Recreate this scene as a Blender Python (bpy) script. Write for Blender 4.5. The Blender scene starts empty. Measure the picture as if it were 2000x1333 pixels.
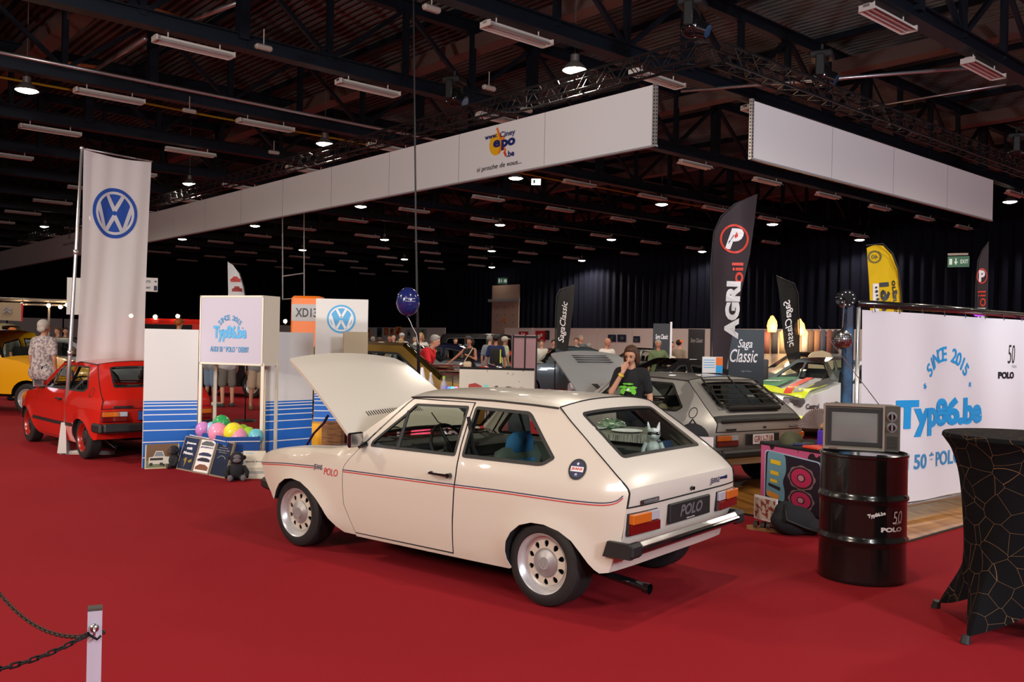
import bpy, bmesh, math, random
from mathutils import Vector, Matrix, Euler
from mathutils.geometry import delaunay_2d_cdt
PI = math.pi
SC = bpy.context.scene
COL = SC.collection
random.seed(7)
# ------------------------------------------------------------------ camera, world, exposure
FPX, PITCH, ROLL, CAMH = 1771.0, 0.0002, 0.0204, 1.604
def cam_basis():
    cp, sp = math.cos(PITCH), math.sin(PITCH)
    R = Vector((1, 0, 0)); F = Vector((0, cp, sp)); U = Vector((0, -sp, cp))
    c, s = math.cos(ROLL), math.sin(ROLL)
    return c*R + s*U, -s*R + c*U, F
CR, CU, CF = cam_basis(); CO = Vector((0, 0, CAMH))
cd = bpy.data.cameras.new('camera'); cam = bpy.data.objects.new('camera', cd); COL.objects.link(cam)
cd.sensor_width = 36.0; cd.lens = 36.0*FPX/2000.0; cd.clip_end = 400
M = Matrix((( CR.x, CU.x, -CF.x, CO.x), (CR.y, CU.y, -CF.y, CO.y), (CR.z, CU.z, -CF.z, CO.z), (0, 0, 0, 1)))
cam.matrix_world = M
SC.camera = cam
SC.view_settings.view_transform = 'Standard'; SC.view_settings.look = 'None'
SC.view_settings.exposure = 0.32; SC.view_settings.gamma = 1.0; SC.view_settings.use_curve_mapping = False
wd = bpy.data.worlds.new('hall_air'); SC.world = wd; wd.use_nodes = True
wd.node_tree.nodes['Background'].inputs[0].default_value = (1.0, .80, .68, 1)
wd.node_tree.nodes['Background'].inputs[1].default_value = 0.09
SC.cycles.max_bounces = 6; SC.cycles.diffuse_bounces = 3; SC.cycles.glossy_bounces = 3; SC.cycles.transmission_bounces = 6; SC.cycles.transparent_max_bounces = 10
SC.cycles.caustics_reflective = False; SC.cycles.caustics_refractive = False; SC.cycles.sample_clamp_indirect = 4.0
# hall axes: A runs away to the left, B runs away to the right
TH = .7225
AX = Vector((-math.sin(TH), math.cos(TH), 0)); BX = Vector((math.cos(TH), math.sin(TH), 0))
def AB(a, b, z=0.0): return AX*a + BX*b + Vector((0, 0, z))
def ray(px, py): return CF + CR*((px-1000)/FPX) + CU*((666.5-py)/FPX)
def at(px, py, y): d = ray(px, py); return CO + d*(y/d.y)
def at_z(px, py, z): d = ray(px, py); return CO + d*((z-CAMH)/d.z)
# lamps of the hall: a regular grid of high bays; two cool floods light the stands from the aisle side
LAMP_A = [-6.5, 3.0, 12.5, 22.1, 31.5, 41.0, 50.0]; LAMP_B = [-9.4, -2.1, 5.1, 12.5, 19.5, 26.9, 34.4, 42.0]
LAMP_Z = 6.9
def lamp(name, kind, loc, power, col, radius=.15, aim=None, cone=None, blend=.5):
    l = bpy.data.lights.new(name, kind); l.energy = power; l.color = col
    if kind == 'AREA': l.size = radius
    else: l.shadow_soft_size = radius
    if kind == 'SPOT': l.spot_size = cone; l.spot_blend = blend
    o = bpy.data.objects.new(name, l); COL.objects.link(o); o.location = loc
    if aim is not None:
        o.rotation_euler = (Vector(aim)-Vector(loc)).to_track_quat('-Z', 'Y').to_euler()
    return o
for a_ in LAMP_A:
    for b_ in LAMP_B:
        if (a_, b_) == (12.5, 5.1): continue
        if a_ > 30 and b_ < 0: continue
        p = AB(a_, b_, LAMP_Z-.12)
        if a_ > 48 or (a_ > 38 and b_ in (5.1, 19.5, 34.4)): continue
        pw = 1100 if (a_, b_) in ((12.5, -2.1), (12.5, 12.5)) else (400 if a_ < 25 and b_ < 25 else (460 if a_ < 38 else 1000))
        lamp('high_bay_light', 'SPOT', p, pw, (1.0, .86, .70), .16, p-Vector((0, 0, 1)), math.radians(158), .35)
lamp('aisle_flood', 'AREA', (9.0, -5.0, 5.6), 950, (.84, .88, 1.0), 1.6, (2.5, 8.0, 2.0))
lamp('aisle_flood', 'AREA', (3.5, -7.5, 6.2), 260, (.90, .90, 1.0), 1.2, (2.5, 7.5, .8))
lamp('aisle_flood', 'AREA', (-9.0, -2.5, 5.6), 520, (1.0, .87, .74), 1.8, (-1.0, 8.0, 2.0))
lamp('fascia_fill', 'SPOT', (8.0, -4.0, 3.6), 3600, (.88, .92, 1.0), .3, AB(9.16, 19.0, 5.6), math.radians(44), .6)  # both fascia spots are unseen fill, added to brighten the hanging boards
lamp('fascia_fill', 'SPOT', (-9.0, -1.0, 3.6), 3200, (1.0, .93, .86), .3, AB(19.0, 11.6, 5.9), math.radians(60), .7)
# ------------------------------------------------------------------ materials
MATS = {}
def mat(name, col=(.8, .8, .8), rough=.5, metal=0.0, coat=0.0, emit=None, es=1.0, alpha=None, trans=0.0, spec=.5, ior=1.45, sheen=0.0):
    if name in MATS: return MATS[name]
    m = bpy.data.materials.new(name); m.use_nodes = True
    b = m.node_tree.nodes['Principled BSDF']
    b.inputs['Base Color'].default_value = (*col, 1); b.inputs['Roughness'].default_value = rough
    b.inputs['Metallic'].default_value = metal; b.inputs['Coat Weight'].default_value = coat
    b.inputs['Coat Roughness'].default_value = .03
    b.inputs['Specular IOR Level'].default_value = spec; b.inputs['IOR'].default_value = ior
    b.inputs['Transmission Weight'].default_value = trans
    if emit: b.inputs['Emission Color'].default_value = (*emit, 1); b.inputs['Emission Strength'].default_value = es
    if alpha is not None: b.inputs['Alpha'].default_value = alpha
    MATS[name] = m
    return m
def bsdf(m): return m.node_tree.nodes['Principled BSDF']
def noise_bump(m, scale=40, strength=.2, dist=.01, detail=3, coord='Object'):
    nt = m.node_tree; tc = nt.nodes.new('ShaderNodeTexCoord'); n = nt.nodes.new('ShaderNodeTexNoise'); bp = nt.nodes.new('ShaderNodeBump')
    n.inputs['Scale'].default_value = scale; n.inputs['Detail'].default_value = detail
    bp.inputs['Strength'].default_value = strength; bp.inputs['Distance'].default_value = dist
    nt.links.new(tc.outputs[coord], n.inputs['Vector']); nt.links.new(n.outputs['Fac'], bp.inputs['Height']); nt.links.new(bp.outputs['Normal'], bsdf(m).inputs['Normal'])
    return m
def noise_col(m, c1, c2, scale=3, detail=4, lo=.35, hi=.65, coord='Object', vscale=None):
    nt = m.node_tree; tc = nt.nodes.new('ShaderNodeTexCoord'); n = nt.nodes.new('ShaderNodeTexNoise'); r = nt.nodes.new('ShaderNodeValToRGB')
    n.inputs['Scale'].default_value = scale; n.inputs['Detail'].default_value = detail
    r.color_ramp.elements[0].position = lo; r.color_ramp.elements[1].position = hi
    r.color_ramp.elements[0].color = (*c1, 1); r.color_ramp.elements[1].color = (*c2, 1)
    if vscale:
        mp = nt.nodes.new('ShaderNodeMapping'); mp.inputs['Scale'].default_value = vscale
        nt.links.new(tc.outputs[coord], mp.inputs['Vector']); nt.links.new(mp.outputs['Vector'], n.inputs['Vector'])
    else: nt.links.new(tc.outputs[coord], n.inputs['Vector'])
    nt.links.new(n.outputs['Fac'], r.inputs['Fac']); nt.links.new(r.outputs['Color'], bsdf(m).inputs['Base Color'])
    return m
def glass_mat(name, tint, refl=.06):
    if name in MATS: return MATS[name]
    m = bpy.data.materials.new(name); m.use_nodes = True; nt = m.node_tree
    nt.nodes.remove(nt.nodes['Principled BSDF']); out = nt.nodes['Material Output']
    t = nt.nodes.new('ShaderNodeBsdfTransparent'); g = nt.nodes.new('ShaderNodeBsdfGlossy'); mx = nt.nodes.new('ShaderNodeMixShader'); lw = nt.nodes.new('ShaderNodeLayerWeight'); pw_ = nt.nodes.new('ShaderNodeMath'); pw_.operation = 'POWER'; pw_.inputs[1].default_value = 4.5; ml = nt.nodes.new('ShaderNodeMath'); ml.operation = 'MULTIPLY_ADD'; ml.inputs[1].default_value = .8; ml.inputs[2].default_value = .045
    lw.inputs[0].default_value = .5; nt.links.new(lw.outputs['Facing'], pw_.inputs[0]); nt.links.new(pw_.outputs[0], ml.inputs[0])
    t.inputs[0].default_value = (*tint, 1); g.inputs['Roughness'].default_value = .02
    nt.links.new(ml.outputs[0], mx.inputs[0]); nt.links.new(t.outputs[0], mx.inputs[1]); nt.links.new(g.outputs[0], mx.inputs[2]); nt.links.new(mx.outputs[0], out.inputs[0])
    MATS[name] = m
    return m
def g_(h):
    h = h.lstrip('#'); v = [int(h[i:i+2], 16)/255 for i in (0, 2, 4)]
    return tuple(((c+.055)/1.055)**2.4 if c > .04045 else c/12.92 for c in v)
CREAM = mat('cream_paint', (.64, .585, .51), .25, coat=.5, spec=.4)
SILVER = mat('silver_paint', (.46, .455, .44), .35, metal=.45, coat=.8)
DKSILVER = mat('matt_grey_paint', (.30, .30, .30), .5)
REDP = mat('red_paint', (.47, .013, .007), .22, coat=.8)
BLACK = mat('black_plastic', (.012, .012, .013), .55)
BLACKG = mat('gloss_black', (.006, .006, .007), .12, coat=.8)
RUBBER = noise_bump(mat('rubber', (.014, .014, .015), .62), 60, .15)
CHROME = mat('chrome', (.60, .60, .62), .27, metal=1)
STEEL = mat('brushed_steel', (.50, .49, .50), .32, metal=.85)
RIMSIL = mat('rim_silver', (.62, .60, .60), .3, metal=.5, coat=.4)
WHITE = mat('white_laminate', (.78, .77, .76), .45)
WHITEB = mat('white_board', (.66, .65, .63), .5)
GLASS = glass_mat('tinted_glass', (.86, .92, .88))
CLEAR = glass_mat('clear_glass', (.92, .94, .93))
BLUE = mat('logo_blue', g_('2450a8'), .5)
CYAN = mat('print_cyan', g_('35a4e6'), .5)
CYAN2 = mat('print_sky', g_('58a9dc'), .5)
STRIPEBLUE = mat('stripe_blue', g_('1f66c0'), .45)
NAVY = mat('navy', g_('1b2350'), .5)
RED = mat('print_red', g_('c8202c'), .5)
ORANGE = mat('print_orange', g_('e8762a'), .5)
YELLOW = mat('print_yellow', g_('f2c21e'), .5)
GREEN = mat('print_green', g_('1f7a3c'), .5)
PRWHITE = mat('print_white', (.78, .78, .80), .5)
PRBLACK = mat('print_black', (.015, .015, .018), .5)
PRGREY = mat('print_grey', (.32, .32, .33), .5)
AMBER = mat('amber_lens', (.55, .13, .012), .15, coat=.8)
REDLENS = mat('red_lens', (.13, .004, .004), .12, coat=.8)
CLEARLENS = mat('clear_lens', (.42, .42, .46), .12, coat=.8)
FABBLK = noise_bump(mat('black_fabric', (.013, .013, .015), .9), 120, .3)
FABBLUE = noise_bump(mat('denim_blue_fabric', g_('2f6c9c'), .85), 150, .3)
FABGRN = noise_bump(mat('grey_green_fabric', g_('4c5a55'), .85), 150, .3)
FABNAVY = noise_bump(mat('dark_blue_fabric', g_('1d3350'), .85), 150, .3)
TRIMGREY = mat('interior_grey', g_('55605a'), .7)
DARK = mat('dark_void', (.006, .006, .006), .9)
TAN = mat('tan_board', g_('b9a98c'), .7)
# ------------------------------------------------------------------ mesh helpers
class MB:
    def __init__(s): s.v = []; s.f = []; s.m = []
    def add(s, vs, fs, mi=0, X=None):
        n = len(s.v)
        s.v += [(X @ Vector(q)) if X is not None else Vector(q) for q in vs]
        s.f += [tuple(n+i for i in f) for f in fs]; s.m += [mi]*len(fs)
        return s
    def box(s, c, size, rot=(0, 0, 0), mi=0, X=None):
        a, b, d = (k/2 for k in size); R = Euler(rot).to_matrix()
        vs = [Vector(c)+R @ Vector((x, y, z)) for x in (-a, a) for y in (-b, b) for z in (-d, d)]
        return s.add(vs, [(0, 1, 3, 2), (4, 6, 7, 5), (0, 4, 5, 1), (2, 3, 7, 6), (0, 2, 6, 4), (1, 5, 7, 3)], mi, X)
    def rbox(s, c, size, r=.01, rot=(0, 0, 0), mi=0, X=None):
        a, b, d = (k/2 for k in size); r = min(r, a*.98, b*.98, d*.98); R = Euler(rot).to_matrix(); vs = []; idx = {}
        for sx in (-1, 1):
            for sy in (-1, 1):
                for sz in (-1, 1):
                    for k in range(3):
                        e = [a-r, b-r, d-r]; e[k] += r; idx[(sx, sy, sz, k)] = len(vs)
                        vs.append(Vector(c)+R @ Vector((sx*e[0], sy*e[1], sz*e[2])))
        I = idx; fs = []
        for k in range(3):
            u, w = [(1, 2), (2, 0), (0, 1)][k]
            for sg in (-1, 1):
                q = []
                for su, sw in ((-1, -1), (1, -1), (1, 1), (-1, 1)):
                    t = [0, 0, 0]; t[k] = sg; t[u] = su; t[w] = sw; q.append(I[(*t, k)])
                fs.append(tuple(q if sg > 0 else q[::-1]))
        for k in range(3):      # edges along axis k
            u, w = [(1, 2), (2, 0), (0, 1)][k]
            for su in (-1, 1):
                for sw in (-1, 1):
                    def T(sk, f):
                        t = [0, 0, 0]; t[k] = sk; t[u] = su; t[w] = sw; return I[(*t, f)]
                    q = [T(-1, u), T(1, u), T(1, w), T(-1, w)]
                    fs.append(tuple(q[::-1] if su*sw > 0 else q))
        for sx in (-1, 1):
            for sy in (-1, 1):
                for sz in (-1, 1):
                    q = [I[(sx, sy, sz, k)] for k in range(3)]
                    fs.append(tuple(q if sx*sy*sz > 0 else q[::-1]))
        return s.add(vs, fs, mi, X)
    def cyl(s, p0, p1, r0, r1=None, n=16, caps=True, mi=0, X=None):
        r1 = r0 if r1 is None else r1; p0 = Vector(p0); p1 = Vector(p1); d = (p1-p0)
        if d.length < 1e-9: return s
        d.normalize(); u = d.orthogonal().normalized(); w = d.cross(u); vs = []; fs = []
        for p, r in ((p0, r0), (p1, r1)):
            vs += [p+(u*math.cos(2*PI*i/n)+w*math.sin(2*PI*i/n))*r for i in range(n)]
        fs = [(i, (i+1) % n, n+(i+1) % n, n+i) for i in range(n)]
        if caps: fs += [tuple(range(n))[::-1], tuple(range(n, 2*n))]
        return s.add(vs, fs, mi, X)
    def tube(s, path, r, n=8, closed=False, mi=0, X=None, caps=True):
        P = [Vector(q) for q in path]; N = len(P); rs = r if isinstance(r, (list, tuple)) else [r]*N; vs = []; fs = []
        t0 = (P[1]-P[0]).normalized(); u = t0.orthogonal().normalized()
        for i in range(N):
            a = P[(i-1) % N] if (closed or i > 0) else P[i]; b = P[(i+1) % N] if (closed or i < N-1) else P[i]
            t = (b-a).normalized(); u = (u-t*u.dot(t)).normalized(); w = t.cross(u)
            vs += [P[i]+(u*math.cos(2*PI*k/n)+w*math.sin(2*PI*k/n))*rs[i] for k in range(n)]
        for i in range(N if closed else N-1):
            j = (i+1) % N
            fs += [(i*n+k, i*n+(k+1) % n, j*n+(k+1) % n, j*n+k) for k in range(n)]
        if not closed and caps: fs += [tuple(range(n))[::-1], tuple(range((N-1)*n, N*n))]
        return s.add(vs, fs, mi, X)
    def lathe(s, prof, n=32, mi=0, X=None, mis=None, a0=0, a1=2*PI):   # profile (r, h) about local z
        N = len(prof); vs = []; fs = []; full = abs(a1-a0-2*PI) < 1e-6; cnt = n if full else n+1
        for i in range(cnt):
            a = a0+(a1-a0)*i/n
            vs += [(r*math.cos(a), r*math.sin(a), h) for r, h in prof]
        base = len(s.f)
        for i in range(n):
            j = (i+1) % cnt
            for k in range(N-1): fs.append((i*N+k, j*N+k, j*N+k+1, i*N+k+1))
        s.add(vs, fs, mi, X)
        if mis:
            for i in range(n):
                for k in range(N-1): s.m[base+i*(N-1)+k] = mis[k]
        return s
    def sphere(s, c, r, n=16, m=10, mi=0, X=None, rot=None):
        r = r if isinstance(r, (tuple, list)) else (r, r, r); R = Euler(rot).to_matrix() if rot else Matrix.Identity(3)
        vs = [Vector(c)+R @ Vector((0, 0, r[2]))]; fs = []
        for j in range(1, m):
            t = PI*j/m
            vs += [Vector(c)+R @ Vector((r[0]*math.sin(t)*math.cos(2*PI*i/n), r[1]*math.sin(t)*math.sin(2*PI*i/n), r[2]*math.cos(t))) for i in range(n)]
        vs.append(Vector(c)+R @ Vector((0, 0, -r[2]))); L = len(vs)-1
        for i in range(n):
            fs.append((0, 1+i, 1+(i+1) % n)); fs.append((L, L-n+(i+1) % n, L-n+i))
            for j in range(m-2):
                a = 1+j*n; b = a+n
                fs.append((a+i, b+i, b+(i+1) % n, a+(i+1) % n))
        return s.add(vs, fs, mi, X)
    def prism(s, poly, h0, h1, mi=0, X=None):   # polygon in local xy, extruded along z
        n = len(poly); vs = [(x, y, h0) for x, y in poly]+[(x, y, h1) for x, y in poly]
        fs = [tuple(range(n))[::-1], tuple(range(n, 2*n))]+[(i, (i+1) % n, n+(i+1) % n, n+i) for i in range(n)]
        return s.add(vs, fs, mi, X)
    def build(s, name, m, parent=None, smooth=False, angle=None):
        me = bpy.data.meshes.new(name); me.from_pydata([tuple(q) for q in s.v], [], s.f)
        for k in (m if isinstance(m, (list, tuple)) else [m]): me.materials.append(k)
        if any(s.m): me.polygons.foreach_set('material_index', s.m)
        if smooth:
            me.polygons.foreach_set('use_smooth', [True]*len(me.polygons))
            if angle is not None: me.set_sharp_from_angle(angle=math.radians(angle))
        me.update()
        o = bpy.data.objects.new(name, me); COL.objects.link(o)
        if parent is not None: o.parent = parent
        return o
def tag(o, label, cat=None, group=None, kind=None):
    if label: o['label'] = label
    if cat: o['category'] = cat
    if group: o['group'] = group
    if kind: o['kind'] = kind
    return o
def thing(name, label, cat, loc=(0, 0, 0), rz=0, group=None):
    o = bpy.data.objects.new(name, None); COL.objects.link(o); o.empty_display_size = .1
    o.location = loc; o.rotation_euler = (0, 0, rz) if not isinstance(rz, (tuple, list)) else rz
    return tag(o, label, cat, group)
def struct(o): o['kind'] = 'structure'; return o
def dup(o, parent=None, label=None):
    c = o.copy(); COL.objects.link(c)
    if parent is not None: c.parent = parent
    if label: c['label'] = label
    for ch in [k for k in DUPKIDS.get(o.name, [])]: dup(ch, c)
    return c
DUPKIDS = {}
def remember(o):
    for k in list(bpy.data.objects):
        if k.parent is not None: DUPKIDS.setdefault(k.parent.name, []) 
        if k.parent is not None and k not in DUPKIDS[k.parent.name]: DUPKIDS[k.parent.name].append(k)
    return o
def spl(xs, vs):        # smooth interpolation through control values
    n = len(xs)
    def m(i):
        if i == 0: return (vs[1]-vs[0])/(xs[1]-xs[0])
        if i == n-1: return (vs[-1]-vs[-2])/(xs[-1]-xs[-2])
        a = (vs[i]-vs[i-1])/(xs[i]-xs[i-1]); b = (vs[i+1]-vs[i])/(xs[i+1]-xs[i])
        return 0 if a*b <= 0 else 2*a*b/(a+b)
    ms = [m(i) for i in range(n)]
    def f(x):
        if x <= xs[0]: return vs[0]
        if x >= xs[-1]: return vs[-1]
        i = 0
        while x > xs[i+1]: i += 1
        h = xs[i+1]-xs[i]; t = (x-xs[i])/h
        return (2*t**3-3*t*t+1)*vs[i]+(t**3-2*t*t+t)*h*ms[i]+(-2*t**3+3*t*t)*vs[i+1]+(t**3-t*t)*h*ms[i+1]
    return f
def lin(xs, vs):
    def f(x):
        if x <= xs[0]: return vs[0]
        for i in range(len(xs)-1):
            if x <= xs[i+1]: return vs[i]+(vs[i+1]-vs[i])*(x-xs[i])/(xs[i+1]-xs[i])
        return vs[-1]
    return f
def pip(x, y, P):
    c = False; j = len(P)-1
    for i in range(len(P)):
        if (P[i][1] > y) != (P[j][1] > y) and x < (P[j][0]-P[i][0])*(y-P[i][1])/(P[j][1]-P[i][1])+P[i][0]: c = not c
        j = i
    return c
def dens(P, step):
    out = []
    for i in range(len(P)):
        a = P[i]; b = P[(i+1) % len(P)]; L = math.hypot(b[0]-a[0], b[1]-a[1]); k = max(1, int(math.ceil(L/step)))
        out += [(a[0]+(b[0]-a[0])*t/k, a[1]+(b[1]-a[1])*t/k) for t in range(k)]
    return out
def sheet(mb, poly, holes, fn, step=.06, flip=False, mi=0):
    P = dens(poly, step); H = [dens(h, step) for h in holes]; co = []; ed = []
    for L in [P]+H:
        n0 = len(co); co += [Vector(q) for q in L]; ed += [(n0+i, n0+(i+1) % len(L)) for i in range(len(L))]
    x0 = min(q[0] for q in P); x1 = max(q[0] for q in P); y0 = min(q[1] for q in P); y1 = max(q[1] for q in P)
    bd = [tuple(q) for q in co]
    y = y0+step*.5; r = 0
    while y < y1:
        x = x0+step*(.5 if r % 2 else .25)
        while x < x1:
            if pip(x, y, P) and not any(pip(x, y, h) for h in H) and all((x-q[0])**2+(y-q[1])**2 > (step*.45)**2 for q in bd): co.append(Vector((x, y)))
            x += step
        y += step*.87; r += 1
    vs, es, fs, _, _, _ = delaunay_2d_cdt(co, ed, [], 0, 1e-6)
    out = []
    for f in fs:
        cx = sum(vs[i][0] for i in f)/len(f); cy = sum(vs[i][1] for i in f)/len(f)
        if pip(cx, cy, P) and not any(pip(cx, cy, h) for h in H): out.append(tuple(f)[::-1] if flip else tuple(f))
    return mb.add([fn(q[0], q[1]) for q in vs], out, mi)
def solid(o, t, off=-1):
    md = o.modifiers.new('thickness', 'SOLIDIFY'); md.thickness = t; md.offset = off
    es = o.modifiers.new('crisp', 'EDGE_SPLIT'); es.split_angle = math.radians(40)
    return o
# text to mesh, fitted in a box
def text_geo(body, bold=0.0, shear=0.0, w=None, h=None, extrude=0.0, spacing=1.0):
    cu = bpy.data.curves.new('t', 'FONT'); cu.body = body; cu.size = 1; cu.offset = bold; cu.shear = shear; cu.align_x = 'CENTER'; cu.resolution_u = 3
    cu.space_character = spacing; cu.extrude = extrude
    ob = bpy.data.objects.new('t', cu); COL.objects.link(ob); bpy.context.view_layer.update()
    me = bpy.data.meshes.new_from_object(ob.evaluated_get(bpy.context.evaluated_depsgraph_get()))
    vs = [v.co.copy() for v in me.vertices]; fs = [tuple(p.vertices) for p in me.polygons]
    bpy.data.objects.remove(ob); bpy.data.curves.remove(cu); bpy.data.meshes.remove(me)
    x0 = min(v.x for v in vs); x1 = max(v.x for v in vs); y0 = min(v.y for v in vs); y1 = max(v.y for v in vs)
    sx = w/(x1-x0) if w else None; sy = h/(y1-y0) if h else None
    sx = sx or sy or 1; sy = sy or sx
    return [Vector(((v.x-(x0+x1)/2)*sx, (v.y-(y0+y1)/2)*sy, v.z)) for v in vs], fs
def text_into(mb, body, cx, cy, w=None, h=None, z=0.0, rot=0.0, mi=0, X=None, **k):
    vs, fs = text_geo(body, w=w, h=h, **k); c, s = math.cos(rot), math.sin(rot)
    return mb.add([(cx+v.x*c-v.y*s, cy+v.x*s+v.y*c, z+v.z) for v in vs], fs, mi, X)
def arc_text(mb, body, cx, cy, R, size, a_mid=PI/2, step=None, z=0.0, mi=0, X=None, bold=.02):
    adv = step or size*.78/R; n = len(body); a = a_mid+adv*(n-1)/2
    for ch in body:
        if ch != ' ':
            vs, fs = text_geo(ch, bold=bold, h=size*(.35 if ch in '*' else 1)); r = a-PI/2; c, s = math.cos(r), math.sin(r)
            px, py = cx+R*math.cos(a), cy+R*math.sin(a)
            mb.add([(px+v.x*c-v.y*s, py+v.x*s+v.y*c, z) for v in vs], fs, mi, X)
        a -= adv
    return mb
def disc(mb, cx, cy, r, z, n=48, mi=0, X=None, r0=0.0):
    if r0 <= 0: return mb.add([(cx+r*math.cos(2*PI*i/n), cy+r*math.sin(2*PI*i/n), z) for i in range(n)], [tuple(range(n))], mi, X)
    vs = [(cx+q*math.cos(2*PI*i/n), cy+q*math.sin(2*PI*i/n), z) for q in (r0, r) for i in range(n)]
    return mb.add(vs, [(i, n+i, n+(i+1) % n, (i+1) % n) for i in range(n)], mi, X)
def stroke(mb, pts, w, z, clip=None, mi=0, X=None, cx=0, cy=0, seg=8):
    for a, b in zip(pts, pts[1:]):
        dx, dy = b[0]-a[0], b[1]-a[1]; L = math.hypot(dx, dy); nx, ny = -dy/L*w/2, dx/L*w/2; vs = []
        for i in range(seg+1):
            t = i/seg
            for sg in (1, -1):
                x, y = a[0]+dx*t+sg*nx, a[1]+dy*t+sg*ny
                if clip and math.hypot(x, y) > clip: k = clip/math.hypot(x, y); x *= k; y *= k
                vs.append((cx+x, cy+y, z))
        mb.add(vs, [(2*i, 2*i+1, 2*i+3, 2*i+2) for i in range(seg)], mi, X)
    return mb
def roundel_logo(mb, cx, cy, R, z, dz, m_dark=0, m_light=1, X=None):
    """ring emblem with a V above a W"""
    disc(mb, cx, cy, R, z, 64, m_dark, X); disc(mb, cx, cy, R*.86, z+dz, 64, m_light, X, r0=R*.755)
    for pts in ([(-.40, .80), (0, .10), (.40, .80)], [(-.80, .42), (-.38, -.78), (0, -.10), (.38, -.78), (.80, .42)]):
        stroke(mb, [(a*R, b*R) for a, b in pts], R*.165, z+dz, R*.78, m_light, X, cx, cy)
    return mb
def frame_X(origin, xdir, ydir):
    x = Vector(xdir).normalized(); y = Vector(ydir).normalized(); z = x.cross(y).normalized(); y = z.cross(x)
    return Matrix(((x.x, y.x, z.x, origin[0]), (x.y, y.y, z.y, origin[1]), (x.z, y.z, z.z, origin[2]), (0, 0, 0, 1)))
def scallop(n, step=1.0): return [i*step/n for i in range(n+1)]
# ------------------------------------------------------------------ hatchback body (x forward, y to its left, z up)
bzf = spl([.15, .25, .45, .62, .74, .80, .84, 1.0, 1.18, 1.21, 1.3], [.725, .752, .772, .775, .762, .742, .728, .66, .575, .562, .53])
nxf = spl([-.62, -.4, 0, .6, 1.8, 2.3, 2.6, 2.87], [.078, .035, .01, 0, 0, .01, .035, .10])
FT = [(1.70, .845), (1.85, .80), (1.974, .782), (2.209, .768), (2.395, .748), (2.6, .718), (2.744, .692), (2.854, .655)]
ftf = lin([q[0] for q in FT], [q[1] for q in FT])
ARCH_R = [(.235, .20), (.258, .25), (.262, .30), (.249, .37), (.21, .43), (.143, .484), (.054, .511), (-.04, .511), (-.146, .487), (-.233, .441), (-.292, .38), (-.342, .324), (-.375, .292), (-.407, .274)]
ARCH_F = [(2.595, .335), (2.558, .409), (2.512, .467), (2.431, .513), (2.341, .527), (2.231, .513), (2.133, .467), (2.046, .408), (1.982, .347), (1.93, .278), (1.853, .225), (1.781, .193)]
def seg_d(x, z, P):
    best = 9
    for a, b in zip(P, P[1:]):
        dx, dz = b[0]-a[0], b[1]-a[1]; t = max(0, min(1, ((x-a[0])*dx+(z-a[1])*dz)/(dx*dx+dz*dz)))
        best = min(best, math.hypot(x-a[0]-dx*t, z-a[1]-dz*t))
    return best
def PY(x, z):
    y = bzf(z)-nxf(x)
    if z < .62:
        d = min(seg_d(x, z, ARCH_R), seg_d(x, z, ARCH_F)); k = max(0, min(1, (z-.20)/.12))
        y += .022*math.exp(-(d/.055)**2)*k
    if x > 1.72:
        t = max(0, (z-(ftf(x)-.045))/.045); y -= .028*min(1, t)**2
    t = (z-.80)/.012
    if x < 1.75: y += .004*math.exp(-t*t)
    return y
def side_fn(s, off=0.0):
    return lambda x, z: (x, s*(PY(x, z)+off), z)
GAPF = [(1.61, .835), (1.644, .805), (1.678, .767), (1.719, .727), (1.758, .681), (1.769, .65), (1.77, .546), (1.764, .477), (1.757, .404), (1.719, .334), (1.66, .225)]
GAPR = [(.712, .215), (.70, .45), (.686, .724), (.691, .803), (.702, .909), (.704, 1.04), (.702, 1.15), (.697, 1.186)]
DWIN = [(1.535, .836), (1.53, .875), (1.296, 1.08), (1.262, 1.118), (1.225, 1.155), (.737, 1.166), (.728, .842)]
QWIN = [(.672, .842), (.682, 1.168), (.240, 1.162), (.206, 1.145), (-.046, .905), (-.040, .892), (.02, .853), (.06, .846)]
TAIL = [(-.462, .285), (-.50, .40), (-.535, .47), (-.55, .55), (-.562, .66), (-.568, .748), (-.555, .772), (-.497, .827), (-.38, .917), (-.203, 1.043), (-.067, 1.138), (.022, 1.205)]
DRIP = [(.022, 1.190), (.206, 1.199), (.53, 1.208), (.925, 1.207), (1.15, 1.199), (1.285, 1.190)]
def shift(P, d): return [(x+d, z) for x, z in P]
def roundp(P, r, k=4):
    out = []; n = len(P)
    for i in range(n):
        a, b, c = (Vector(P[(i+j-1) % n]) for j in range(3)); u = (a-b); w = (c-b); q = min(r, u.length*.45, w.length*.45)
        p0 = b+u.normalized()*q; p1 = b+w.normalized()*q
        out += [tuple(p0*(1-t)**2+b*2*t*(1-t)+p1*t*t) for t in (j/k for j in range(k+1))]
    return out
def inset(P, d):
    n = len(P); A = sum(P[i][0]*P[(i+1) % n][1]-P[(i+1) % n][0]*P[i][1] for i in range(n)); sg = 1 if A > 0 else -1; out = []
    for i in range(n):
        a, b, c = (Vector(P[(i+j-1) % n]) for j in range(3)); u = (b-a).normalized(); w = (c-b).normalized()
        nrm = Vector((-u.y, u.x))+Vector((-w.y, w.x)); nrm.normalize(); k = max(.35, nrm.dot(Vector((-u.y, u.x))))
        out.append(tuple(b+nrm*sg*d/k))
    return out
def ring_strip(mb, P, d, fn, mi=0, steps=.05):
    P = dens(P, steps); Q = inset(P, d); n = len(P)
    return mb.add([fn(*q) for q in P]+[fn(*q) for q in Q], [(i, (i+1) % n, n+(i+1) % n, n+i) for i in range(n)], mi)
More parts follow.
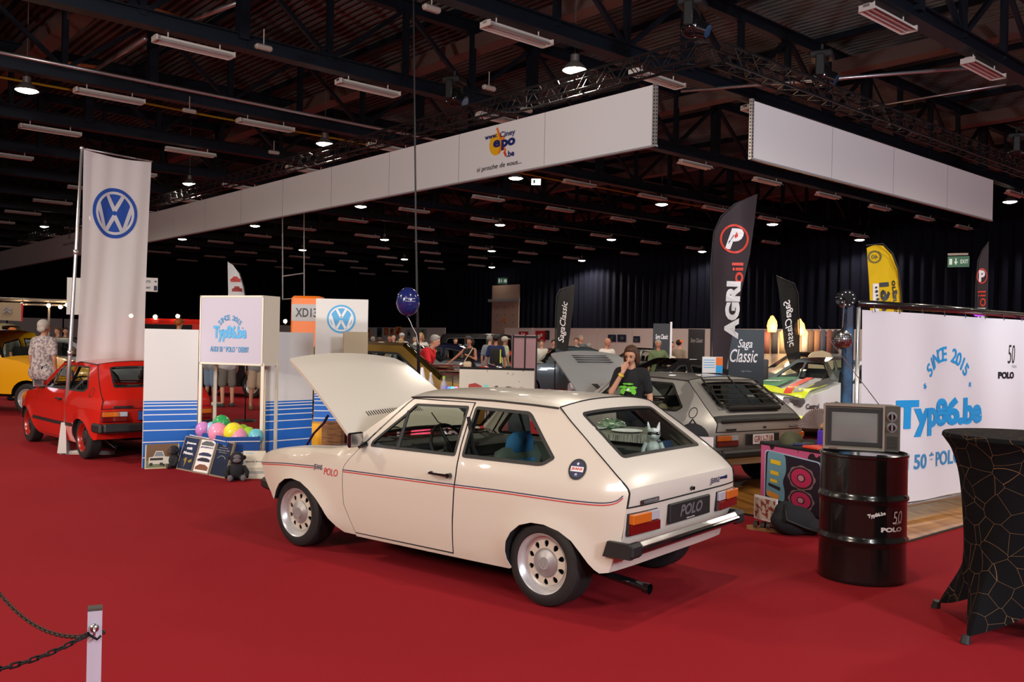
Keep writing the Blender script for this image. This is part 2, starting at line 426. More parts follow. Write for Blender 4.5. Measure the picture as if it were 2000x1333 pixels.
class Rows:      # loft through rows (x, z, halfwidth, crown dx, crown dz, power)
    def __init__(s, rows):
        s.L = [0]
        for a, b in zip(rows, rows[1:]): s.L.append(s.L[-1]+math.hypot(a[0]-b[0], a[1]-b[1]))
        s.fs = [spl(s.L, [r[k] for r in rows]) if len(rows) > 2 else lin(s.L, [r[k] for r in rows]) for k in range(6)]
        s.len = s.L[-1]
    def fn(s, a, b, off=0.0):
        u = max(-1, min(1, a/.6)); x, z, w, cx, cz, p = (f(b) for f in s.fs); k = 1-abs(u)**p
        e = .004; x2, z2 = s.fs[0](b+e), s.fs[1](b+e); x1, z1 = s.fs[0](b-e), s.fs[1](b-e); t = Vector((x2-x1, z2-z1)).normalized() if (x2, z2) != (x1, z1) else Vector((1, 0))
        return (x+cx*k+off*-t.y*s.sg, u*w, z+cz*k+off*t.x*s.sg)
    sg = -1
    def rect(s, b0=0.0, b1=None, u=1.0): b1 = s.len if b1 is None else b1; return [(-.6*u, b0), (.6*u, b0), (.6*u, b1), (-.6*u, b1)]
def lathe_y(mb, prof, n, X, mi=0, mis=None): return mb.lathe(prof, n, mi, X, mis)
def make_wheel(name, parent, x, y, r, width, rim_r, m_rim, m_disc, m_cap, holes=10, side=1, logo=True, steer=0, detail=48, spokes=None, label=None, mcap2=None):
    e = bpy.data.objects.new(name, None); COL.objects.link(e); e.parent = parent; e.empty_display_size = .1
    if label: e['label'] = label
    X = Matrix.Rotation(-PI/2 if side > 0 else PI/2, 4, 'X')      # local +z points outwards
    e.location = (x, y, r); e.rotation_euler = (0, 0, steer)
    t = MB(); w = width
    prof = [(rim_r*.93, -w+.01), (rim_r, -w+.004), (r-.028, -w+.002), (r-.010, -w+.012), (r, -w+.035)]
    k = 5
    for i in range(k):
        a = -w+.035+(w-.07)*i/k; b = a+(w-.07)/k
        prof += [(r, b-.009), (r-.006, b-.008), (r-.006, b-.003), (r, b-.002)]
    prof += [(r, -.035), (r-.010, -.012), (r-.028, -.002), (rim_r+.012, .004), (rim_r+.004, 0), (rim_r-.004, -.006)]
    t.lathe(prof, detail, 0, X); t.build('tyre', RUBBER, e, True, 35)
    g = MB(); q = rim_r
    g.lathe([(q*.93, -w+.02), (q*.86, -w*.6), (q*.84, -.075), (q*.80, -.06), (q*.76, -.052), (q*.78, -.050), (q*.88, -.046), (q*.92, -.020), (q*.95, -.014), (q*.97, -.006), (q, -.001), (q+.004, .003), (q+.005, -.004)], detail, 0, X)
    g.build('rim', m_rim, e, True, 40)
    d = MB(); R = q*.775; hs = []
    if spokes is None:
        for i in range(holes):
            a = 2*PI*(i+.5)/holes; cx, cy = R*.83*math.cos(a), R*.83*math.sin(a); hh = []
            for j in range(12):
                b = 2*PI*j/12; rr = .017*(1-.0*math.cos(b)); tx = math.cos(b)*R*.150; ty = math.sin(b)*R*.115*(1+.35*math.cos(b))
                hh.append((cx+tx*math.cos(a)-ty*math.sin(a), cy+tx*math.sin(a)+ty*math.cos(a)))
            hs.append(hh)
    else:
        for i in range(spokes):
            a = 2*PI*(i+.5)/spokes; da = PI/spokes*.62
            hs.append([(R*f*math.cos(a+da*g_), R*f*math.sin(a+da*g_)) for f, g_ in ((.45, -.6), (.9, -1), (.93, 0), (.9, 1), (.45, .6))])
    circ = [(R*math.cos(2*PI*i/40), R*math.sin(2*PI*i/40)) for i in range(40)]
    sheet(d, circ, hs, lambda a, b: X @ Vector((a, b, -.047+.010*(1-((a*a+b*b)**.5/R)**2))), .022)
    o = d.build('wheel_disc', m_disc, e, True); solid(o, .008)
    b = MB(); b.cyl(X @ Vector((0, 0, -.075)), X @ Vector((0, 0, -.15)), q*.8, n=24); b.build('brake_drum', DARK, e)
    c = MB(); cr = R*.63
    c.lathe([(0, -.018), (cr*.42, -.019), (cr*.45, -.023), (cr*.9, -.028), (cr, -.036), (cr, -.045)], 32, 0, X)
    cap = c.build('hub_cap', m_cap, e, True, 50)
    if logo:
        l = MB()
        disc(l, 0, 0, cr*.42, .0, 32, 0, X @ Matrix.Translation((0, 0, -.0165)), r0=cr*.35)
        for pts in ([(-.40, .80), (0, .10), (.40, .80)], [(-.80, .42), (-.38, -.78), (0, -.10), (.38, -.78), (.80, .42)]):
            R2 = cr*.38; stroke(l, [(u*R2, v*R2) for u, v in pts], R2*.2, -.0165, R2*.95, 0, X)
        l.build('emblem', mcap2 or mat('emblem_grey', (.34, .33, .34), .5), cap)  # emblem in a flat grey slightly darker than the cap
    return e
def map_text(mb, body, cx, cy, w, h, fn, flipx=False, **k):
    vs, fs = text_geo(body, w=w, h=h, **k)
    return mb.add([fn(cx+(-v.x if flipx else v.x), cy+v.y) for v in vs], [f[::-1] if flipx else f for f in fs])
def ribbon(mb, path, w, fn, n=60):
    fx = spl([i/(len(path)-1) for i in range(len(path))], [p[0] for p in path]); fz = spl([i/(len(path)-1) for i in range(len(path))], [p[1] for p in path]); vs = []
    for i in range(n+1):
        t = i/n; a = Vector((fx(t), fz(t))); b = Vector((fx(min(1, t+.01)), fz(min(1, t+.01)))); c = Vector((fx(max(0, t-.01)), fz(max(0, t-.01)))); d = (b-c).normalized(); nr = Vector((-d.y, d.x))*w/2
        vs += [fn(*(a+nr)), fn(*(a-nr))]
    return mb.add(vs, [(2*i, 2*i+1, 2*i+3, 2*i+2) for i in range(n)])
def polo(cfg, loc, yaw):
    P = cfg['paint']; root = thing('hatchback_car', cfg['label'], 'car', loc, yaw, None)
    kid = lambda name, mb, m, par=root, sm=True, ang=30: mb.build(name, m, par, sm, ang)
    st = cfg.get('step', .055)
    for s in (1, -1):
        fl = s > 0
        fn = side_fn(s)
        # front wing
        poly = [(2.854, .652), (2.862, .60), (2.80, .49), (2.70, .40)]+ARCH_F+[(1.655, .193), (1.654, .225)]+[(x+.006, z) for x, z in GAPF[::-1]]+[(1.665, .848)]+FT[:-1]
        mb = MB(); sheet(mb, poly, [], fn, st, fl)
        wing = kid('front_wing', mb, P); solid(wing, .004)
        mb = MB(); n = 24; vs = []
        for i in range(n+1):
            x = 1.68+(2.854-1.68)*i/n; z = ftf(x) if x > 1.70 else .85; yo = PY(x, z); yi = .60+.06*max(0, min(1, (2.6-x)/1.0))
            for k in range(5): t = k/4; vs.append((x, s*(yo+(yi-yo)*t), z+.012*math.sin(t*PI/2)))
        mb.add(vs, [((i*5+k, i*5+k+1, i*5+k+6, i*5+k+5) if s < 0 else (i*5+k, i*5+k+5, i*5+k+6, i*5+k+1)) for i in range(n) for k in range(4)])
        kid('wing_top', mb, P, wing)
        # door
        door = [(1.654, .225)]+[]; dp = [(x-.0, z) for x, z in GAPF[::-1]]
        top = [(1.575, .868), (1.30, 1.150), (1.262, 1.182)]
        poly = [(.718, .218), (1.650, .212)]+dp+top+[(.705, 1.186)]+[(x+.008, z) for x, z in GAPR[::-1][1:-1]]
        dw = roundp(DWIN, .02, 3); mb = MB(); sheet(mb, poly, [dw], fn, st, fl)
        d = kid('door', mb, P); solid(d, .004)
        mb = MB(); ring_strip(mb, dw, .018, side_fn(s, .003)); ring_strip(mb, dw, .018, side_fn(s, -.02))
        mb.tube([side_fn(s, .0)(1.272, 1.10), side_fn(s, .0)(1.262, .84)], .012, 6); kid('window_seal', mb, BLACK, d, False)
        mb = MB(); sheet(mb, inset(dw, .012), [], side_fn(s, -.012), .2, fl); kid('window_glass', mb, GLASS, d)
        mb = MB(); f2 = side_fn(s, .018); f1 = side_fn(s, .034)
        mb.tube([f2(.90, .722), f1(.895, .7225), f1(.80, .7215), f1(.725, .720)], [.006, .008, .009, .012], 8)
        mb.cyl(fn(.735, .72), f1(.735, .72), .017, .016, 14); mb.cyl(fn(.90, .722), f2(.90, .722), .011, .010, 10)
        h = kid('door_handle', mb, BLACKG if cfg.get('gloss') else BLACK, d)
        mb = MB(); mb.cyl(f1(.745, .72), side_fn(s, .037)(.745, .72), .006, n=10); kid('lock_barrel', mb, CHROME, h)
        if s > 0 or True:
            mb = MB(); bx = fn(1.53, .83); c = Vector((1.60, s*(PY(1.55, .84)+.085), .885))
            mb.rbox(c, (.035, .155, .105), .012, (0, 0, s*.15)); mb.tube([Vector(fn(1.575, .85)), Vector((1.60, s*.775, .835)), c+Vector((0, -s*.03, -.035))], [.02, .018, .02], 8)
            m_ = kid('door_mirror', mb, BLACKG if cfg.get('gloss') else BLACK, d)
            mb = MB(); mb.rbox(c+Vector((-.019, 0, 0)), (.004, .135, .088), .002, (0, 0, s*.15)); kid('mirror_glass', mb, CHROME, m_, False)
        # side panel with pillars and sill
        gp = [(x-.0, z) for x, z in GAPR]
        poly = ARCH_R[::-1]+[(.25, .19), (1.655, .182), (1.655, .205), (.712, .207)]+[(x-.004, z) for x, z in GAPR]+[(.69, 1.192), (1.268, 1.190), (1.312, 1.156), (1.590, .874), (1.618, .845), (1.69, .862), (1.70, .885)]+DRIP[::-1]+TAIL[::-1][1:]
        # close the loop: tail ends at the low rear corner next to the arch
        qw = roundp(QWIN, .025, 3); mb = MB(); sheet(mb, poly, [qw], fn, st, fl)
        q = kid('side_panel', mb, P); solid(q, .004)
        mb = MB(); ring_strip(mb, qw, .020, side_fn(s, .004)); ring_strip(mb, qw, .02, side_fn(s, -.02)); kid('window_seal', mb, BLACK, q, False)
        mb = MB(); sheet(mb, inset(qw, .012), [], side_fn(s, -.010), .2, fl); kid('quarter_glass', mb, GLASS, q)
        mb = MB(); mb.tube([Vector(side_fn(s, .006)(x, z+.004)) for x, z in DRIP], .006, 6); kid('drip_rail', mb, BLACK, q)
        mb = MB(); mb.tube([Vector(side_fn(s, -.004)(x, z)) for x, z in GAPF+[(1.655, .208), (.715, .212)]+GAPR+[(1.262, 1.188), (1.582, .868)]], .005, 4); kid('door_gap_shade', mb, DARK, q, False)  # dark strip laid behind the door gap to stand in for its shade
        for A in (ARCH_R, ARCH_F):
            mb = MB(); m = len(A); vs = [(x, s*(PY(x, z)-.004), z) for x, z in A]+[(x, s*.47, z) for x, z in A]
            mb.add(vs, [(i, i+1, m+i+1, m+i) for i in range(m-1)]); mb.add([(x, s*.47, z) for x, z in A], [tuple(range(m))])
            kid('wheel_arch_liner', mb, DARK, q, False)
        mb = MB()      # roundel on the rear pillar
        f3 = side_fn(s, .004); cx, cz, R = -.222, .854, .060
        if cfg['pillar'] == 'roundel':
            vs = []
            disc(mb, 0, 0, R, .004, 40, 0); disc(mb, 0, 0, R*.80, .006, 40, 1)
            mb.add([(-R*.72, -R*.22, .007), (R*.72, -R*.22, .007), (R*.72, R*.26, .007), (-R*.72, R*.26, .007)], [(0, 1, 2, 3)], 2)
            text_into(mb, 'JEANS', 0, R*.02, w=R*1.26, h=R*.32, z=.0082, mi=3, bold=.03)
            for yy in (.52, -.50):
                mb.add([((R*.19 if i % 2 == 0 else R*.08)*math.cos(PI/2+PI*i/5), R*yy+(R*.19 if i % 2 == 0 else R*.08)*math.sin(PI/2+PI*i/5), .0075) for i in range(10)], [tuple(range(10))], 2)
            mb.v = [Vector(side_fn(s, v.z)(cx-s*v.x, cz+v.y)) for v in mb.v]
            if s < 0: pass
            mb.build('pillar_badge', [BLACK, NAVY, PRWHITE, RED], q)
        else:
            disc(mb, 0, 0, R, .004, 32, 0, r0=R*.86); mb.v = [Vector(side_fn(s, v.z)(cx+v.x, cz+v.y)) for v in mb.v]; mb.build('filler_ring', BLACK, q)
        if cfg.get('stripe'):
            path = [(2.855, .590), (2.45, .628), (2.091, .645), (1.771, .651), (1.25, .659), (.681, .667), (.221, .674), (-.155, .674), (-.40, .681), (-.50, .702), (-.540, .735)]
            for off, m, nm in ((0, NAVY, 'blue_pinstripe'), (-.013, RED, 'red_pinstripe')):
                mb = MB(); A = [(x, z+off) for x, z in path]
                ribbon(mb, A[:3], .0055, side_fn(s, .003), 40); ribbon(mb, A[3:], .0055, side_fn(s, .003), 90); mb.build(nm, m, q)
            mb = MB(); map_text(mb, 'JEANS', 2.045, .638, .098, .048, side_fn(s, .004), s > 0, bold=.012); mb.build('lettering', NAVY, wing)
            mb = MB(); map_text(mb, 'POLO', 1.90, .620, .155, .052, side_fn(s, .004), s > 0, bold=.0, shear=.25)
            L = mb.build('lettering', RED, wing)
        if cfg.get('rubbing'):
            mb = MB(); ribbon(mb, [(1.95, .40), (1.2, .40), (.27, .41)], .045, side_fn(s, .006), 40); mb.build('rubbing_strip', BLACK, q)
        if cfg.get('lowblack'):
            mb = MB(); sheet(mb, [(.27, .20), (1.77, .195), (1.93, .285), (1.93, .33), (.26, .34)], [], side_fn(s, .003), .07, fl); sheet(mb, ARCH_R[8:][::-1]+[(-.23, .47), (-.545, .52)]+TAIL[:3][::-1], [], side_fn(s, .0035), .06, fl)
            kid('black_lower_band', mb, BLACK, q)
    # roof
    w = lambda x, z: PY(x, z)-.002
    rr = [(1.285, 1.198, w(1.28, 1.198), .085, .040, 2.4), (1.15, 1.205, w(1.15, 1.205), .05, .046, 2.6), (.925, 1.211, w(.9, 1.21), .01, .048, 2.6), (.5, 1.212, w(.5, 1.212), 0, .048, 2.6), (.206, 1.206, w(.2, 1.206), 0, .046, 2.6), (.026, 1.200, w(.02, 1.20), -.015, .044, 2.4)]
    R = Rows(rr); R.sg = -1; mb = MB(); sheet(mb, R.rect(), [], R.fn, .075, False); kid('roof', mb, P)
    # hatch
    hr = [(.018, 1.198, w(.02, 1.2), -.016, .044, 2.4), (-.071, 1.132, w(-.067, 1.13), -.02, .030, 2.6), (-.207, 1.038, w(-.2, 1.04), -.024, .022, 3), (-.384, .912, w(-.38, .912), -.024, .016, 4), (-.501, .822, w(-.5, .82), -.022, .012, 5), (-.557, .772, w(-.555, .772)-.004, -.020, .010, 5), (-.570, .750, w(-.568, .75)-.004, -.022, .004, 6), (-.566, .668, w(-.563, .668)-.004, -.022, 0, 6)]
    H = Rows(hr); H.sg = -1
    gl = roundp([(-.455, .085), (.455, .085), (.452, .505), (-.452, .505)], .035, 4); mb = MB(); sheet(mb, [(-.595, 0), (.595, 0), (.595, H.len), (-.595, H.len)], [gl], H.fn, .05, False)
    hatch = kid('tailgate', mb, cfg.get('tail_paint', P), root, True, 24); solid(hatch, .01)
    mb = MB(); ring_strip(mb, gl, .022, lambda a, b: H.fn(a, b, .004)); ring_strip(mb, gl, .022, lambda a, b: H.fn(a, b, -.02)); kid('window_seal', mb, BLACK, hatch, False)
    mb = MB(); sheet(mb, inset(gl, .012), [], lambda a, b: H.fn(a, b, -.004), .12); kid('rear_glass', mb, GLASS, hatch)
    mb = MB(); mb.tube([H.fn(.6, b, .003) for b in [H.len*i/40 for i in range(41)]]+[H.fn(.6-.6*2*i/20, H.len, .001) for i in range(1, 21)]+[H.fn(-.6, H.len*(1-i/40), .003) for i in range(1, 41)], .0042, 5); mb.tube([H.fn(.6-.12*i, 0, .002) for i in range(11)], .0042, 5)
    kid('tailgate_seal', mb, DARK, hatch, False)
    mb = MB(); mb.cyl((-.592, -.03, .703), (-.612, -.03, .703), .012, n=12); mb.box((-.600, -.03, .703), (.02, .034, .010)); kid('tailgate_lock', mb, BLACKG, hatch)
    # rear panel
    pr_ = [(-.565, .662, w(-.56, .66), -.024, 0, 6), (-.556, .56, w(-.55, .56), -.024, 0, 6), (-.545, .485, w(-.54, .48), -.024, 0, 6), (-.515, .43, w(-.51, .43), -.022, 0, 6), (-.488, .36, w(-.485, .36), -.02, 0, 5), (-.462, .285, w(-.462, .285), -.015, 0, 5)]
    Q = Rows(pr_); Q.sg = -1; mb = MB(); sheet(mb, Q.rect(), [], Q.fn, .06, False); rp = kid('rear_panel', mb, cfg.get('rear_paint', P)); solid(rp, .004)
    for s in (1, -1):
        mb = MB(); x0 = -.582
        def lens(y0, y1, z0, z1, mi, t=.022): mb.rbox((x0-t/2+.004+.012*(abs((y0+y1)/2)-.5)*2, s*(y0+y1)/2, (z0+z1)/2), (t+.016, y1-y0, z1-z0), .005, (0, 0, -s*.06), mi)
        lens(.505, .695, .572, .630, 0, .030); lens(.398, .503, .572, .630, 1); lens(.398, .695, .512, .570, 2, .024)
        mb.rbox((x0+.006, s*.5465, .571), (.02, .305, .126), .004, (0, 0, -s*.06), 3)
        mb.build('tail_lamp', [AMBER, CLEARLENS, REDLENS, BLACK], rp)
    mb = MB(); mb.rbox((-.598, 0, .577), (.022, .535, .122), .006); pl = kid('number_plate', mb, BLACK, rp, False)
    X = frame_X((-.610, 0, .577), (0, -1, 0), (0, 0, 1))
    if cfg['plate'] == 'POLO':
        mb = MB(); text_into(mb, 'POLO', 0, .006, w=.30, h=.070, z=.0015, X=X, bold=.03, shear=.3); mb.build('lettering', mat('plate_silver', (.30, .30, .33), .3, .6), pl)
        mb = MB(); text_into(mb, 'Volkswagen Classic', -.01, -.048, w=.11, h=.011, z=.0015, X=X, bold=.02); mb.build('lettering', PRWHITE, pl)
        mb = MB(); mb.rbox((-.595, .49, .690), (.010, .20, .024), .003); bd = kid('badge', mb, BLACK, hatch, False)
        mb = MB(); text_into(mb, 'VOLKSWAGEN', 0, 0, w=.17, h=.014, X=frame_X((-.601, .49, .690), (0, -1, 0), (0, 0, 1)), bold=.02); mb.build('lettering', PRGREY, bd)
        mb = MB(); text_into(mb, 'JEANS', 0, 0, w=.135, h=.046, X=frame_X((-.598, -.355, .712), (0, -1, 0), (0, 0, 1)), bold=.02); mb.build('lettering', NAVY, hatch)
        mb = MB()
        for i in range(6): mb.box((-.594, -.445-.018*i, .722), (.003, .013, .016+.006*(i > 3)))
        kid('script_badge', mb, NAVY, hatch, False)
    elif cfg['plate'] == 'GRU-718':
        mb = MB(); mb.box((0, 0, .001), (.34, .108, .002), mi=0); text_into(mb, 'GRU-718', 0, 0, w=.30, h=.072, z=.003, mi=1, bold=.02); mb.v = [X @ v for v in mb.v]
        mb.build('plate_face', [PRWHITE, mat('plate_red', g_('9c2a22'), .5)], pl)
        mb = MB(); mb.rbox((-.595, .50, .690), (.010, .16, .020), .003); kid('badge', mb, BLACK, hatch, False)
        mb = MB(); mb.rbox((-.597, -.52, .700), (.008, .14, .020), .003); bd = kid('badge', mb, BLACK, hatch, False)
        mb = MB(); text_into(mb, 'POLO-J', 0, 0, w=.12, h=.013, X=frame_X((-.602, -.52, .70), (0, -1, 0), (0, 0, 1)), bold=.02); mb.build('lettering', PRWHITE, bd)
    else:
        mb = MB(); mb.box((-.24, 0, .001), (.045, .108, .003), mi=1); mb.box((.02, 0, .001), (.475, .108, .002), mi=0); text_into(mb, '0', -.19, 0, w=.035, h=.075, z=.003, mi=2, bold=.02); mb.v = [X @ v for v in mb.v]
        mb.build('plate_face', [PRWHITE, BLUE, mat('plate_red', g_('9c2a22'), .5)], pl)
        mb = MB(); mb.rbox((-.595, .45, .690), (.010, .24, .024), .003); kid('badge', mb, BLACK, hatch, False)
    # bumpers
    bm = cfg['bumper']
    mb = MB(); zc = .432
    if bm == 'chrome':
        mb.rbox((-.607, 0, zc+.002), (.055, 1.30, .074), .020, mi=0); mb.rbox((-.635, 0, zc-.002), (.02, 1.30, .032), .008, mi=1)
        b = mb.build('rear_bumper', [CHROME, BLACKG], root, True, 30)
        for s in (1, -1):
            m2 = MB(); m2.prism([(-.440, -.048), (-.470, .042), (-.61, .040), (-.625, .03), (-.625, -.045)], .0, .035, X=Matrix(((1, 0, 0, 0), (0, 0, s, s*.722), (0, 1, 0, zc), (0, 0, 0, 1))))
            m2.rbox((-.607, s*.690, zc-.002), (.060, .130, .086), .018); m2.build('bumper_end_cap', BLACK, b, True, 30)
    else:
        h = .115 if bm == 'fat' else .09
        mb.rbox((-.645, 0, zc), (.09, 1.42, h), .025); mb.rbox((-.53, .735, zc), (.30, .055, h), .02); mb.rbox((-.53, -.735, zc), (.30, .055, h), .02); mb.build('rear_bumper', BLACK, root, True, 30)
    mb = MB(); mb.rbox((2.90, 0, .425), (.06, 1.24, .085), .02); mb.rbox((2.80, .655, .42), (.20, .06, .085), .02, (0, 0, -.30)); mb.rbox((2.80, -.655, .42), (.20, .06, .085), .02, (0, 0, .30)); mb.build('front_bumper', BLACK, root, True, 30)
    # nose
    mb = MB(); N = Rows([(2.856, .668, .62, .03, 0, 6), (2.866, .60, .66, .03, 0, 6), (2.80, .49, .66, .03, 0, 6), (2.66, .36, .66, .03, 0, 5)]); N.sg = -1; sheet(mb, N.rect(), [], N.fn, .1, True); np_ = kid('front_panel', mb, P)
    mb = MB(); mb.rbox((2.90, 0, .585), (.02, .80, .12), .005)
    for i in range(6): mb.box((2.912, 0, .54+.018*i), (.006, .80, .004))
    kid('grille', mb, BLACK, np_, False)
    for s in (1, -1): mb = MB(); mb.cyl((2.86, s*.50, .585), (2.91, s*.50, .585), .075, n=24); kid('headlight', mb, CLEARLENS, np_)
    # windscreen and cowl
    WS = Rows([(1.685, .882, PY(1.68, .882)-.03, .12, 0, 2.2), (1.50, 1.03, PY(1.5, 1.03)-.025, .11, .01, 2.2), (1.30, 1.188, PY(1.3, 1.188)-.02, .085, .036, 2.4)]); WS.sg = -1
    mb = MB(); sheet(mb, WS.rect(), [], WS.fn, .1); ws = kid('windscreen', mb, GLASS)
    mb = MB(); ring_strip(mb, WS.rect(), .03, lambda a, b: WS.fn(a, b, .004)); kid('window_seal', mb, BLACK, ws, False)
    mb = MB(); mb.tube([(1.81, .05, .885), WS.fn(.20, .03, .03), WS.fn(.46, .06, .02)], .005, 5); mb.tube([(1.81, -.38, .885), WS.fn(-.20, .05, .03), WS.fn(-.02, .20, .02)], .005, 5); kid('wiper', mb, BLACK, ws)
    mb = MB(); C = Rows([(1.62, .868, .71, .14, .01, 2.4), (1.76, .845, .70, .12, .005, 2.6)]); sheet(mb, C.rect(), [], C.fn, .1, True); kid('cowl', mb, BLACK if cfg.get('stripe') else P)
    # engine bay
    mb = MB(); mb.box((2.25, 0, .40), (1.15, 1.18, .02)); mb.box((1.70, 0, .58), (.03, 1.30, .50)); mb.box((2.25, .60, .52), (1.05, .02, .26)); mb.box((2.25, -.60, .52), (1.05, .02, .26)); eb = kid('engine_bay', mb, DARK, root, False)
    mb = MB(); mb.rbox((2.30, .0, .60), (.55, .55, .22), .04); mb.rbox((2.05, .40, .62), (.25, .22, .20), .03); mb.cyl((2.35, -.1, .71), (2.35, -.1, .76), .16, n=20); mb.tube([(2.2, .1, .73), (2.0, .2, .755), (1.85, .3, .74)], .025, 8); mb.tube([(1.9, -.3, .76), (2.15, -.2, .78), (2.4, -.28, .76)], .012, 6); kid('engine', mb, BLACK, eb, True, 40)
    mb = MB(); mb.box((2.76, 0, .645), (.06, 1.12, .03)); kid('slam_panel', mb, P, eb, False)
    # bonnet
    ang = math.radians(cfg['bonnet']); hx, hz = 1.725, .852; Lh = 1.09
    def hood_fn(a, b, off=0.0):
        u = a/.6; t = b/Lh; w_ = .715+(.60-.715)*t-.012*max(0, t-.93)/.07; n = .014*math.sin(PI*min(1, t))-.02*max(0, t-.85)/.15+.022*(1-u*u)+off
        cv = .055*(1-u*u)*(t if t > .5 else (1-t)); bb = b+(.05*(1-u*u) if t > .5 else .09*(1-u*u)*(1-2*t)); d = Vector((math.cos(ang), math.sin(ang))); nn = Vector((-d.y, d.x))
        return (hx+d.x*bb+nn.x*n, u*w_, hz+d.y*bb+nn.y*n)
    slits = []
    if not cfg.get('louvre_bonnet'):
        for k in range(24):
            yy = .385-.026*k; slits.append([(yy/.7*.6, .215), ((yy+.010)/.7*.6, .215), ((yy+.010)/.7*.6, .275), (yy/.7*.6, .275)])
    mb = MB(); sheet(mb, roundp([(-.6, 0), (.6, 0), (.6, Lh), (-.6, Lh)], .03, 3), [], hood_fn, .06, True); bon = kid('bonnet', mb, cfg.get('bonnet_paint', P)); solid(bon, .022)
    mb = MB()
    for q in slits: mb.add([hood_fn(a, b, .0015) for a, b in q], [(0, 1, 2, 3)])
    if slits: kid('bonnet_vent', mb, DARK, bon, False)
    if cfg.get('louvre_bonnet'):
        for k in range(4): mb.box((0, 0, 0), (.001, .001, .001)) if False else mb.add([hood_fn(a, b, .012*(1 if j < 2 else 0)+.002) for j, (a, b) in enumerate(((-.30, .93-.055*k), (.30, .93-.055*k), (.30, .965-.055*k), (-.30, .965-.055*k)))], [(0, 1, 2, 3)])
        kid('bonnet_louvre', mb, BLACK, bon, False)
        mb = MB(); mb.add([hood_fn(a, b, .003) for a, b in ((-.28, .05), (.28, .05), (.34, .30), (-.34, .30))], [(0, 1, 2, 3)]); kid('black_panel', mb, BLACK, bon, False)
    if cfg['bonnet'] > 0:
        mb = MB(); mb.tube([(1.76, .66, .80), hood_fn(.56, .10, -.03)], .014, 6); mb.tube([(1.76, -.66, .80), hood_fn(-.56, .10, -.03)], .014, 6); kid('bonnet_hinge', mb, P, bon)
    # floor, exhaust
    mb = MB(); mb.box((1.15, 0, .22), (1.35, 1.34, .05)); mb.box((-.20, 0, .30), (.50, .92, .05)); mb.box((.9, 0, .20), (1.4, .25, .04)); kid('underbody', mb, DARK, root, False)
    mb = MB(); mb.tube([(0, .42, .21), (-.30, .47, .20), (-.50, .49, .185), (-.60, .50, .175)], [.02, .022, .026, .026], 14, caps=False); mb.tube([(-.57, .50, .177), (-.61, .50, .174)], .032, 14, caps=False); kid('exhaust_pipe', mb, BLACKG, root)
    # interior
    FD = cfg.get('seat', FABBLK); FD2 = cfg.get('seat2', FABBLK)
    mb = MB(); mb.box((.98, 0, .27), (1.30, 1.36, .03)); mb.box((-.22, 0, .56), (.62, 1.2, .02))
    for s in (1, -1): mb.box((1.1, s*.715, .53), (.9, .02, .55)); mb.box((.48, s*.690, .54), (.36, .02, .56)); mb.box((0, s*.685, .67), (.66, .02, .28))
    kid('cabin_trim', mb, cfg.get('trim', TRIMGREY), root, False)
    mb = MB(); mb.rbox((1.46, 0, .76), (.36, 1.34, .17), .05); mb.rbox((1.30, .36, .80), (.10, .40, .12), .03); mb.rbox((1.40, -.25, .66), (.25, .7, .12), .03); kid('dashboard', mb, BLACK, root, True, 40)
    mb = MB(); Xw = Matrix.Translation((1.10, .36, .83)) @ Matrix.Rotation(math.radians(-62), 4, 'Y')
    mb.tube([Xw @ Vector((.185*math.cos(2*PI*i/32), .185*math.sin(2*PI*i/32), 0)) for i in range(32)], .012, 8, True); mb.cyl(Xw @ Vector((0, 0, .01)), Xw @ Vector((0, 0, -.02)), .055, n=16)
    for a in (.2, PI-.2, -PI/2): mb.tube([Xw @ Vector((0, 0, 0)), Xw @ Vector((.18*math.cos(a), .18*math.sin(a), 0))], .012, 6)
    mb.tube([Xw @ Vector((0, 0, -.02)), (1.38, .36, .74)], .02, 8); kid('steering_wheel', mb, BLACK, root)
    for s in (1, -1):
        mb = MB(); mb.rbox((.82, s*.34, .42), (.48, .46, .16), .05, (0, -.1, 0)); mb.rbox((.56, s*.34, .66), (.13, .46, .50), .055, (0, -.28, 0)); seat = mb.build('front_seat', [FD2], root, True, 50)
        mb = MB(); mb.rbox((.50, s*.34, .905), (.09, .27, .19), .045, (0, -.2, 0)); mb.build('headrest', [FD], seat, True, 50)
        mb = MB(); mb.rbox((.555, s*.34, .66), (.135, .30, .46), .05, (0, -.28, 0)); mb.build('seat_centre', [FD], seat, True, 50)
    mb = MB(); mb.rbox((.08, 0, .44), (.46, 1.2, .16), .05); mb.rbox((-.16, 0, .66), (.13, 1.2, .42), .05, (0, -.28, 0)); kid('rear_bench', mb, cfg.get('seat3', FABBLK), root, True, 50)
    for s in (1, -1):
        mb = MB(); mb.rbox((-.20, s*.36, .885), (.08, .26, .12), .04, (0, -.2, 0)); mb.cyl((-.17, s*.40, .82), (-.18, s*.40, .87), .005, n=6); kid('rear_headrest', mb, cfg.get('seat3', FABBLK), root, True, 50)
        mb = MB(); mb.tube([(.68, s*.66, 1.10), (.66, s*.63, .90), (.62, s*.50, .62), (.62, s*.55, .40)], .014, 5); kid('seat_belt', mb, FABBLK, root)
        mb = MB(); mb.tube([(.69, s*(PY(.69, .84)-.035), .84), (.69, s*(PY(.69, 1.17)-.035), 1.17)], .02, 6); kid('pillar_trim', mb, BLACK, root)
    mb = MB(); mb.box((-.33, 0, .765), (.36, 1.24, .05), (0, .0, 0)); kid('parcel_shelf', mb, BLACK, root, False)
    mb = MB(); mb.rbox((1.28, 0, 1.13), (.03, .24, .065), .012); mb.tube([(1.30, 0, 1.15), (1.345, 0, 1.20)], .008, 6); kid('interior_mirror', mb, BLACK, root)
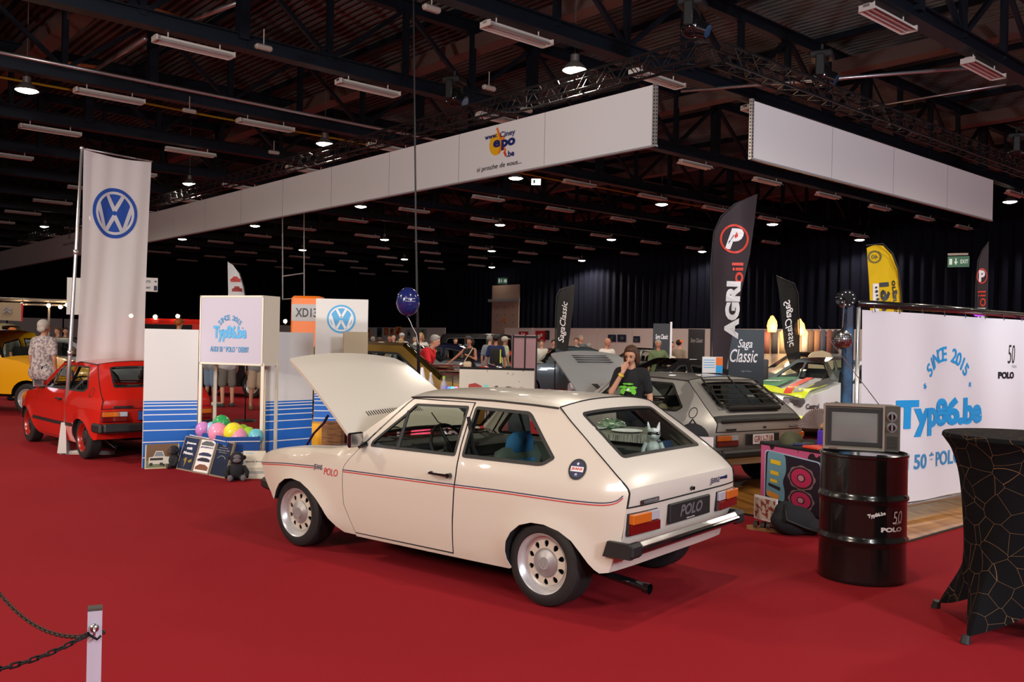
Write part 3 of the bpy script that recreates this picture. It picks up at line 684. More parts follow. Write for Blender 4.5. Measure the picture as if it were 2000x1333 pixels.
    if cfg.get('louvres'):
        mb = MB()
        for k in range(6):
            b = .07+.085*k; mb.add([H.fn(a, b+db, off) for a, db, off in ((-.44, 0, .05), (.44, 0, .05), (.44, .030, .066), (-.44, .030, .066))]+[H.fn(a, b+db, off) for a, db, off in ((-.44, .008, .042), (.44, .008, .042), (.44, .038, .060), (-.44, .038, .060))], [(0, 1, 2, 3), (7, 6, 5, 4), (0, 4, 5, 1), (1, 5, 6, 2), (2, 6, 7, 3), (3, 7, 4, 0)])
        for a in (-.44, 0, .44): mb.tube([H.fn(a, b, .045) for b in (.05, .2, .4, .54)], .010, 5)
        mb.rbox(H.fn(0, .56, .03), (.06, .84, .05), .015, (0, -.6, 0)); kid('window_louvre', mb, BLACK, hatch, False)
        mb = MB(); sheet(mb, [(-.595, H.len-.19), (.595, H.len-.19), (.595, H.len-.10), (-.595, H.len-.10)], [], lambda a, b: H.fn(a, b, .006), .08); kid('black_spoiler', mb, BLACK, hatch, False)
        mb = MB(); mb.rbox((-.575, 0, .775), (.06, 1.26, .035), .012, (0, .5, 0)); kid('lip_spoiler', mb, BLACK, hatch, True, 40)
    # wheels
    wr = cfg['wheel']
    for x in (0, 2.335):
        for s in (1, -1):
            if wr == 'steel': make_wheel('wheel', root, x, s*.738, .262, .20, .180, RIMSIL, CREAM, mat('cap_silver', (.40, .38, .39), .48, .5), side=s)
            elif wr == 'red': make_wheel('wheel', root, x, s*.735, .275, .165, .175, mat('wheel_red', (.30, .01, .006), .3, coat=.6), BLACK, BLACK, side=s, logo=False, spokes=8)
            else: make_wheel('wheel', root, x, s*.735, .262, .18, .178, BLACK, BLACK, BLACK, side=s, logo=False, spokes=5)
    return root
# ------------------------------------------------------------------ the hall
carpet = noise_bump(mat('red_carpet', (.245, .0095, .0150), .92, spec=.12), 220, .5, .004)
def on_plane(px, py, p0, n):
    d = ray(px, py); n = Vector(n); return CO + d*((Vector(p0)-CO).dot(n)/d.dot(n))
mb = MB(); P4 = [AB(-22, -22), AB(-22, 44), AB(71, 44), AB(71, -22)]
mb.add([p for p in P4], [(0, 1, 2, 3)]); struct(mb.build('floor', carpet))
# parquet patch of the stand
wood = mat('parquet', (.35, .18, .05), .35, coat=.3)
def brick_wood(m):
    nt = m.node_tree; tc = nt.nodes.new('ShaderNodeTexCoord'); b = nt.nodes.new('ShaderNodeTexBrick'); mp = nt.nodes.new('ShaderNodeMapping'); mp.inputs['Rotation'].default_value = (0, 0, TH+.6)
    b.inputs['Scale'].default_value = 4; b.inputs['Color1'].default_value = (*g_('b8803a'), 1); b.inputs['Color2'].default_value = (*g_('8f5a22'), 1); b.inputs['Mortar'].default_value = (*g_('6a4018'), 1); b.inputs['Mortar Size'].default_value = .004; b.inputs['Row Height'].default_value = .3; b.inputs['Brick Width'].default_value = 1.4
    nt.links.new(tc.outputs['Object'], mp.inputs['Vector']); nt.links.new(mp.outputs['Vector'], b.inputs['Vector']); nt.links.new(b.outputs['Color'], bsdf(m).inputs['Base Color'])
brick_wood(wood)
c0 = Vector((3.24, 7.45, 0))
mb = MB(); q = [c0, c0+BX*5, c0+BX*5+AX*2.75, c0+AX*2.75]; mb.add([v+Vector((0, 0, z)) for z in (0, .012) for v in q], [(4, 5, 6, 7), (0, 1, 5, 4), (1, 2, 6, 5), (2, 3, 7, 6), (3, 0, 4, 7)])
fp = tag(mb.build('parquet_floor', wood), 'honey coloured wooden parquet patch laid on the red carpet under the white backdrop', 'flooring')
mb = MB(); mb.tube([v+Vector((0, 0, .012)) for v in q], .010, 6, True); mb.build('edge_strip', BLACK, fp)
# ceiling: corrugated deck
deck = noise_col(mat('ceiling_deck', g_('6a5048'), .38, metal=.4), g_('444a4a'), g_('6a7070'), .5)
mb = MB(); vs = []; k = 0; b = -18.0; prof = []
while b < 44: prof += [(b, 9.35), (b+.07, 9.35), (b+.10, 9.43), (b+.18, 9.43), (b+.21, 9.35)]; b += .21
for (b, z) in prof: vs += [AB(-16, b, z), AB(71, b, z)]
mb.add(vs, [(2*i, 2*i+1, 2*i+3, 2*i+2) for i in range(len(prof)-1)]); struct(mb.build('ceiling', deck))
# curtained walls
curt = mat('navy_curtain', g_('0d0f1c'), .95, spec=.15)
def pleated(p0, dr, L, nrm, name, z0=0.0, z1=9.4, per=.55, amp=.12):
    mb = MB(); n = int(L/per*8); vs = []
    for i in range(n+1):
        s = L*i/n; o = amp*math.sin(2*PI*s/per+1.3*math.sin(s*.9))
        vs += [p0+dr*s+nrm*o+Vector((0, 0, z0)), p0+dr*s+nrm*o*.7+Vector((0, 0, z1))]
    mb.add(vs, [(2*i, 2*i+1, 2*i+3, 2*i+2) for i in range(n)]); return struct(mb.build(name, curt, smooth=True))
pleated(AB(-14, 43.4), AX, 84, BX, 'wall_right'); pleated(AB(70, 43.4), -BX, 62, AX, 'wall_back')
# loading door on the curtained wall
pA = on_plane(961, 640, AB(0, 42.9), BX).dot(AX); pB = on_plane(1013, 640, AB(0, 42.9), BX).dot(AX)
mb = MB()
def wall_box(mb, a0, a1, z0, z1, b, t=.1, mi=0): mb.add([AB(a, bb, z) for bb in (b, b+t) for (a, z) in ((a0, z0), (a1, z0), (a1, z1), (a0, z1))], [(0, 1, 2, 3), (7, 6, 5, 4), (0, 4, 5, 1), (1, 5, 6, 2), (2, 6, 7, 3), (3, 7, 4, 0)], mi)
wall_box(mb, pB, pA, 0, 5.65, 42.85); dr = struct(mb.build('door_1', mat('door_white', g_('b59a8c'), .6)))
mb = MB(); wall_box(mb, pB-.2, pA+.3, 4.45, 4.65, 42.7); mb.build('door_track', PRGREY, dr)
mb = MB(); wall_box(mb, (pA+pB)/2-.1, (pA+pB)/2+.1, 3.0, 3.25, 42.8, .02, 1)
for i in range(3):
    for j in range(7): wall_box(mb, pB+.5+.9*i, pB+.56+.9*i, .7+.55*j, .76+.55*j, 42.8, .02)
mb.build('door_fastener', [BLACK, ORANGE], dr)
# roof trusses run along B, one every 4.87 m along A
steel = mat('blue_steel', g_('0b131f'), .5, metal=.2); steel2 = mat('primer_steel', g_('5a4540'), .6)
TA = [2.3+4.87*k for k in range(14)]
b0, b1 = -16.0, 43.0
def truss_mb():
    mb = MB(); Y = lambda b, z: BX*b+Vector((0, 0, z))
    def bar(p, q, w, h, mi=0):
        d = (q-p); L = d.length; d.normalize(); n = AX; u = d.cross(n).normalized()
        mb.add([c+n*(w/2*sx)+u*(h/2*sy) for c in (p, q) for sx, sy in ((-1, -1), (1, -1), (1, 1), (-1, 1))], [(0, 1, 2, 3), (7, 6, 5, 4), (0, 4, 5, 1), (1, 5, 6, 2), (2, 6, 7, 3), (3, 7, 4, 0)], mi)
    for z, w, h in ((7.22, .30, .035), (7.36, .05, .26), (7.50, .22, .03), (8.92, .20, .03), (9.06, .05, .22), (9.17, .26, .03)): bar(Y(b0, z), Y(b1, z), w, h)
    n = 0; b = -15.4
    while b < b1-.5:
        bar(Y(b, 7.4), Y(b, 9.1), .12 if n % 4 else .24, .12 if n % 4 else .20)
        if b+1.925 < b1: 
            if n % 2: bar(Y(b, 7.45), Y(b+1.925, 9.0), .09, .09)
            else: bar(Y(b, 9.0), Y(b+1.925, 7.45), .09, .09)
        b += 1.925; n += 1
    return mb
t0 = truss_mb().build('roof_truss', steel); t0.location = AX*TA[0]; struct(t0)
for a in TA[1:]:
    c = t0.copy(); COL.objects.link(c); c.location = AX*a
mb = MB()
for i, b in enumerate([-14.0+3.85*k for k in range(15)]):
    mb.add([AB(a, b+db, z) for a in (-14, 70) for (db, z) in ((-.06, 9.19), (.06, 9.19), (.06, 9.34), (-.06, 9.34))], [(0, 1, 2, 3), (7, 6, 5, 4), (0, 4, 5, 1), (1, 5, 6, 2), (2, 6, 7, 3), (3, 7, 4, 0)])
struct(mb.build('trim_1', steel)); mb = MB()
for b in [-9.4+7.7*k for k in range(7)]:
    mb.add([AB(a, b+db, z) for a in (-14, 70) for (db, z) in ((-.22, 8.55), (.22, 8.55), (.22, 8.88), (-.22, 8.88))], [(0, 1, 2, 3), (7, 6, 5, 4), (0, 4, 5, 1), (1, 5, 6, 2), (2, 6, 7, 3), (3, 7, 4, 0)])
struct(mb.build('trim_2', steel2))
# small ceiling services: conduits, yellow gas line, emergency light boxes
def pipe(name, pts, r, m, label, cat='pipe', group=None): mb = MB(); mb.tube(pts, r, 6); return tag(mb.build(name, m, None, True), label, cat, group)
pipe('gas_pipe', [AB(24.2, b, 7.62+.015*math.sin(b)) for b in range(-2, 40, 2)], .03, mat('yellow_pipe', g_('a88a1c'), .5), 'yellow gas pipe running along a roof truss')
pipe('gas_pipe', [AB(2.6, b, 7.75) for b in range(6, 40, 2)], .035, mat('yellow_pipe'), 'yellow gas pipe on the roof truss above the right fascia')
pipe('conduit', [AB(20.0, b, 7.05) for b in range(4, 20, 2)], .035, STEEL, 'grey conduit under the roof behind the white flag', 'pipe')
for n_, (px, py, px2, py2, z) in enumerate([(480, 0, 330, 55, 8.2), (285, 75, 180, 140, 8.2)]):
    pipe('duct_rail', [at_z(px, py, z), at_z(px2, py2, z)], .05, STEEL, ['steel rail crossing the trusses at the top edge', 'steel rail crossing the trusses below the first one'][n_], 'rail')
for n_, (x0, y0, x1, y1) in enumerate([(1060, 385/2, 1890, 132)]): pass
pipe('cable_tray', [at_z(1330, 178, 7.2), at_z(1900, 132, 7.2)], .035, STEEL, 'twisted silver sleeve hanging between roof trusses', 'cable')
pipe('tension_rod', [at_z(1660, 215, 7.2), at_z(1965, 165, 7.2)], .02, STEEL, 'thin bright rod hanging between roof trusses', 'rod')
pipe('orange_rail', [at_z(275, 12, 8.4), at_z(350, 33, 8.4)], .05, mat('orange_steel', g_('8a4a22'), .6), 'orange steel channel near the top edge of the roof', 'rail')
pipe('orange_rail', [at_z(120, 122, 8.4), at_z(190, 131, 8.4)], .05, mat('orange_steel'), 'orange steel channel on the roof above the flag', 'rail')
for n_, (px, py) in enumerate([(843, 17), (1028, 215), (370, 217), (955, 172), (515, 93), (535, 298)]):
    p = at_z(px, py, 7.0); mb = MB(); mb.rbox((0, 0, 0), (.34, .12, .10), .03); mb.tube([(0, 0, .04), (0, 0, .35)], .012, 5)
    o = tag(mb.build('emergency_light', mat('old_white_plastic', g_('9b8f86'), .6), None), 'small white emergency light box hanging under a roof truss', 'light', 'emergency lights under the roof'); o.location = p; o.rotation_euler = (0, 0, TH)
# unlit fluorescent battens on a regular grid
FIX = []
def fixture_mesh():
    a = MB(); a.rbox((0, 0, .05), (1.52, .13, .07), .01); a.box((.745, 0, .02), (.03, .26, .10)); a.box((-.745, 0, .02), (.03, .26, .10)); a.cyl((.5, 0, .08), (.5, 0, .19), .012, n=6); a.cyl((-.5, 0, .08), (-.5, 0, .19), .012, n=6)
    b = MB(); b.add([(-.74, -.15, -.03), (.74, -.15, -.03), (.74, -.055, .05), (-.74, -.055, .05), (-.74, .055, .05), (.74, .055, .05), (.74, .15, -.03), (-.74, .15, -.03)], [(0, 1, 2, 3), (3, 2, 5, 4), (4, 5, 6, 7)])
    c = MB()
    for s in (-1, 1): c.cyl((-.72, s*.055, -.005), (.72, s*.055, -.005), .016, n=8)
    return a, b, c
fa, fb, fc = fixture_mesh(); WF = mat('fixture_white', g_('c9c0b8'), .45); TUBE = mat('unlit_tube', g_('b8b4b8'), .2, coat=.5)
def proj(p): d = Vector(p)-CO; return 1000+FPX*d.dot(CR)/d.dot(CF), 666.5-FPX*d.dot(CU)/d.dot(CF), d.dot(CF)
proto = None; protof = None
for i, a in enumerate([7.17-4.87, 7.17]+[7.17+4.87*k for k in range(1, 13)]):
    for j in range(-4, 11):
        p = AB(a, 6.75+3.85*j, 7.02); x, y, d = proj(p)
        if d < 2 or not (-60 < x < 2060) or y < -40 or 6.75+3.85*j > 42: continue
        rowlab = ['first', 'second', 'third', 'fourth', 'fifth', 'sixth', 'seventh', 'eighth', 'ninth', 'tenth', 'eleventh', 'twelfth', 'thirteenth', 'fourteenth'][i]
        lab = 'unlit white fluorescent batten hanging under the %s roof truss from the camera' % rowlab; grp = 'battens under the %s roof truss' % rowlab
        if d < 26:
            if proto is None:
                proto = thing('batten_light', lab, 'light', p, TH, grp); PR = [fa.build('housing', WF, proto), fb.build('reflector', WF, proto), fc.build('tube', TUBE, proto)]
            else:
                r = proto.copy(); COL.objects.link(r); r.location = p; r['label'] = lab; r['group'] = grp
                for k in PR: c = k.copy(); COL.objects.link(c); c.parent = r
        else:
            if protof is None:
                m2 = MB(); m2.rbox((0, 0, .05), (1.52, .13, .07), .01); m2.add(fb.v, fb.f); m2.cyl((.5, 0, .08), (.5, 0, .19), .015, n=4); m2.cyl((-.72, 0, -.005), (.72, 0, -.005), .03, n=6)
                protof = m2.build('batten_light', WF); r = protof
            else: r = protof.copy(); COL.objects.link(r)
            r.location = p; r.rotation_euler = (0, 0, TH); tag(r, lab, 'light', grp)
# lit high bay lamps
LAMPGLOW = mat('lamp_glow', (1, .9, .75), .5, emit=(1.0, .90, .74), es=26); LAMPOFF = mat('lamp_unlit', g_('b09aa0'), .3)
def high_bay(p, lit, lab, grp):
    t = thing('high_bay_lamp', lab, 'lamp', p, 0, grp)
    a = MB(); a.lathe([(.24, 0), (.22, .05), (.12, .15), (.09, .17), (.09, .30), (.0, .31)], 24); a.tube([(0, 0, .3), (0, 0, 2.45)], .012, 5)
    A_ = a.build('reflector', mat('lamp_housing', g_('6c6660'), .4, .5), t, True, 40)
    b = MB(); b.lathe([(0, -.05), (.10, -.045), (.19, -.02), (.225, .005)], 24); B_ = b.build('lens', LAMPGLOW if lit else LAMPOFF, t, True)
    return t, A_, B_
hb = None
for a in LAMP_A:
    for b in LAMP_B:
        p = AB(a, b, LAMP_Z); x, y, d = proj(p)
        if d < 2 or not (-40 < x < 2040) or y < -40: continue
        if (a, b) == (12.5, 5.1): high_bay(p, False, 'switched off high bay lamp at the top edge left of the hanging cable', None); continue
        lab, grp = 'lit warm white high bay lamp hanging from the dark roof', 'lit high bay lamps'
        if (a, b) == (12.5, 12.5): lab, grp = 'brightest high bay lamp shining just above the long white fascia', None
        if (a, b) == (22.1, 5.1): lab, grp = 'lit high bay lamp at the upper left edge above the flag', None
        if hb is None: hb = high_bay(p, True, lab, grp)
        else:
            r = hb[0].copy(); COL.objects.link(r); r.location = p; r['label'] = lab
            if grp: r['group'] = grp
            elif 'group' in r: del r['group']
            for k in hb[1:]: c = k.copy(); COL.objects.link(c); c.parent = r
# hanging white fascias
FASC = mat('fascia_white', (.80, .79, .78), .5); ALU = mat('alu_post', (.62, .60, .57), .35, metal=.7)
FBB, FAA = 11.62, 9.16
t = thing('hanging_fascia', 'long white fascia board with event web address hanging over the stands', 'sign', AB(9.77, FBB, 4.9), 0)
off = t.location
aa = 9.77
while aa < 62:
    mb = MB(); n = 2.6; mb.add([AB(a, b, z)-off for b in (FBB, FBB+.05) for (a, z) in ((aa+.003, 4.9), (aa+n-.003, 4.9), (aa+n-.003, 5.9), (aa+.003, 5.9))], [(0, 1, 2, 3), (7, 6, 5, 4), (0, 4, 5, 1), (1, 5, 6, 2), (2, 6, 7, 3), (3, 7, 4, 0)])
    mb.build('panel', FASC, t); aa += 2.6
def post(par, p, off):
    mb = MB(); mb.box(p-off+Vector((0, 0, .5)), (.06, .06, 1.06), (0, 0, TH)); o = mb.build('end_post', ALU, par)
    mb = MB()
    for k in range(17):
        for dd in (-AX, AX, -BX): mb.cyl(p-off+Vector((0, 0, .02+.06*k))+dd*.030, p-off+Vector((0, 0, .02+.06*k))+dd*.0325, .014, n=8)
    mb.build('slot_hole', DARK, o); return o
post(t, AB(9.74, FBB+.02, 4.9), off)
mb = MB(); mb.add([AB(a, b, z)-off for a in (9.7, 61.8) for (b, z) in ((FBB-.01, 4.87), (FBB+.06, 4.87), (FBB+.06, 4.9), (FBB-.01, 4.9))], [(0, 1, 2, 3), (7, 6, 5, 4), (0, 4, 5, 1), (1, 5, 6, 2), (2, 6, 7, 3), (3, 7, 4, 0)]); mb.build('bottom_rail', PRGREY, t)
def fas(px, py): p = on_plane(px, py, AB(0, FBB), BX); return -p.dot(AX), p.z
XF = frame_X(BX*(FBB-.004)-off, -AX, (0, 0, 1))
mb = MB()
for k_ in range(1, 20): stroke(mb, [(-9.77-2.6*k_, 4.9), (-9.77-2.6*k_, 5.9)], .008, .001, X=XF)
mb.build('seam', PRGREY, t)
def ftext(body, x0, x1, y, h, m, z=0.0, **k):
    a, b = fas(x0, y), fas(x1, y); c = fas((x0+x1)/2, y); mb = MB(); text_into(mb, body, (a[0]+b[0])/2, c[1], w=abs(b[0]-a[0]), h=h, z=z, X=XF, **k); return mb.build('lettering', m, t)
NV = mat('deep_navy', g_('1e2a6b'), .5); MUST = mat('mustard', g_('f0b41e'), .5); ORG = mat('logo_orange', g_('ee7a2b'), .5); REDO = mat('logo_red', g_('d8402c'), .5)
mb = MB(); c = fas(970, 282); disc(mb, c[0], c[1], .22, .001, 32, 0, XF); mb.v = mb.v; mb.build('logo_dot', MUST, t)
mb = MB()
for (p1, p2, w_) in (((971, 250), (988, 296), .055), ((986, 266), (974, 300), .05)): stroke(mb, [fas(*p1), fas(*p2)], w_, .003, X=XF)
mb.build('logo_cross', ORG, t); mb = MB(); stroke(mb, [fas(985, 296), fas(989, 305)], .055, .004, X=XF); mb.build('logo_cross', REDO, t)
ftext('www.', 948, 972, 268, .07, NV, .006, bold=.03, shear=.1); ftext('Ciney', 977, 1007, 262, .145, NV, .006, bold=.02); ftext('e', 964, 978, 281, .15, NV, .008, bold=.04); ftext('po', 980, 1007, 281, .21, NV, .008, bold=.05); ftext('.be', 990, 1005, 300, .12, NV, .006, bold=.03)
ftext('si proche de vous...', 932, 1019, 325, .125, PRBLACK, .006, shear=.2, bold=.005)
ftext('PRIVATE GARAGE', 124, 150, 476, .12, mat('faint_red', g_('9a6a72'), .5), .006)
mb = MB(); c = fas(136, 459); disc(mb, c[0], c[1], .2, .002, 6, 0, XF, r0=.14); stroke(mb, [(c[0]-.1, c[1]+.1), (c[0]+.1, c[1]-.1)], .05, .003, X=XF); mb.build('logo_mark', mat('faint_red'), t)
off = AB(FAA, 13.6, 4.9); mb = MB()
for k_ in (16.27, 18.8, 21.45): mb.add([AB(FAA-.003, k_+s_*.004, z_)-off for s_, z_ in ((-1, 4.9), (1, 4.9), (1, 5.9), (-1, 5.9))], [(0, 1, 2, 3)])
seams_ = mb
t2 = thing('hanging_fascia', 'short blank white fascia board hanging above the backdrop stand', 'sign', off, 0)
for b, e in ((13.6, 16.27), (16.27, 18.8), (18.8, 21.45), (21.45, 24.1)):
    mb = MB(); mb.add([AB(a, q, z)-off for a in (FAA, FAA+.05) for (q, z) in ((b+.003, 4.9), (e-.003, 4.9), (e-.003, 5.9), (b+.003, 5.9))], [(3, 2, 1, 0), (4, 5, 6, 7), (1, 5, 4, 0), (2, 6, 5, 1), (3, 7, 6, 2), (0, 4, 7, 3)])
    mb.build('panel', FASC, t2)
seams_.build('seam', PRGREY, t2); post(t2, AB(FAA+.02, 13.57, 4.9), off)
mb = MB(); mb.add([AB(a, b, z)-off for b in (13.55, 24.1) for (a, z) in ((FAA-.01, 4.87), (FAA+.06, 4.87), (FAA+.06, 4.9), (FAA-.01, 4.9))], [(0, 1, 2, 3), (7, 6, 5, 4), (0, 4, 5, 1), (1, 5, 6, 2), (2, 6, 7, 3), (3, 7, 4, 0)]); mb.build('bottom_rail', PRGREY, t2)
# black lighting trusses above the fascias
BT = mat('black_truss', (.02, .02, .022), .35, metal=.5)
def box_truss(p, d, L, lab):
    side = d.cross(Vector((0, 0, 1))).normalized(); mb = MB(); q = .15; up = Vector((0, 0, 1))
    cs = [side*a*q+up*b*q for a, b in ((-1, -1), (1, -1), (1, 1), (-1, 1))]
    for c in cs: mb.tube([c, c+d*L], .025, 6)
    n = int(L/.5)
    for i in range(n):
        for k in range(4): a, b = cs[k], cs[(k+1) % 4]; mb.tube([a+d*(.5*i), b+d*(.5*i+.25)], .010, 4, caps=False); mb.tube([b+d*(.5*i+.25), a+d*(.5*i+.5)], .010, 4, caps=False)
    o = mb.build('lighting_truss', BT); o.location = p; return tag(o, lab, 'truss')
box_truss(AB(9.0, 11.95, 6.38), AX, 45, 'black lighting truss hanging along the long white fascia')
box_truss(AB(9.0, 12.3, 6.38), BX, 22, 'black lighting truss hanging along the short white fascia')
def moving_head(p, rz, lab):
    t = thing('moving_head_light', lab, 'stage light', p, rz)
    a = MB(); a.rbox((0, 0, .0), (.42, .42, .14), .03); a.tube([(0, 0, .07), (0, 0, .22)], .03, 8); a.build('base', BLACK, t, True, 40)
    a = MB(); a.rbox((.24, 0, -.22), (.06, .16, .40), .02); a.rbox((-.24, 0, -.22), (.06, .16, .40), .02); a.rbox((0, 0, -.08), (.5, .16, .06), .02); a.build('yoke', BLACK, t, True, 40)
    a = MB(); a.sphere((0, 0, -.36), (.18, .20, .20), 14, 10); a.cyl((0, .02, -.36), (0, -.26, -.48), .15, .13, 18); hd = a.build('lamp_head', BLACKG, t, True, 50)
    a = MB(); a.cyl((0, -.262, -.481), (0, -.270, -.485), .11, n=18); a.build('lens', mat('blue_lens', g_('3a5a80'), .1, coat=1), hd)
for (px, py, lab) in [(1352, 35, 'black moving head light where the two lighting trusses meet'), (1605, 135, 'black moving head light above the blank white fascia'), (888, 183, 'black moving head light above the web address fascia'), (1985, 290, 'black moving head light on the truss at the far end of the blank fascia')]:
    B_ = (px, py) != (888, 183) and (px > 1400)
    p = on_plane(px, py-15, AB(9.0, 0), AX) if B_ else on_plane(px, py-15, AB(0, 11.95), BX)
    moving_head(p+Vector((0, 0, .1)), TH+.4, lab)
# cable, balloon
p0 = at(807, -60, 9.6); p1 = at(812, 420, 9.6); p2 = at(818, 742, 9.6)
mb = MB(); mb.tube([p0, p1, at(815, 600, 9.6), p2], [.008, .010, .013, .018], 8); tag(mb.build('hanging_cable', BLACK, None, True), 'long black cable hanging from the roof down behind the white car', 'cable')
t = thing('balloon', 'dark blue printed balloon tied to the long hanging cable', 'balloon', at(797, 588, 9.45))
mb = MB(); prof = []
for i in range(17): a = PI*i/16; prof.append((.122*math.sin(a)*(1-.10*math.cos(a)*-1*(-1 if a > PI/2 else 0)), .14*math.cos(a)*(1 if a < PI/2 else 1.12)))
mb.lathe(prof, 28); mb.cyl((0, 0, -.155), (0, 0, -.175), .008, .016, 10); mb.build('balloon_skin', mat('blue_latex', (.012, .018, .12), .18, coat=.8), t, True)
mb = MB(); mb.tube([(0, 0, -.17), (.03, 0, -.22), (.05, 0, -.27), (.09, .02, -.34), (.11, .05, -.45)], .003, 5); mb.build('ribbon', PRWHITE, t)
mb = MB()
for i, s in enumerate(['Let us now', 'Vous et tous', 'bonnes rou']): text_into(mb, s, 0, .012-.028*i, w=.10, h=.014, z=0)
mb.v = [Vector((v.x+.035, -math.sqrt(max(.0001, .123**2-(v.x+.035)**2-v.y**2*.7)), v.y+.01)) for v in mb.v]; mb.build('lettering', PRWHITE, t)
# exit and way signs
def sign_box(px0, py0, px1, py1, depth, name, lab, m, texts, cat='sign', thick=.08):
    c = at((px0+px1)/2, (py0+py1)/2, depth); w = abs(px1-px0)*depth/FPX; h = abs(py1-py0)*depth/FPX; rz = math.atan2(-c.x, c.y)
    t = thing(name, lab, cat, c, rz); mb = MB(); mb.box((0, 0, 0), (w, thick, h)); mb.build('board', m, t)
    for (s, u, v, tw, th, mm) in texts:
        mb = MB(); X = frame_X((0, -thick/2-.004, 0), (1, 0, 0), (0, 0, 1))
        if s == '[]': mb.add([X @ Vector(q) for q in ((u*w-tw*w/2, v*h-th*h/2, 0), (u*w+tw*w/2, v*h-th*h/2, 0), (u*w+tw*w/2, v*h+th*h/2, 0), (u*w-tw*w/2, v*h+th*h/2, 0))], [(0, 1, 2, 3)])
        elif s == 'v' or s == '>': mb.add([X @ Vector((u*w+a*tw*w, v*h+b*th*h, 0)) for a, b in (((-.5, 0), (0, -.5), (.5, 0), (.15, 0), (.15, .5), (-.15, .5), (-.15, 0)) if s == 'v' else ((.5, 0), (0, .5), (0, .15), (-.5, .15), (-.5, -.15), (0, -.15), (0, -.5)))], [tuple(range(7))])
        else: text_into(mb, s, u*w, v*h, w=tw*w, h=th*h, X=X, bold=.02)
        mb.build('lettering' if s not in ('[]', 'v', '>') else 'pictogram', mm, t)
    return t
EXG = mat('exit_green', g_('2f5b45'), .5, emit=g_('2f5b45'), es=.25)
EW = mat('exit_white', g_('b8c8bc'), .5, emit=g_('b8c8bc'), es=.3)
ex = sign_box(1853, 501, 1891, 522, 30, 'exit_sign', 'green and white exit sign hanging above the backdrop stand', EXG, [('EXIT', .27, .0, .36, .36, EW), ('v', -.12, 0, .18, .62, EW), ('[]', -.36, 0, .14, .55, EW)])
sign_box(1853, 495, 1889, 499, 30, 'sign_housing', 'pale housing on top of the exit sign', mat('old_white_plastic'), [], 'housing')
sign_box(972, 543, 991, 555, 60, 'exit_sign', 'green exit sign above the white loading door', EXG, [('v', -.1, 0, .2, .6, EW), ('[]', -.33, 0, .16, .6, EW), ('[]', .28, 0, .3, .5, EW)])
sign_box(1038, 350, 1056, 361, 23, 'exit_sign', 'small lit white exit sign under the roof by the fascia corner', mat('lit_sign', (.9, .95, .9), .5, emit=(.9, .95, .85), es=2.2), [('[]', -.2, 0, .2, .6, EXG)])
sign_box(278, 543, 307, 570, 22, 'way_sign', 'white way sign with arrow beside the white flag', WHITEB, [('TOILETTES', -.2, .22, .5, .16, NAVY), ('>', .36, .24, .16, .2, NAVY), ('RESTAURANT', -.2, -.22, .5, .16, NAVY), ('[]', .36, -.24, .2, .34, NAVY)])
sign_box(132, 543, 160, 615, 22, 'way_sign', 'white way sign panel hanging behind the flag pole', WHITEB, [])
# far white booth partitions with posters
PART = mat('booth_white', (.70, .64, .60), .6)
def partition(a0, a1, b, z1=2.5, lab='', name='booth_partition'):
    t = thing(name, lab, 'partition wall', AB(a0, b, 0)); n = max(1, round(abs(a1-a0)/3)); o = AB(a0, b, 0)
    for i in range(n):
        x0 = a0+(a1-a0)*i/n; x1 = a0+(a1-a0)*(i+1)/n-.04; mb = MB()
        mb.add([AB(a, q, z)-o for q in (b, b+.05) for (a, z) in ((x0, 0), (x1, 0), (x1, z1), (x0, z1))], [(0, 1, 2, 3), (7, 6, 5, 4), (0, 4, 5, 1), (1, 5, 6, 2), (2, 6, 7, 3), (3, 7, 4, 0)]); mb.build('panel', PART, t)
    return t
partition(18, pB-1.2, 40.5, lab='white booth partition behind the crowd beside the loading door, towards the backdrop')
partition(0, 17, 40.5, lab='white booth partition behind the black printed panels')
partition(-14, -1, 40.5, lab='white booth partition beyond the backdrop stand')
partition(pA+2.5, 66, 40.5, lab='white booth partition with framed prints near the hall corner')
t = thing('booth_partition', 'white booth partition along the far left curtain', 'partition wall', AB(66, 0)); o = AB(66, 0)
for i in range(12):
    mb = MB(); x0 = -6+3.4*i; mb.add([AB(a, q, z)-o for a in (66, 66.05) for (q, z) in ((x0, 0), (x0+3.3, 0), (x0+3.3, 2.5), (x0, 2.5))], [(3, 2, 1, 0), (4, 5, 6, 7), (1, 5, 4, 0), (2, 6, 5, 1), (3, 7, 6, 2), (0, 4, 7, 3)]); mb.build('panel', PART, t)
# posters hung on the partitions: (px, py, w px, h px, colour)
PN = 0
def poster(px, py, w, h, cols, lab, b=40.42):
    p = on_plane(px, py, AB(0, b), BX); d = proj(p)[2]; ww = w*d/FPX/.72; hh = h*d/FPX
    t = thing('poster', lab, 'poster', p, 0); X = frame_X((0, 0, 0), -AX, (0, 0, 1)); mb = MB(); mb.add([X @ Vector((sx*ww/2, sy*hh/2, z)) for z in (-.02, 0) for sx, sy in ((-1, -1), (1, -1), (1, 1), (-1, 1))], [(4, 5, 6, 7), (0, 1, 5, 4), (1, 2, 6, 5), (2, 3, 7, 6), (3, 0, 4, 7)]); mb.build('sheet', mat('poster_'+cols[0], g_(cols[0]), .6), t)
    mb = MB(); r = random.Random(px)
    for k in range(3):
        cx, cy = r.uniform(-.2, .2)*ww, r.uniform(-.25, .25)*hh; disc(mb, cx, cy, min(ww, hh)*r.uniform(.12, .24), .003+.002*k, 10, 0, X)
    mb.build('print', mat('poster_'+cols[1], g_(cols[1]), .6), t)
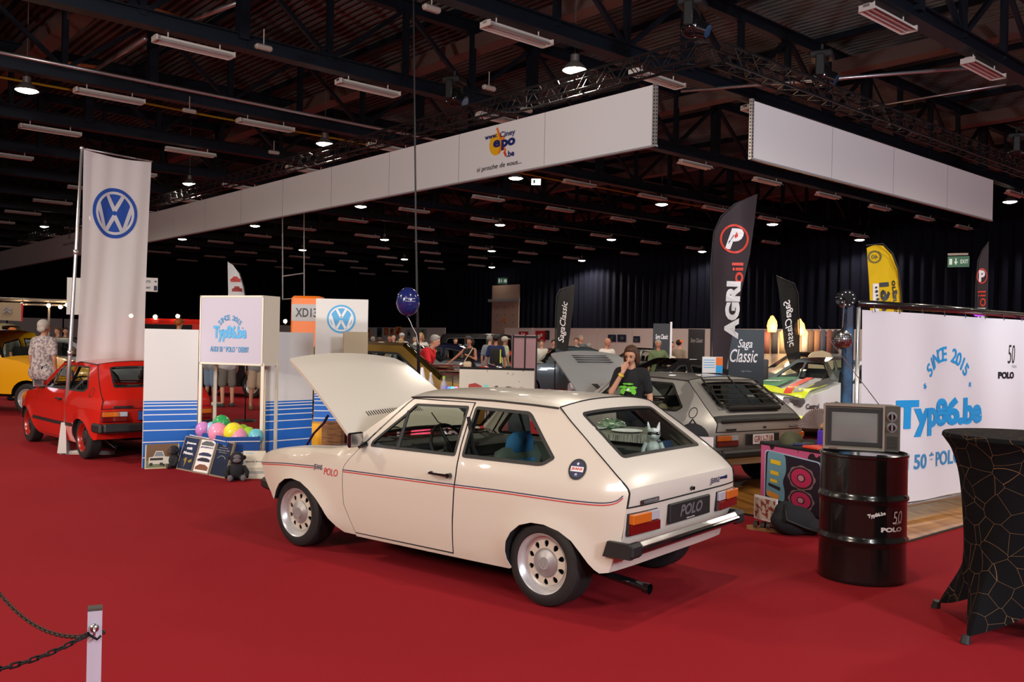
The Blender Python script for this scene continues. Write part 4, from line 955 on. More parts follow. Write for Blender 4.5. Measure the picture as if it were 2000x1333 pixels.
for (px, py, w, h, c, l) in [(719, 652, 9, 17, ('e08a50', '7a2a18'), 'orange framed print nearest the white panel on the far partition'), (741, 650, 12, 19, ('4a5a58', '2c3432'), 'grey green print on the far partition'), (754, 648, 10, 14, ('d86a3a', 'f0b090'), 'red orange framed print with pale shapes on the far partition'), (765, 648, 8, 13, ('e07848', '5a2a20'), 'small red orange framed print on the far partition'), (778, 647, 14, 17, ('f0a860', 'c03a20'), 'amber print with red figure on the far partition'), (798, 653, 11, 18, ('a8a8a8', '3c5040'), 'landscape print left of the hanging cable on the far partition'), (822, 652, 26, 18, ('98a090', '50684c'), 'wide landscape print behind the hanging cable'),
        (1022, 655, 19, 14, ('b02028', 'e0d8d0'), 'red poster with white face partly behind the folding panel'), (1055, 657, 20, 21, ('b8222c', 'd8d0c8'), 'red poster with a white face beside the folding panel'), (1068, 655, 9, 18, ('20202a', '6a3038'), 'black poster beside the red face poster'), (1195, 661, 15, 14, ('1e2440', '4a5a58'), 'dark blue square picture on the white partition nearer the feather flag'), (1214, 661, 16, 14, ('1a2242', '50605c'), 'dark blue square picture in the middle of the white partition'), (1243, 663, 12, 12, ('1c2644', '4c4a48'), 'dark blue square picture beside the black printed panel')]:
    poster(px, py, w, h, c, l)
polo(dict(paint=CREAM, label='white three door hatchback with open bonnet and red and blue side stripes', pillar='roundel', stripe=True, plate='POLO', bumper='chrome', bonnet=33, wheel='steel', gloss=True, seat=FABBLUE, seat2=FABGRN, seat3=FABNAVY), (.6659, 6.0557, 0), 2.4718)
polo(dict(paint=SILVER, label='silver three door hatchback with rear window louvres and open grey bonnet', pillar='ring', plate='GRU-718', bumper='black', bonnet=34, bonnet_paint=DKSILVER, louvre_bonnet=True, louvres=True, wheel='black', lowblack=True, trim=mat('beige_trim', g_('a89c7c'), .7), seat2=mat('beige_trim'), step=.07), (2.4822, 10.5985, .0), 2.1564)
polo(dict(paint=REDP, label='red three door hatchback with black bumpers behind the white flag', pillar='ring', plate='B', bumper='fat', bonnet=-8.5, wheel='red', rubbing=True, step=.07), (-4.88, 11.984, .0), 2.324)
# ------------------------------------------------------------------ flags and stands
def cloth_mat(name, c, tr=.25, thin=.0):
    if name in MATS: return MATS[name]
    m = bpy.data.materials.new(name); m.use_nodes = True; nt = m.node_tree; b = nt.nodes['Principled BSDF']; b.inputs['Base Color'].default_value = (*c, 1); b.inputs['Roughness'].default_value = .85
    t = nt.nodes.new('ShaderNodeBsdfTranslucent'); t.inputs[0].default_value = (*c, 1); mx = nt.nodes.new('ShaderNodeMixShader'); mx.inputs[0].default_value = tr
    out = nt.nodes['Material Output']; nt.links.new(b.outputs[0], mx.inputs[1]); nt.links.new(t.outputs[0], mx.inputs[2])
    if thin:
        tp = nt.nodes.new('ShaderNodeBsdfTransparent'); m2 = nt.nodes.new('ShaderNodeMixShader'); m2.inputs[0].default_value = thin; nt.links.new(mx.outputs[0], m2.inputs[1]); nt.links.new(tp.outputs[0], m2.inputs[2]); nt.links.new(m2.outputs[0], out.inputs[0])
    else: nt.links.new(mx.outputs[0], out.inputs[0])
    MATS[name] = m; return m
FLAGW = cloth_mat('flag_white', (.86, .84, .83), .35, .10)
base = at_z(125, 888, 0); topp = at(160, 290, base.y+.05); armp = at(297, 316, base.y+.95)
t = thing('banner_flag', 'tall white flag with round blue car emblem on a grey pole', 'flag', base); L = lambda p: Vector(p)-base
mb = MB(); n = 8; mb.tube([L(base), L(base).lerp(L(topp), .33), L(base).lerp(L(topp), .66), L(topp)], [.030, .026, .022, .018], 10)
for f in (.33, .66): c = L(base).lerp(L(topp), f); mb.cyl(c-Vector((0, 0, .03)), c+Vector((0, 0, .03)), .032, n=10)
mb.build('pole', STEEL, t, True); mb = MB(); mb.tube([L(topp), L(armp)], .012, 8); mb.sphere(L(topp), .03, 10, 6); mb.build('arm', STEEL, t, True)
mb = MB(); mb.cyl((0, 0, .02), (0, 0, .42), .085, .045, 4); bx = [Vector((0, 0, .02)), L(at_z(200, 888, 0)), L(at_z(155, 880, 0))]
mb.tube([Vector((-.05, 0, .02)), Vector((.62, .08, .02))], .03, 6); mb.tube([Vector((0, .0, .02)), Vector((.30, .35, .02))], .03, 6); mb.build('foot', mat('worn_white_metal', g_('b0a8a4'), .5), t, True, 40)
tl, tr_ = L(at(163, 292, topp.y)), L(at(296, 317, armp.y)); bl, br = L(at(147, 709, topp.y+.02)), L(at(283, 706, armp.y-.05))
def flag_pt(u, v, off=0.0):
    p = (tl*(1-u)+tr_*u)*(1-v)+(bl*(1-u)+br*u)*v; w = .022*math.sin(u*9+v*2.5)*(.25+v)+.008*math.sin(u*23+1+v*3)*(.6+.4*v); nr = (tr_-tl).cross(Vector((0, 0, 1))).normalized()
    p = p+nr*(w+off)+Vector((0, 0, -.03*math.sin(PI*u)*(1-v)+(.03*math.sin(u*8) if v > .97 else 0))); p += (tr_-tl)*(-.05*math.sin(PI*v)*(u-.5)*.6); return p
mb = MB(); NU, NV_ = 36, 60; mb.add([flag_pt(i/NU, j/NV_) for j in range(NV_+1) for i in range(NU+1)], [(j*(NU+1)+i, (j+1)*(NU+1)+i, (j+1)*(NU+1)+i+1, j*(NU+1)+i+1) for j in range(NV_) for i in range(NU)]); fc_ = mb.build('flag_cloth', FLAGW, t, True)
W_ = (tr_-tl).length; H_ = (tl-bl).length
def onflag(mb, cx, cy): mb.v = [flag_pt(cx+v.x/W_, cy-v.y/H_, v.z) for v in mb.v]; return mb
def gridded_disc(mb, R, z, mi, r0=0, rings=6, n=64):
    for k in range(rings): disc(mb, 0, 0, r0+(R-r0)*(k+1)/rings, z, n, mi, r0=max(1e-4, r0+(R-r0)*k/rings))
mb = MB(); Rr = .345
gridded_disc(mb, Rr, .006, 0); gridded_disc(mb, Rr*.86, .010, 1, Rr*.755, 1)
for pts in ([(-.40, .80), (0, .10), (.40, .80)], [(-.80, .42), (-.38, -.78), (0, -.10), (.38, -.78), (.80, .42)]): stroke(mb, [(a*Rr, b*Rr) for a, b in pts], Rr*.165, .010, Rr*.78, 1)
onflag(mb, .47, .272).build('emblem', [cloth_mat('flag_blue', g_('2a55b0'), .3), cloth_mat('flag_white2', (.74, .72, .73), .3)], fc_, True)
# white and blue stand panels
def board(name, lab, cat, BL, BR, z0, z1, m, thick=.03, lean=0.0, parent=None, group=None, stripes=None):
    BL = Vector(BL); BR = Vector(BR); d = (BR-BL); d.z = 0; w = d.length; d.normalize(); nr = Vector((d.y, -d.x, 0)); t = thing(name, lab, cat, BL, 0, group) if parent is None else parent
    o = BL if parent is None else Vector(parent.location); u = Vector((0, 0, 1))
    mb = MB(); mb.add([BL-o+d*a*w+u*z-nr*th for th in (0, thick) for a, z in ((0, z0), (1, z0), (1, z1), (0, z1))], [(0, 1, 2, 3), (7, 6, 5, 4), (0, 4, 5, 1), (1, 5, 6, 2), (2, 6, 7, 3), (3, 7, 4, 0)]); b = mb.build('board', m, t)
    X = frame_X(BL-o+u*z0, d, u); return t, b, X, w, z1-z0
def stripes(X, w, zb, ztop, parent, m=STRIPEBLUE, z0=0.0, flip=1):
    mb = MB(); mb.add([X @ Vector(q) for q in ((.002, z0, .002), (w-.002, z0, .002), (w-.002, ztop, .002), (.002, ztop, .002))], [(0, 1, 2, 3)]); mb.build('blue_field', m, parent)
    mb = MB(); z = ztop-.03; g = .035; th = .012
    while z > z0+.03: mb.add([X @ Vector(q) for q in ((.002, z, .004), (w-.002, z, .004), (w-.002, z+th, .004), (.002, z+th, .004))], [(0, 1, 2, 3)]); z -= g; g *= 1.32
    mb.build('white_stripe', PRWHITE, parent)
def wx(px, d): r = ray(px, 650); return Vector((r.x/r.y*d, d, 0))
t, b, X, w, h = board('display_board', 'white display panel with blue striped foot nearest the white flag', 'display panel', wx(283, 10.81), wx(388.5, 11.1), 0, 1.665, WHITEB, .04); stripes(X, w, 0, .80, t)
t, b, X, w, h = board('display_board', 'white display panel with blue striped foot between the lightbox and the car bonnet', 'display panel', wx(521.5, 11.14), wx(613, 11.65), 0, 1.66, WHITEB, .04); stripes(X, w, 0, .80, t)
mb = MB(); mb.box((-.012, .03, .7), (.024, .09, 1.4)); mb.build('side_post', TAN, t)
t, b, X, w, h = board('display_board', 'tall white panel with sky blue round car emblem above the open bonnet', 'display panel', wx(616, 13.0), wx(718, 13.05), .217, 2.16, WHITEB, .04); stripes(X, w, 0, .58, t)
mb = MB(); roundel_logo(mb, w*.49, 1.655, .205, .003, .002, 0, 1, X); mb.build('emblem', [CYAN2, PRWHITE], b)
mb = MB(); mb.tube([(.03, .05, 0), (.03, .05, .22)], .02, 6); mb.tube([(w-.05, .05, 0), (w-.05, .05, .22)], .02, 6); mb.build('leg', STEEL, t)
t, b, X, w, h = board('leaning_board', 'small beige board leaning in front of the emblem panel', 'board', wx(672, 12.6), wx(719, 12.75), .9, 1.69, TAN, .05); mb = MB(); mb.box((w*.5, .05, .45), (w*.6, .03, .9)); mb.build('leg', TAN, t)
# lightbox sign on two posts
p0_ = wx(390, 11.1); p1_ = wx(514, 10.72); t, b, X, w, h = board('lightbox_sign', 'white lightbox sign with blue club lettering standing on two posts above the balloon bin', 'sign', p0_, p1_, 1.25, 2.085, mat('lightbox_white', g_('b9b4c4'), .4), .30)
mb = MB(); 
for a in ((0, 0, w, .022), (0, h-.022, w, .022), (0, 0, .02, h), (w-.02, 0, .02, h)): mb.add([X @ Vector((a[0]+i*a[2], a[1]+j*a[3], .004+k*.0)) for i, j, k in ((0, 0, 0), (1, 0, 0), (1, 1, 0), (0, 1, 0))], [(0, 1, 2, 3)])
mb.add([X @ Vector((w+.003, j, k)) for j, k in ((0, 0), (0, -.3), (h, -.3), (h, 0))], [(0, 1, 2, 3)]); mb.build('frame', mat('ivory_frame', g_('d8d2c0'), .5), t)
def club_print(X, w, cx, cy, s, parent, m1, m2, audi='AUDI 50 * POLO * DERBY', full=True):
    """s = width of the main word"""
    mb = MB(); text_into(mb, 'Typ86.be', cx, cy, w=s, h=s*.40, z=.006, X=X, bold=.045, spacing=.92); mb.build('lettering', m1, parent)
    mb = MB(); arc_text(mb, '* SINCE 2015 *', cx, cy-s*.03, s*.42, s*.125, z=.006, X=X, step=.178, bold=.02); mb.build('lettering', m2, parent)
    mb = MB(); text_into(mb, audi, cx, cy-s*.375, w=s*1.17, h=s*.14, z=.006, X=X, bold=.025); mb.build('lettering', m2, parent)
BLP = mat('print_steel_blue', g_('4c8fc0'), .5)
club_print(X, w, w*.485, h*.45, .50, b, CYAN2, BLP)
for a_, c_ in ((.012, -.02), (w-.01, -.02), (.012, -.28), (w-.01, -.28)): mb = MB(); mb.box(X @ Vector((a_, -.6, c_)), (.036, .036, 1.26)); mb.build('post', mat('ivory_frame'), t)
# orange block with XD13
mb = MB(); c = wx(602, 14.2); t = thing('info_column', 'tall orange column with black code XD13 on a grey band behind the panels', 'column', c, -.05)
mb.rbox((0, 0, 1.12), (.46, .40, 2.24), .04); b = mb.build('column_body', mat('orange_paint', g_('e2701c'), .45), t, True, 40)
mb = MB(); mb.box((.01, -.202, 1.98), (.44, .004, .26)); lb = mb.build('label_band', mat('label_grey', g_('a8a8ac'), .5), t); mb = MB(); text_into(mb, 'XD13', .02, 1.98, w=.34, h=.14, z=.206, X=frame_X((0, 0, 0), (1, 0, 0), (0, 0, 1)), bold=.02); mb.build('lettering', PRBLACK, lb)
# basketball style frame on the curtain
mb = MB(); c = [at(552, 540, 30), at(594, 534, 30), at(594, 582, 30), at(552, 585, 30)]; mb.tube(c, .03, 6, True); mb.tube([at(594, 534, 30), at(594, 400, 30)], .02, 5); mb.tube([at(552, 540, 30), at(552, 400, 30)], .02, 5); tag(mb.build('backboard_hoop', PRGREY), 'thin empty rectangular frame hanging before the dark curtain', 'frame')
# crates under the emblem panel
mb = MB(); mb.box(wx(626, 12.6)+Vector((0, 0, .21)), (.20, .3, .42)); tag(mb.build('storage_box', mat('yellow_box', g_('e8a81c'), .5)), 'yellow storage box behind the open engine bay', 'box')
mb = MB(); c = wx(655, 12.5); mb.box(c+Vector((0, 0, .22)), (.26, .3, .44)); mb.box(c+Vector((0, -.152, .30)), (.12, .01, .03)); tag(mb.build('wooden_crate', noise_col(mat('crate_wood', g_('7a5230'), .7), g_('6a4426'), g_('96693f'), 6, vscale=(1, 1, 8))), 'brown wooden crate beside the yellow box', 'crate')
# balloon bin
Lp, Cp, Rp = Vector((-3.87, 10.98, 0)), Vector((-3.235, 10.36, 0)), Vector((-2.885, 10.47, 0)); Bq = [Vector((-2.99, 10.67, 0)), Vector((-3.80, 11.03, 0))]
t = thing('balloon_bin', 'blue open topped bin with white stripes full of balloons', 'bin', Cp); ring = [Lp, Cp, Rp]+Bq; mb = MB(); n = 5; H0 = .44
mb.add([p-Cp+Vector((0, 0, z)) for z in (0, H0) for p in ring], [(i, (i+1) % n, n+(i+1) % n, n+i) for i in range(n)]); mb.add([p-Cp+Vector((0, 0, .02)) for p in ring], [(0, 1, 2, 3, 4)]); b = mb.build('wall', mat('bin_blue', g_('1d4f9c'), .45), t); solid(b, .015)
mb = MB()
for a, c in ((Lp, Cp), (Cp, Rp)):
    d = (c-a).normalized(); nr = Vector((d.y, -d.x, 0))*.012
    for z in (.385, .255, .12): mb.add([a-Cp+nr+Vector((0, 0, z)), c-Cp+nr+Vector((0, 0, z)), c-Cp+nr+Vector((0, 0, z+.010)), a-Cp+nr+Vector((0, 0, z+.010))], [(0, 1, 2, 3)])
mb.build('white_stripe', PRWHITE, t)
BL_ = [('c986c9', 397, 840, 15, 10.85, 'lilac'), ('8fc6de', 415, 841, 16, 10.88, 'pale blue half hidden'), ('f29ac0', 426, 846, 19, 10.65, 'large pink'), ('2f9a54', 433, 829, 17, 10.85, 'dark green'), ('f2e23a', 456, 846, 19, 10.62, 'yellow'), ('9ccc3e', 474, 842, 12, 10.78, 'lime green half hidden'), ('f29ac0', 466, 856, 18, 10.6, 'pink front'), ('9ccc3e', 485, 849, 14, 10.68, 'lime green'), ('6cc4d8', 500, 854, 15, 10.62, 'turquoise')]
for hexc, px, py, r, d, nm in BL_:
    c = at(px, py, d); R_ = r*d/FPX; mb = MB(); mb.lathe([(R_*math.sin(PI*i/14), R_*1.08*math.cos(PI*i/14)) for i in range(15)], 24)
    o = mb.build('balloon', mat('latex_'+hexc, g_(hexc), .25, coat=.4), None, True); o.location = c; tag(o, nm+' balloon lying in the striped blue bin', 'balloon')
# leaning framed prints, given by their four corners
def leaner(name, lab, cat, c4, ds, fm, im, thick=.025, bw=.018):
    BL, BR = at_z(*c4[0], .0), at_z(*c4[1], .0); TL, TR = at(*c4[3], BL.y+ds), at(*c4[2], BR.y+ds); t = thing(name, lab, cat, BL); x = (BR-BL); w = x.length; x.normalize(); y = ((TL-BL)+(TR-BR))/2; h = y.length; X = frame_X((0, 0, 0), x, y)
    sh = y.dot(x)/h; 
    K = Matrix.Identity(4)
    K[0][1] = 0
    yy = y.normalized(); nr = x.cross(yy).normalized(); X = Matrix(((x.x, yy.x, nr.x, 0), (x.y, yy.y, nr.y, 0), (x.z, yy.z, nr.z, 0), (0, 0, 0, 1)))
    mb = MB(); mb.add([X @ Vector((a*w, b_*h, z)) for z in (0, -thick) for a, b_ in ((0, 0), (1, 0), (1, 1), (0, 1))], [(0, 1, 2, 3), (7, 6, 5, 4), (0, 4, 5, 1), (1, 5, 6, 2), (2, 6, 7, 3), (3, 7, 4, 0)]); mb.build('frame', fm, t)
    mb = MB(); mb.add([X @ Vector(q) for q in ((bw, bw, .002), (w-bw, bw, .002), (w-bw, h-bw, .002), (bw, h-bw, .002))], [(0, 1, 2, 3)]); im_ = mb.build('picture', im, t)
    return t, im_, X, w, h
FRM = mat('brown_frame', g_('8a7a6a'), .4); PNV = mat('poster_navy', g_('17233f'), .3)
t, im, X, w, h = leaner('framed_photo', 'framed colour photo of a white car leaning on the striped panel', 'picture', [(282.5, 917), (349, 914), (353, 863.5), (281.5, 865.5)], .10, mat('cream_frame', g_('c9c0a0'), .4), mat('photo_brown', g_('6a4c34'), .35), .02, .012)
def shp(X, pts, z, m, par, nm='print'): mb = MB(); mb.add([X @ Vector((a, b, z)) for a, b in pts], [tuple(range(len(pts)))]); return mb.build(nm, m, par)
shp(X, [(.013, .012), (w-.013, .012), (w-.013, .10), (.013, .10)], .003, mat('photo_ground', g_('6f7a5c'), .5), im)
shp(X, [(.04, .055), (.29, .055), (.30, .135), (.22, .145), (.20, .21), (.12, .215), (.09, .145), (.04, .135)], .004, mat('photo_car', g_('c9c6bc'), .5), im)
shp(X, [(.10, .148), (.21, .148), (.19, .20), (.125, .202)], .005, mat('photo_glass', g_('77808c'), .4), im); shp(X, [(.055, .10), (.20, .10), (.20, .128), (.055, .128)], .005, PRBLACK, im); shp(X, [(.05, .035), (.085, .035), (.085, .07), (.05, .07)], .0055, PRBLACK, im); shp(X, [(.165, .035), (.20, .035), (.20, .07), (.165, .07)], .0055, PRBLACK, im)
t, im, X, w, h = leaner('framed_poster', 'framed navy poster reading Jeans mit Motor leaning on the blue bin', 'poster', [(343.5, 916.5), (374, 922.6), (393, 855.6), (363.3, 851.7)], .16, FRM, PNV)
for i, s in enumerate(('Jeans', 'mit', 'Motor.')): mb = MB(); text_into(mb, s, w*.5, h*(.80-.145*i), w=w*(.62 if i != 1 else .34), h=h*.085, z=.003, X=X, bold=.05); mb.build('lettering', PRWHITE, im)
shp(X, [(w*.3, h*.30), (w*.4, h*.38), (w*.5, h*.36), (w*.5, h*.28), (w*.42, h*.08), (w*.40, h*.26)], .003, mat('poster_gold', g_('8f7a2c'), .5), im); shp(X, [(w*.6, h*.30), (w*.8, h*.36), (w*.82, h*.28), (w*.66, h*.24)], .003, MATS['poster_gold'], im)
t, im, X, w, h = leaner('framed_poster', 'framed white poster with four small car pictures leaning on the blue bin', 'poster', [(374.7, 923), (405.9, 928.4), (425.4, 860), (393.8, 856)], .16, FRM, PRWHITE)
mb = MB(); text_into(mb, 'JEANSPOLO', w*.5, h*.74, w=w*.8, h=h*.06, z=.003, X=X, bold=.05, shear=.2); mb.build('lettering', NAVY, im)
for (y0, y1, c) in ((.80, .93, '5a6060'), (.50, .60, '2c3352'), (.34, .45, '28283a'), (.10, .26, '7a4a34')):
    shp(X, [(w*.12, h*y0), (w*.88, h*y0), (w*.90, h*(y0*.4+y1*.6)), (w*.68, h*y1), (w*.35, h*y1), (w*.12, h*(y0*.5+y1*.5))], .003, mat('pic_'+c, g_(c), .5), im)
t, im, X, w, h = leaner('framed_poster', 'framed navy poster with small grey lines of text leaning nearest the toy monkey', 'poster', [(407.2, 929), (439, 935.6), (459.2, 864.7), (426, 860)], .16, FRM, mat('poster_navy2', g_('14203a'), .3))
for i, s in enumerate(('Der', 'Jeans-Polo.', 'Limitiert bis 1000', 'Jeans-Fans.')): mb = MB(); text_into(mb, s, w*.48, h*(.86-.062*i), w=w*(.2, .55, .75, .5)[i], h=h*.035, z=.003, X=X, bold=.02); mb.build('lettering', PRGREY, im)
mb = MB(); mb.tube([X @ Vector((w*(.5+.22*math.cos(a)), h*(.50+.08*math.sin(a)), .003)) for a in [PI*k/8 for k in range(9)]], .004, 4); mb.build('print', PRGREY, im)
t, im, X, w, h = leaner('poster', 'white poster reading JEANS POLO standing behind the white car nose', 'poster', [(475, 936.2), (520, 936), (519, 880), (475.5, 882)], .12, mat('pine_frame', g_('c9b49a'), .5), mat('paper', g_('d6d0c2'), .6), .02, .006)
mb = MB(); text_into(mb, 'JEANS POLO', w*.52, h*.60, w=w*.86, h=h*.06, z=.003, X=X, bold=.03); mb.build('lettering', PRBLACK, im); shp(X, [(w*.1, h*.18), (w*.9, h*.18), (w*.9, h*.28), (w*.1, h*.28)], .003, PRGREY, im); shp(X, [(w*.1, h*.90), (w*.45, h*.90), (w*.45, h*.92), (w*.1, h*.92)], .003, CYAN2, im); shp(X, [(w*.1, h*.30), (w*.9, h*.30), (w*.9, h*.40), (w*.1, h*.40)], .003, mat('pic_sky', g_('b8b2a4'), .6), im)
def plush(px, py, sc, lab, m1, m2, rz):
    p = at_z(px, py, 0); t = thing('toy_monkey', lab, 'toy', p, rz); s = sc
    mb = MB(); mb.sphere((0, 0, .10*s), (.085*s, .075*s, .10*s), 16, 10); 
    for sx in (-1, 1): mb.tube([(sx*.07*s, 0, .15*s), (sx*.11*s, -.03*s, .09*s), (sx*.10*s, -.07*s, .04*s)], .026*s, 8); mb.tube([(sx*.04*s, 0, .05*s), (sx*.06*s, -.09*s, .035*s), (sx*.07*s, -.13*s, .035*s)], .032*s, 8)
    mb.build('plush_body', m1, t, True); mb = MB(); mb.sphere((0, -.01*s, .245*s), (.075*s, .07*s, .07*s), 16, 10)
    for sx in (-1, 1): mb.sphere((sx*.078*s, 0, .25*s), (.022*s, .015*s, .025*s), 10, 6)
    hd = mb.build('head', m1, t, True); mb = MB(); mb.sphere((0, -.06*s, .225*s), (.045*s, .03*s, .03*s), 12, 8); mb.sphere((0, -.065*s, .26*s), (.04*s, .015*s, .03*s), 12, 8); 
    mb.build('muzzle', m2, hd, True); mb = MB()
    for sx in (-1, 1): mb.sphere((sx*.07*s, -.14*s, .04*s), (.03*s, .018*s, .035*s), 10, 6)
    mb.build('foot', m2, t, True)
plush(462, 938, 1.0, 'dark grey toy monkey sitting beside the white JEANS POLO poster', noise_bump(mat('plush_dark', g_('26262c'), .95), 200, .5), mat('plush_light', g_('6e6a72'), .9), .3)
plush(340, 914, .85, 'black toy monkey sitting between the car photo and the navy poster', mat('plush_dark'), mat('plush_mid', g_('4a3c38'), .9), -.7)
# ------------------------------------------------------------------ feather flags
def feather(lab, base_px, d, z0, pts_px, m, prints, pole_side='left', thin=0.0):
    """outline of the cloth given by points on the picture, stood up at its own distance"""
    b = wx(base_px, d); t = thing('feather_flag', lab, 'flag', b); P = [at(x, y, d)-b for x, y in pts_px]
    rz = math.atan2(-b.x, b.y); dr = Vector((math.cos(rz), math.sin(rz), 0)); nr = Vector((dr.y, -dr.x, 0))
    pl = [(p.dot(dr), p.z) for p in P]
    def fn(a, z, off=0.0): return dr*a+Vector((0, 0, z))+nr*(.03*math.sin(a*9+z*2.2)+.015*math.sin(a*22-z*3)+off)
    mb = MB(); sheet(mb, pl, [], fn, .09); cl = solid(mb.build('flag_cloth', m, t, True), .004); mb = MB()
    return t, cl, fn, dr, b, pl
def fl_text(fn, par, body, a, z, w, h, rot, m, mirror=False, **k):
    vs, fs = text_geo(body, w=w, h=h, **k); c, s = math.cos(rot), math.sin(rot); mb = MB()
    mb.add([fn(a+(-v.x if mirror else v.x)*c-v.y*s, z+(-v.x if mirror else v.x)*s+v.y*c, .014) for v in vs], [f[::-1] if mirror else f for f in fs]); return mb.build('lettering', m, par)
def pole(t, b, pts, d, r=.012): mb = MB(); mb.tube([Vector((0, 0, 0))]+[at(x, y, d)-b for x, y in pts], r, 6); mb.build('pole', BLACK, t, True); mb = MB(); mb.cyl((0, 0, 0), (0, 0, .03), .22, .20, 20); mb.build('base', BLACK, t)
def fpt(px, py, d, b, dr): p = at(px, py, d)-b; return p.dot(dr), p.z
OILG = cloth_mat('flag_charcoal', g_('3c3238'), .2); dd = 13.0
t, cl, fn, dr, b, pl = feather('tall charcoal feather flag with red ringed P emblem and oil lettering', 1392, dd, 0, [(1392, 716), (1390, 640), (1390, 520), (1396, 455), (1410, 425), (1436, 401), (1460, 388), (1478, 383), (1472, 440), (1464, 500), (1450, 560), (1436, 620), (1424, 690), (1419, 722)], OILG, None)
pole(t, b, [(1389, 640), (1388, 520), (1394, 455), (1408, 423), (1434, 399), (1478, 381)], dd)
a, z = fpt(1434, 468, dd, b, dr); mb = MB(); disc(mb, 0, 0, .205, 0, 40, 0, r0=.175); mb.v = [fn(a+v.x*.98, z+v.y*1.02, .012) for v in mb.v]; mb.build('emblem_ring', mat('oil_red', g_('d43a26'), .5), cl)
fl_text(fn, cl, 'P', a, z, .26, .30, 0, PRWHITE, bold=.06, shear=.35); mb = MB(); mb.add([fn(a+.035+.032*math.sin(q)*(1-.5*(math.cos(q) > 0)), z+.05+.05*math.cos(q), .018) for q in [2*PI*k/16 for k in range(16)]], [tuple(range(16))[::-1]]); mb.build('drop', mat('oil_red'), cl)
a, z = fpt(1440, 535, dd, b, dr); fl_text(fn, cl, 'oil', a, z, .30, .16, PI/2, mat('oil_red'), bold=.02)
a, z = fpt(1430, 612, dd, b, dr); fl_text(fn, cl, 'AGRI', a, z+.04, .82, .20, PI/2-.03, PRWHITE, bold=.06)
mb = MB(); a, z = fpt(1431, 640, dd, b, dr)
SAG = cloth_mat('flag_black', g_('1c1c1c'), .3, .12); dd = 19.0
t, cl, fn, dr, b, pl = feather('black feather flag with white script standing in front of the far partitions', 1086, dd, 0, [(1086, 680), (1087, 620), (1089, 580), (1096, 567), (1108, 560), (1122, 558), (1120, 600), (1112, 660), (1108, 690)], cloth_mat('flag_black2', g_('202020'), .2), None); pole(t, b, [(1085, 620), (1087, 580), (1094, 566), (1122, 557)], dd)
a, z = fpt(1101, 622, dd, b, dr); fl_text(fn, cl, 'SagaClassic', a, z-.08, .86, .16, PI/2-.08, PRWHITE, shear=.3, bold=.01)
dd = 19.5
t, cl, fn, dr, b, pl = feather('black feather flag seen from behind with mirrored white script', 1562, dd, 0, [(1563, 732), (1545, 722), (1532, 680), (1526, 620), (1521, 570), (1516, 541), (1534, 545), (1550, 556), (1557, 575), (1559, 640)], SAG, None); pole(t, b, [(1561, 640), (1559, 575), (1551, 554), (1516, 539)], dd)
a, z = fpt(1542, 632, dd, b, dr); fl_text(fn, cl, 'SagaClassic', a, z, 1.02, .185, PI/2+.10, PRWHITE, True, shear=.3, bold=.01)
dd = 16.0; YEL = cloth_mat('flag_yellow', g_('f0d018'), .35)
t, cl, fn, dr, b, pl = feather('bright yellow feather flag rising behind the white backdrop', 1764, dd, 0, [(1762, 640), (1700, 640), (1697, 560), (1692, 482), (1706, 476), (1724, 478), (1741, 496), (1752, 525), (1758, 570)], YEL, None); pole(t, b, [(1764, 640), (1760, 570), (1754, 525), (1743, 495), (1724, 476), (1692, 480)], dd)
a, z = fpt(1708, 500, dd, b, dr); mb = MB(); disc(mb, 0, 0, .115, 0, 28, 0, r0=.085); mb.v = [fn(a+v.x, z+v.y, .014) for v in mb.v]; mb.build('wreath', mat('olive_print', g_('6a6224'), .6), cl); fl_text(fn, cl, '40', a, z, .11, .08, 0, mat('olive_print'), True, bold=.02)
a, z = fpt(1730, 568, dd, b, dr); fl_text(fn, cl, '197', a, z-.12, .55, .16, PI/2+.12, PRBLACK, True, bold=.05); fl_text(fn, cl, 'organisa', a+.15, z-.12, .62, .10, PI/2+.1, PRBLACK, True, bold=.03)
a, z = fpt(1712, 572, dd, b, dr); shp(Matrix.Identity(4), [], 0, None, None) if False else None
mb = MB(); mb.add([fn(a-.05, z-.5, .012), fn(a+.05, z-.5, .012), fn(a+.03, z+.17, .012), fn(a-.07, z+.17, .012)], [(0, 1, 2, 3)]); mb.build('print', PRWHITE, cl); mb = MB()
for k in range(4): disc(mb, 0, 0, .02+.006*(k % 2), 0, 8); mb.v[-8:] = [fn(a+v.x-.01+.01*k, z+.10-.07*k+v.y, .016) for v in mb.v[-8:]]
mb.build('print', PRBLACK, cl)
dd = 20.0
t, cl, fn, dr, b, pl = feather('narrow charcoal feather flag with red emblem far behind the backdrop end', 1906, dd, 0, [(1906, 640), (1908, 560), (1912, 510), (1920, 490), (1931, 474), (1930, 560), (1928, 640)], OILG, None); pole(t, b, [(1906, 560), (1910, 510), (1919, 489), (1931, 473)], dd)
a, z = fpt(1918, 540, dd, b, dr); mb = MB(); disc(mb, 0, 0, .17, 0, 28, 0, r0=.14); mb.v = [fn(a+v.x*.6, z+v.y, .014) for v in mb.v]; mb.build('emblem_ring', mat('oil_red'), cl); fl_text(fn, cl, 'P', a, z, .12, .25, 0, PRWHITE, bold=.05); fl_text(fn, cl, 'oil', a, z-.5, .34, .16, PI/2, mat('oil_red')); fl_text(fn, cl, 'AGRI', a, z-.95, .5, .16, PI/2, PRWHITE, bold=.04)
dd = 17.0
t, cl, fn, dr, b, pl = feather('small white feather flag with two red cars behind the lightbox sign', 482, dd, 0, [(476, 640), (445, 640), (446, 570), (445, 513), (455, 518), (467, 535), (475, 560), (481, 600)], cloth_mat('flag_white3', (.7, .7, .7), .3), None); pole(t, b, [(483, 640), (482, 600), (476, 560), (468, 534), (445, 511)], dd)
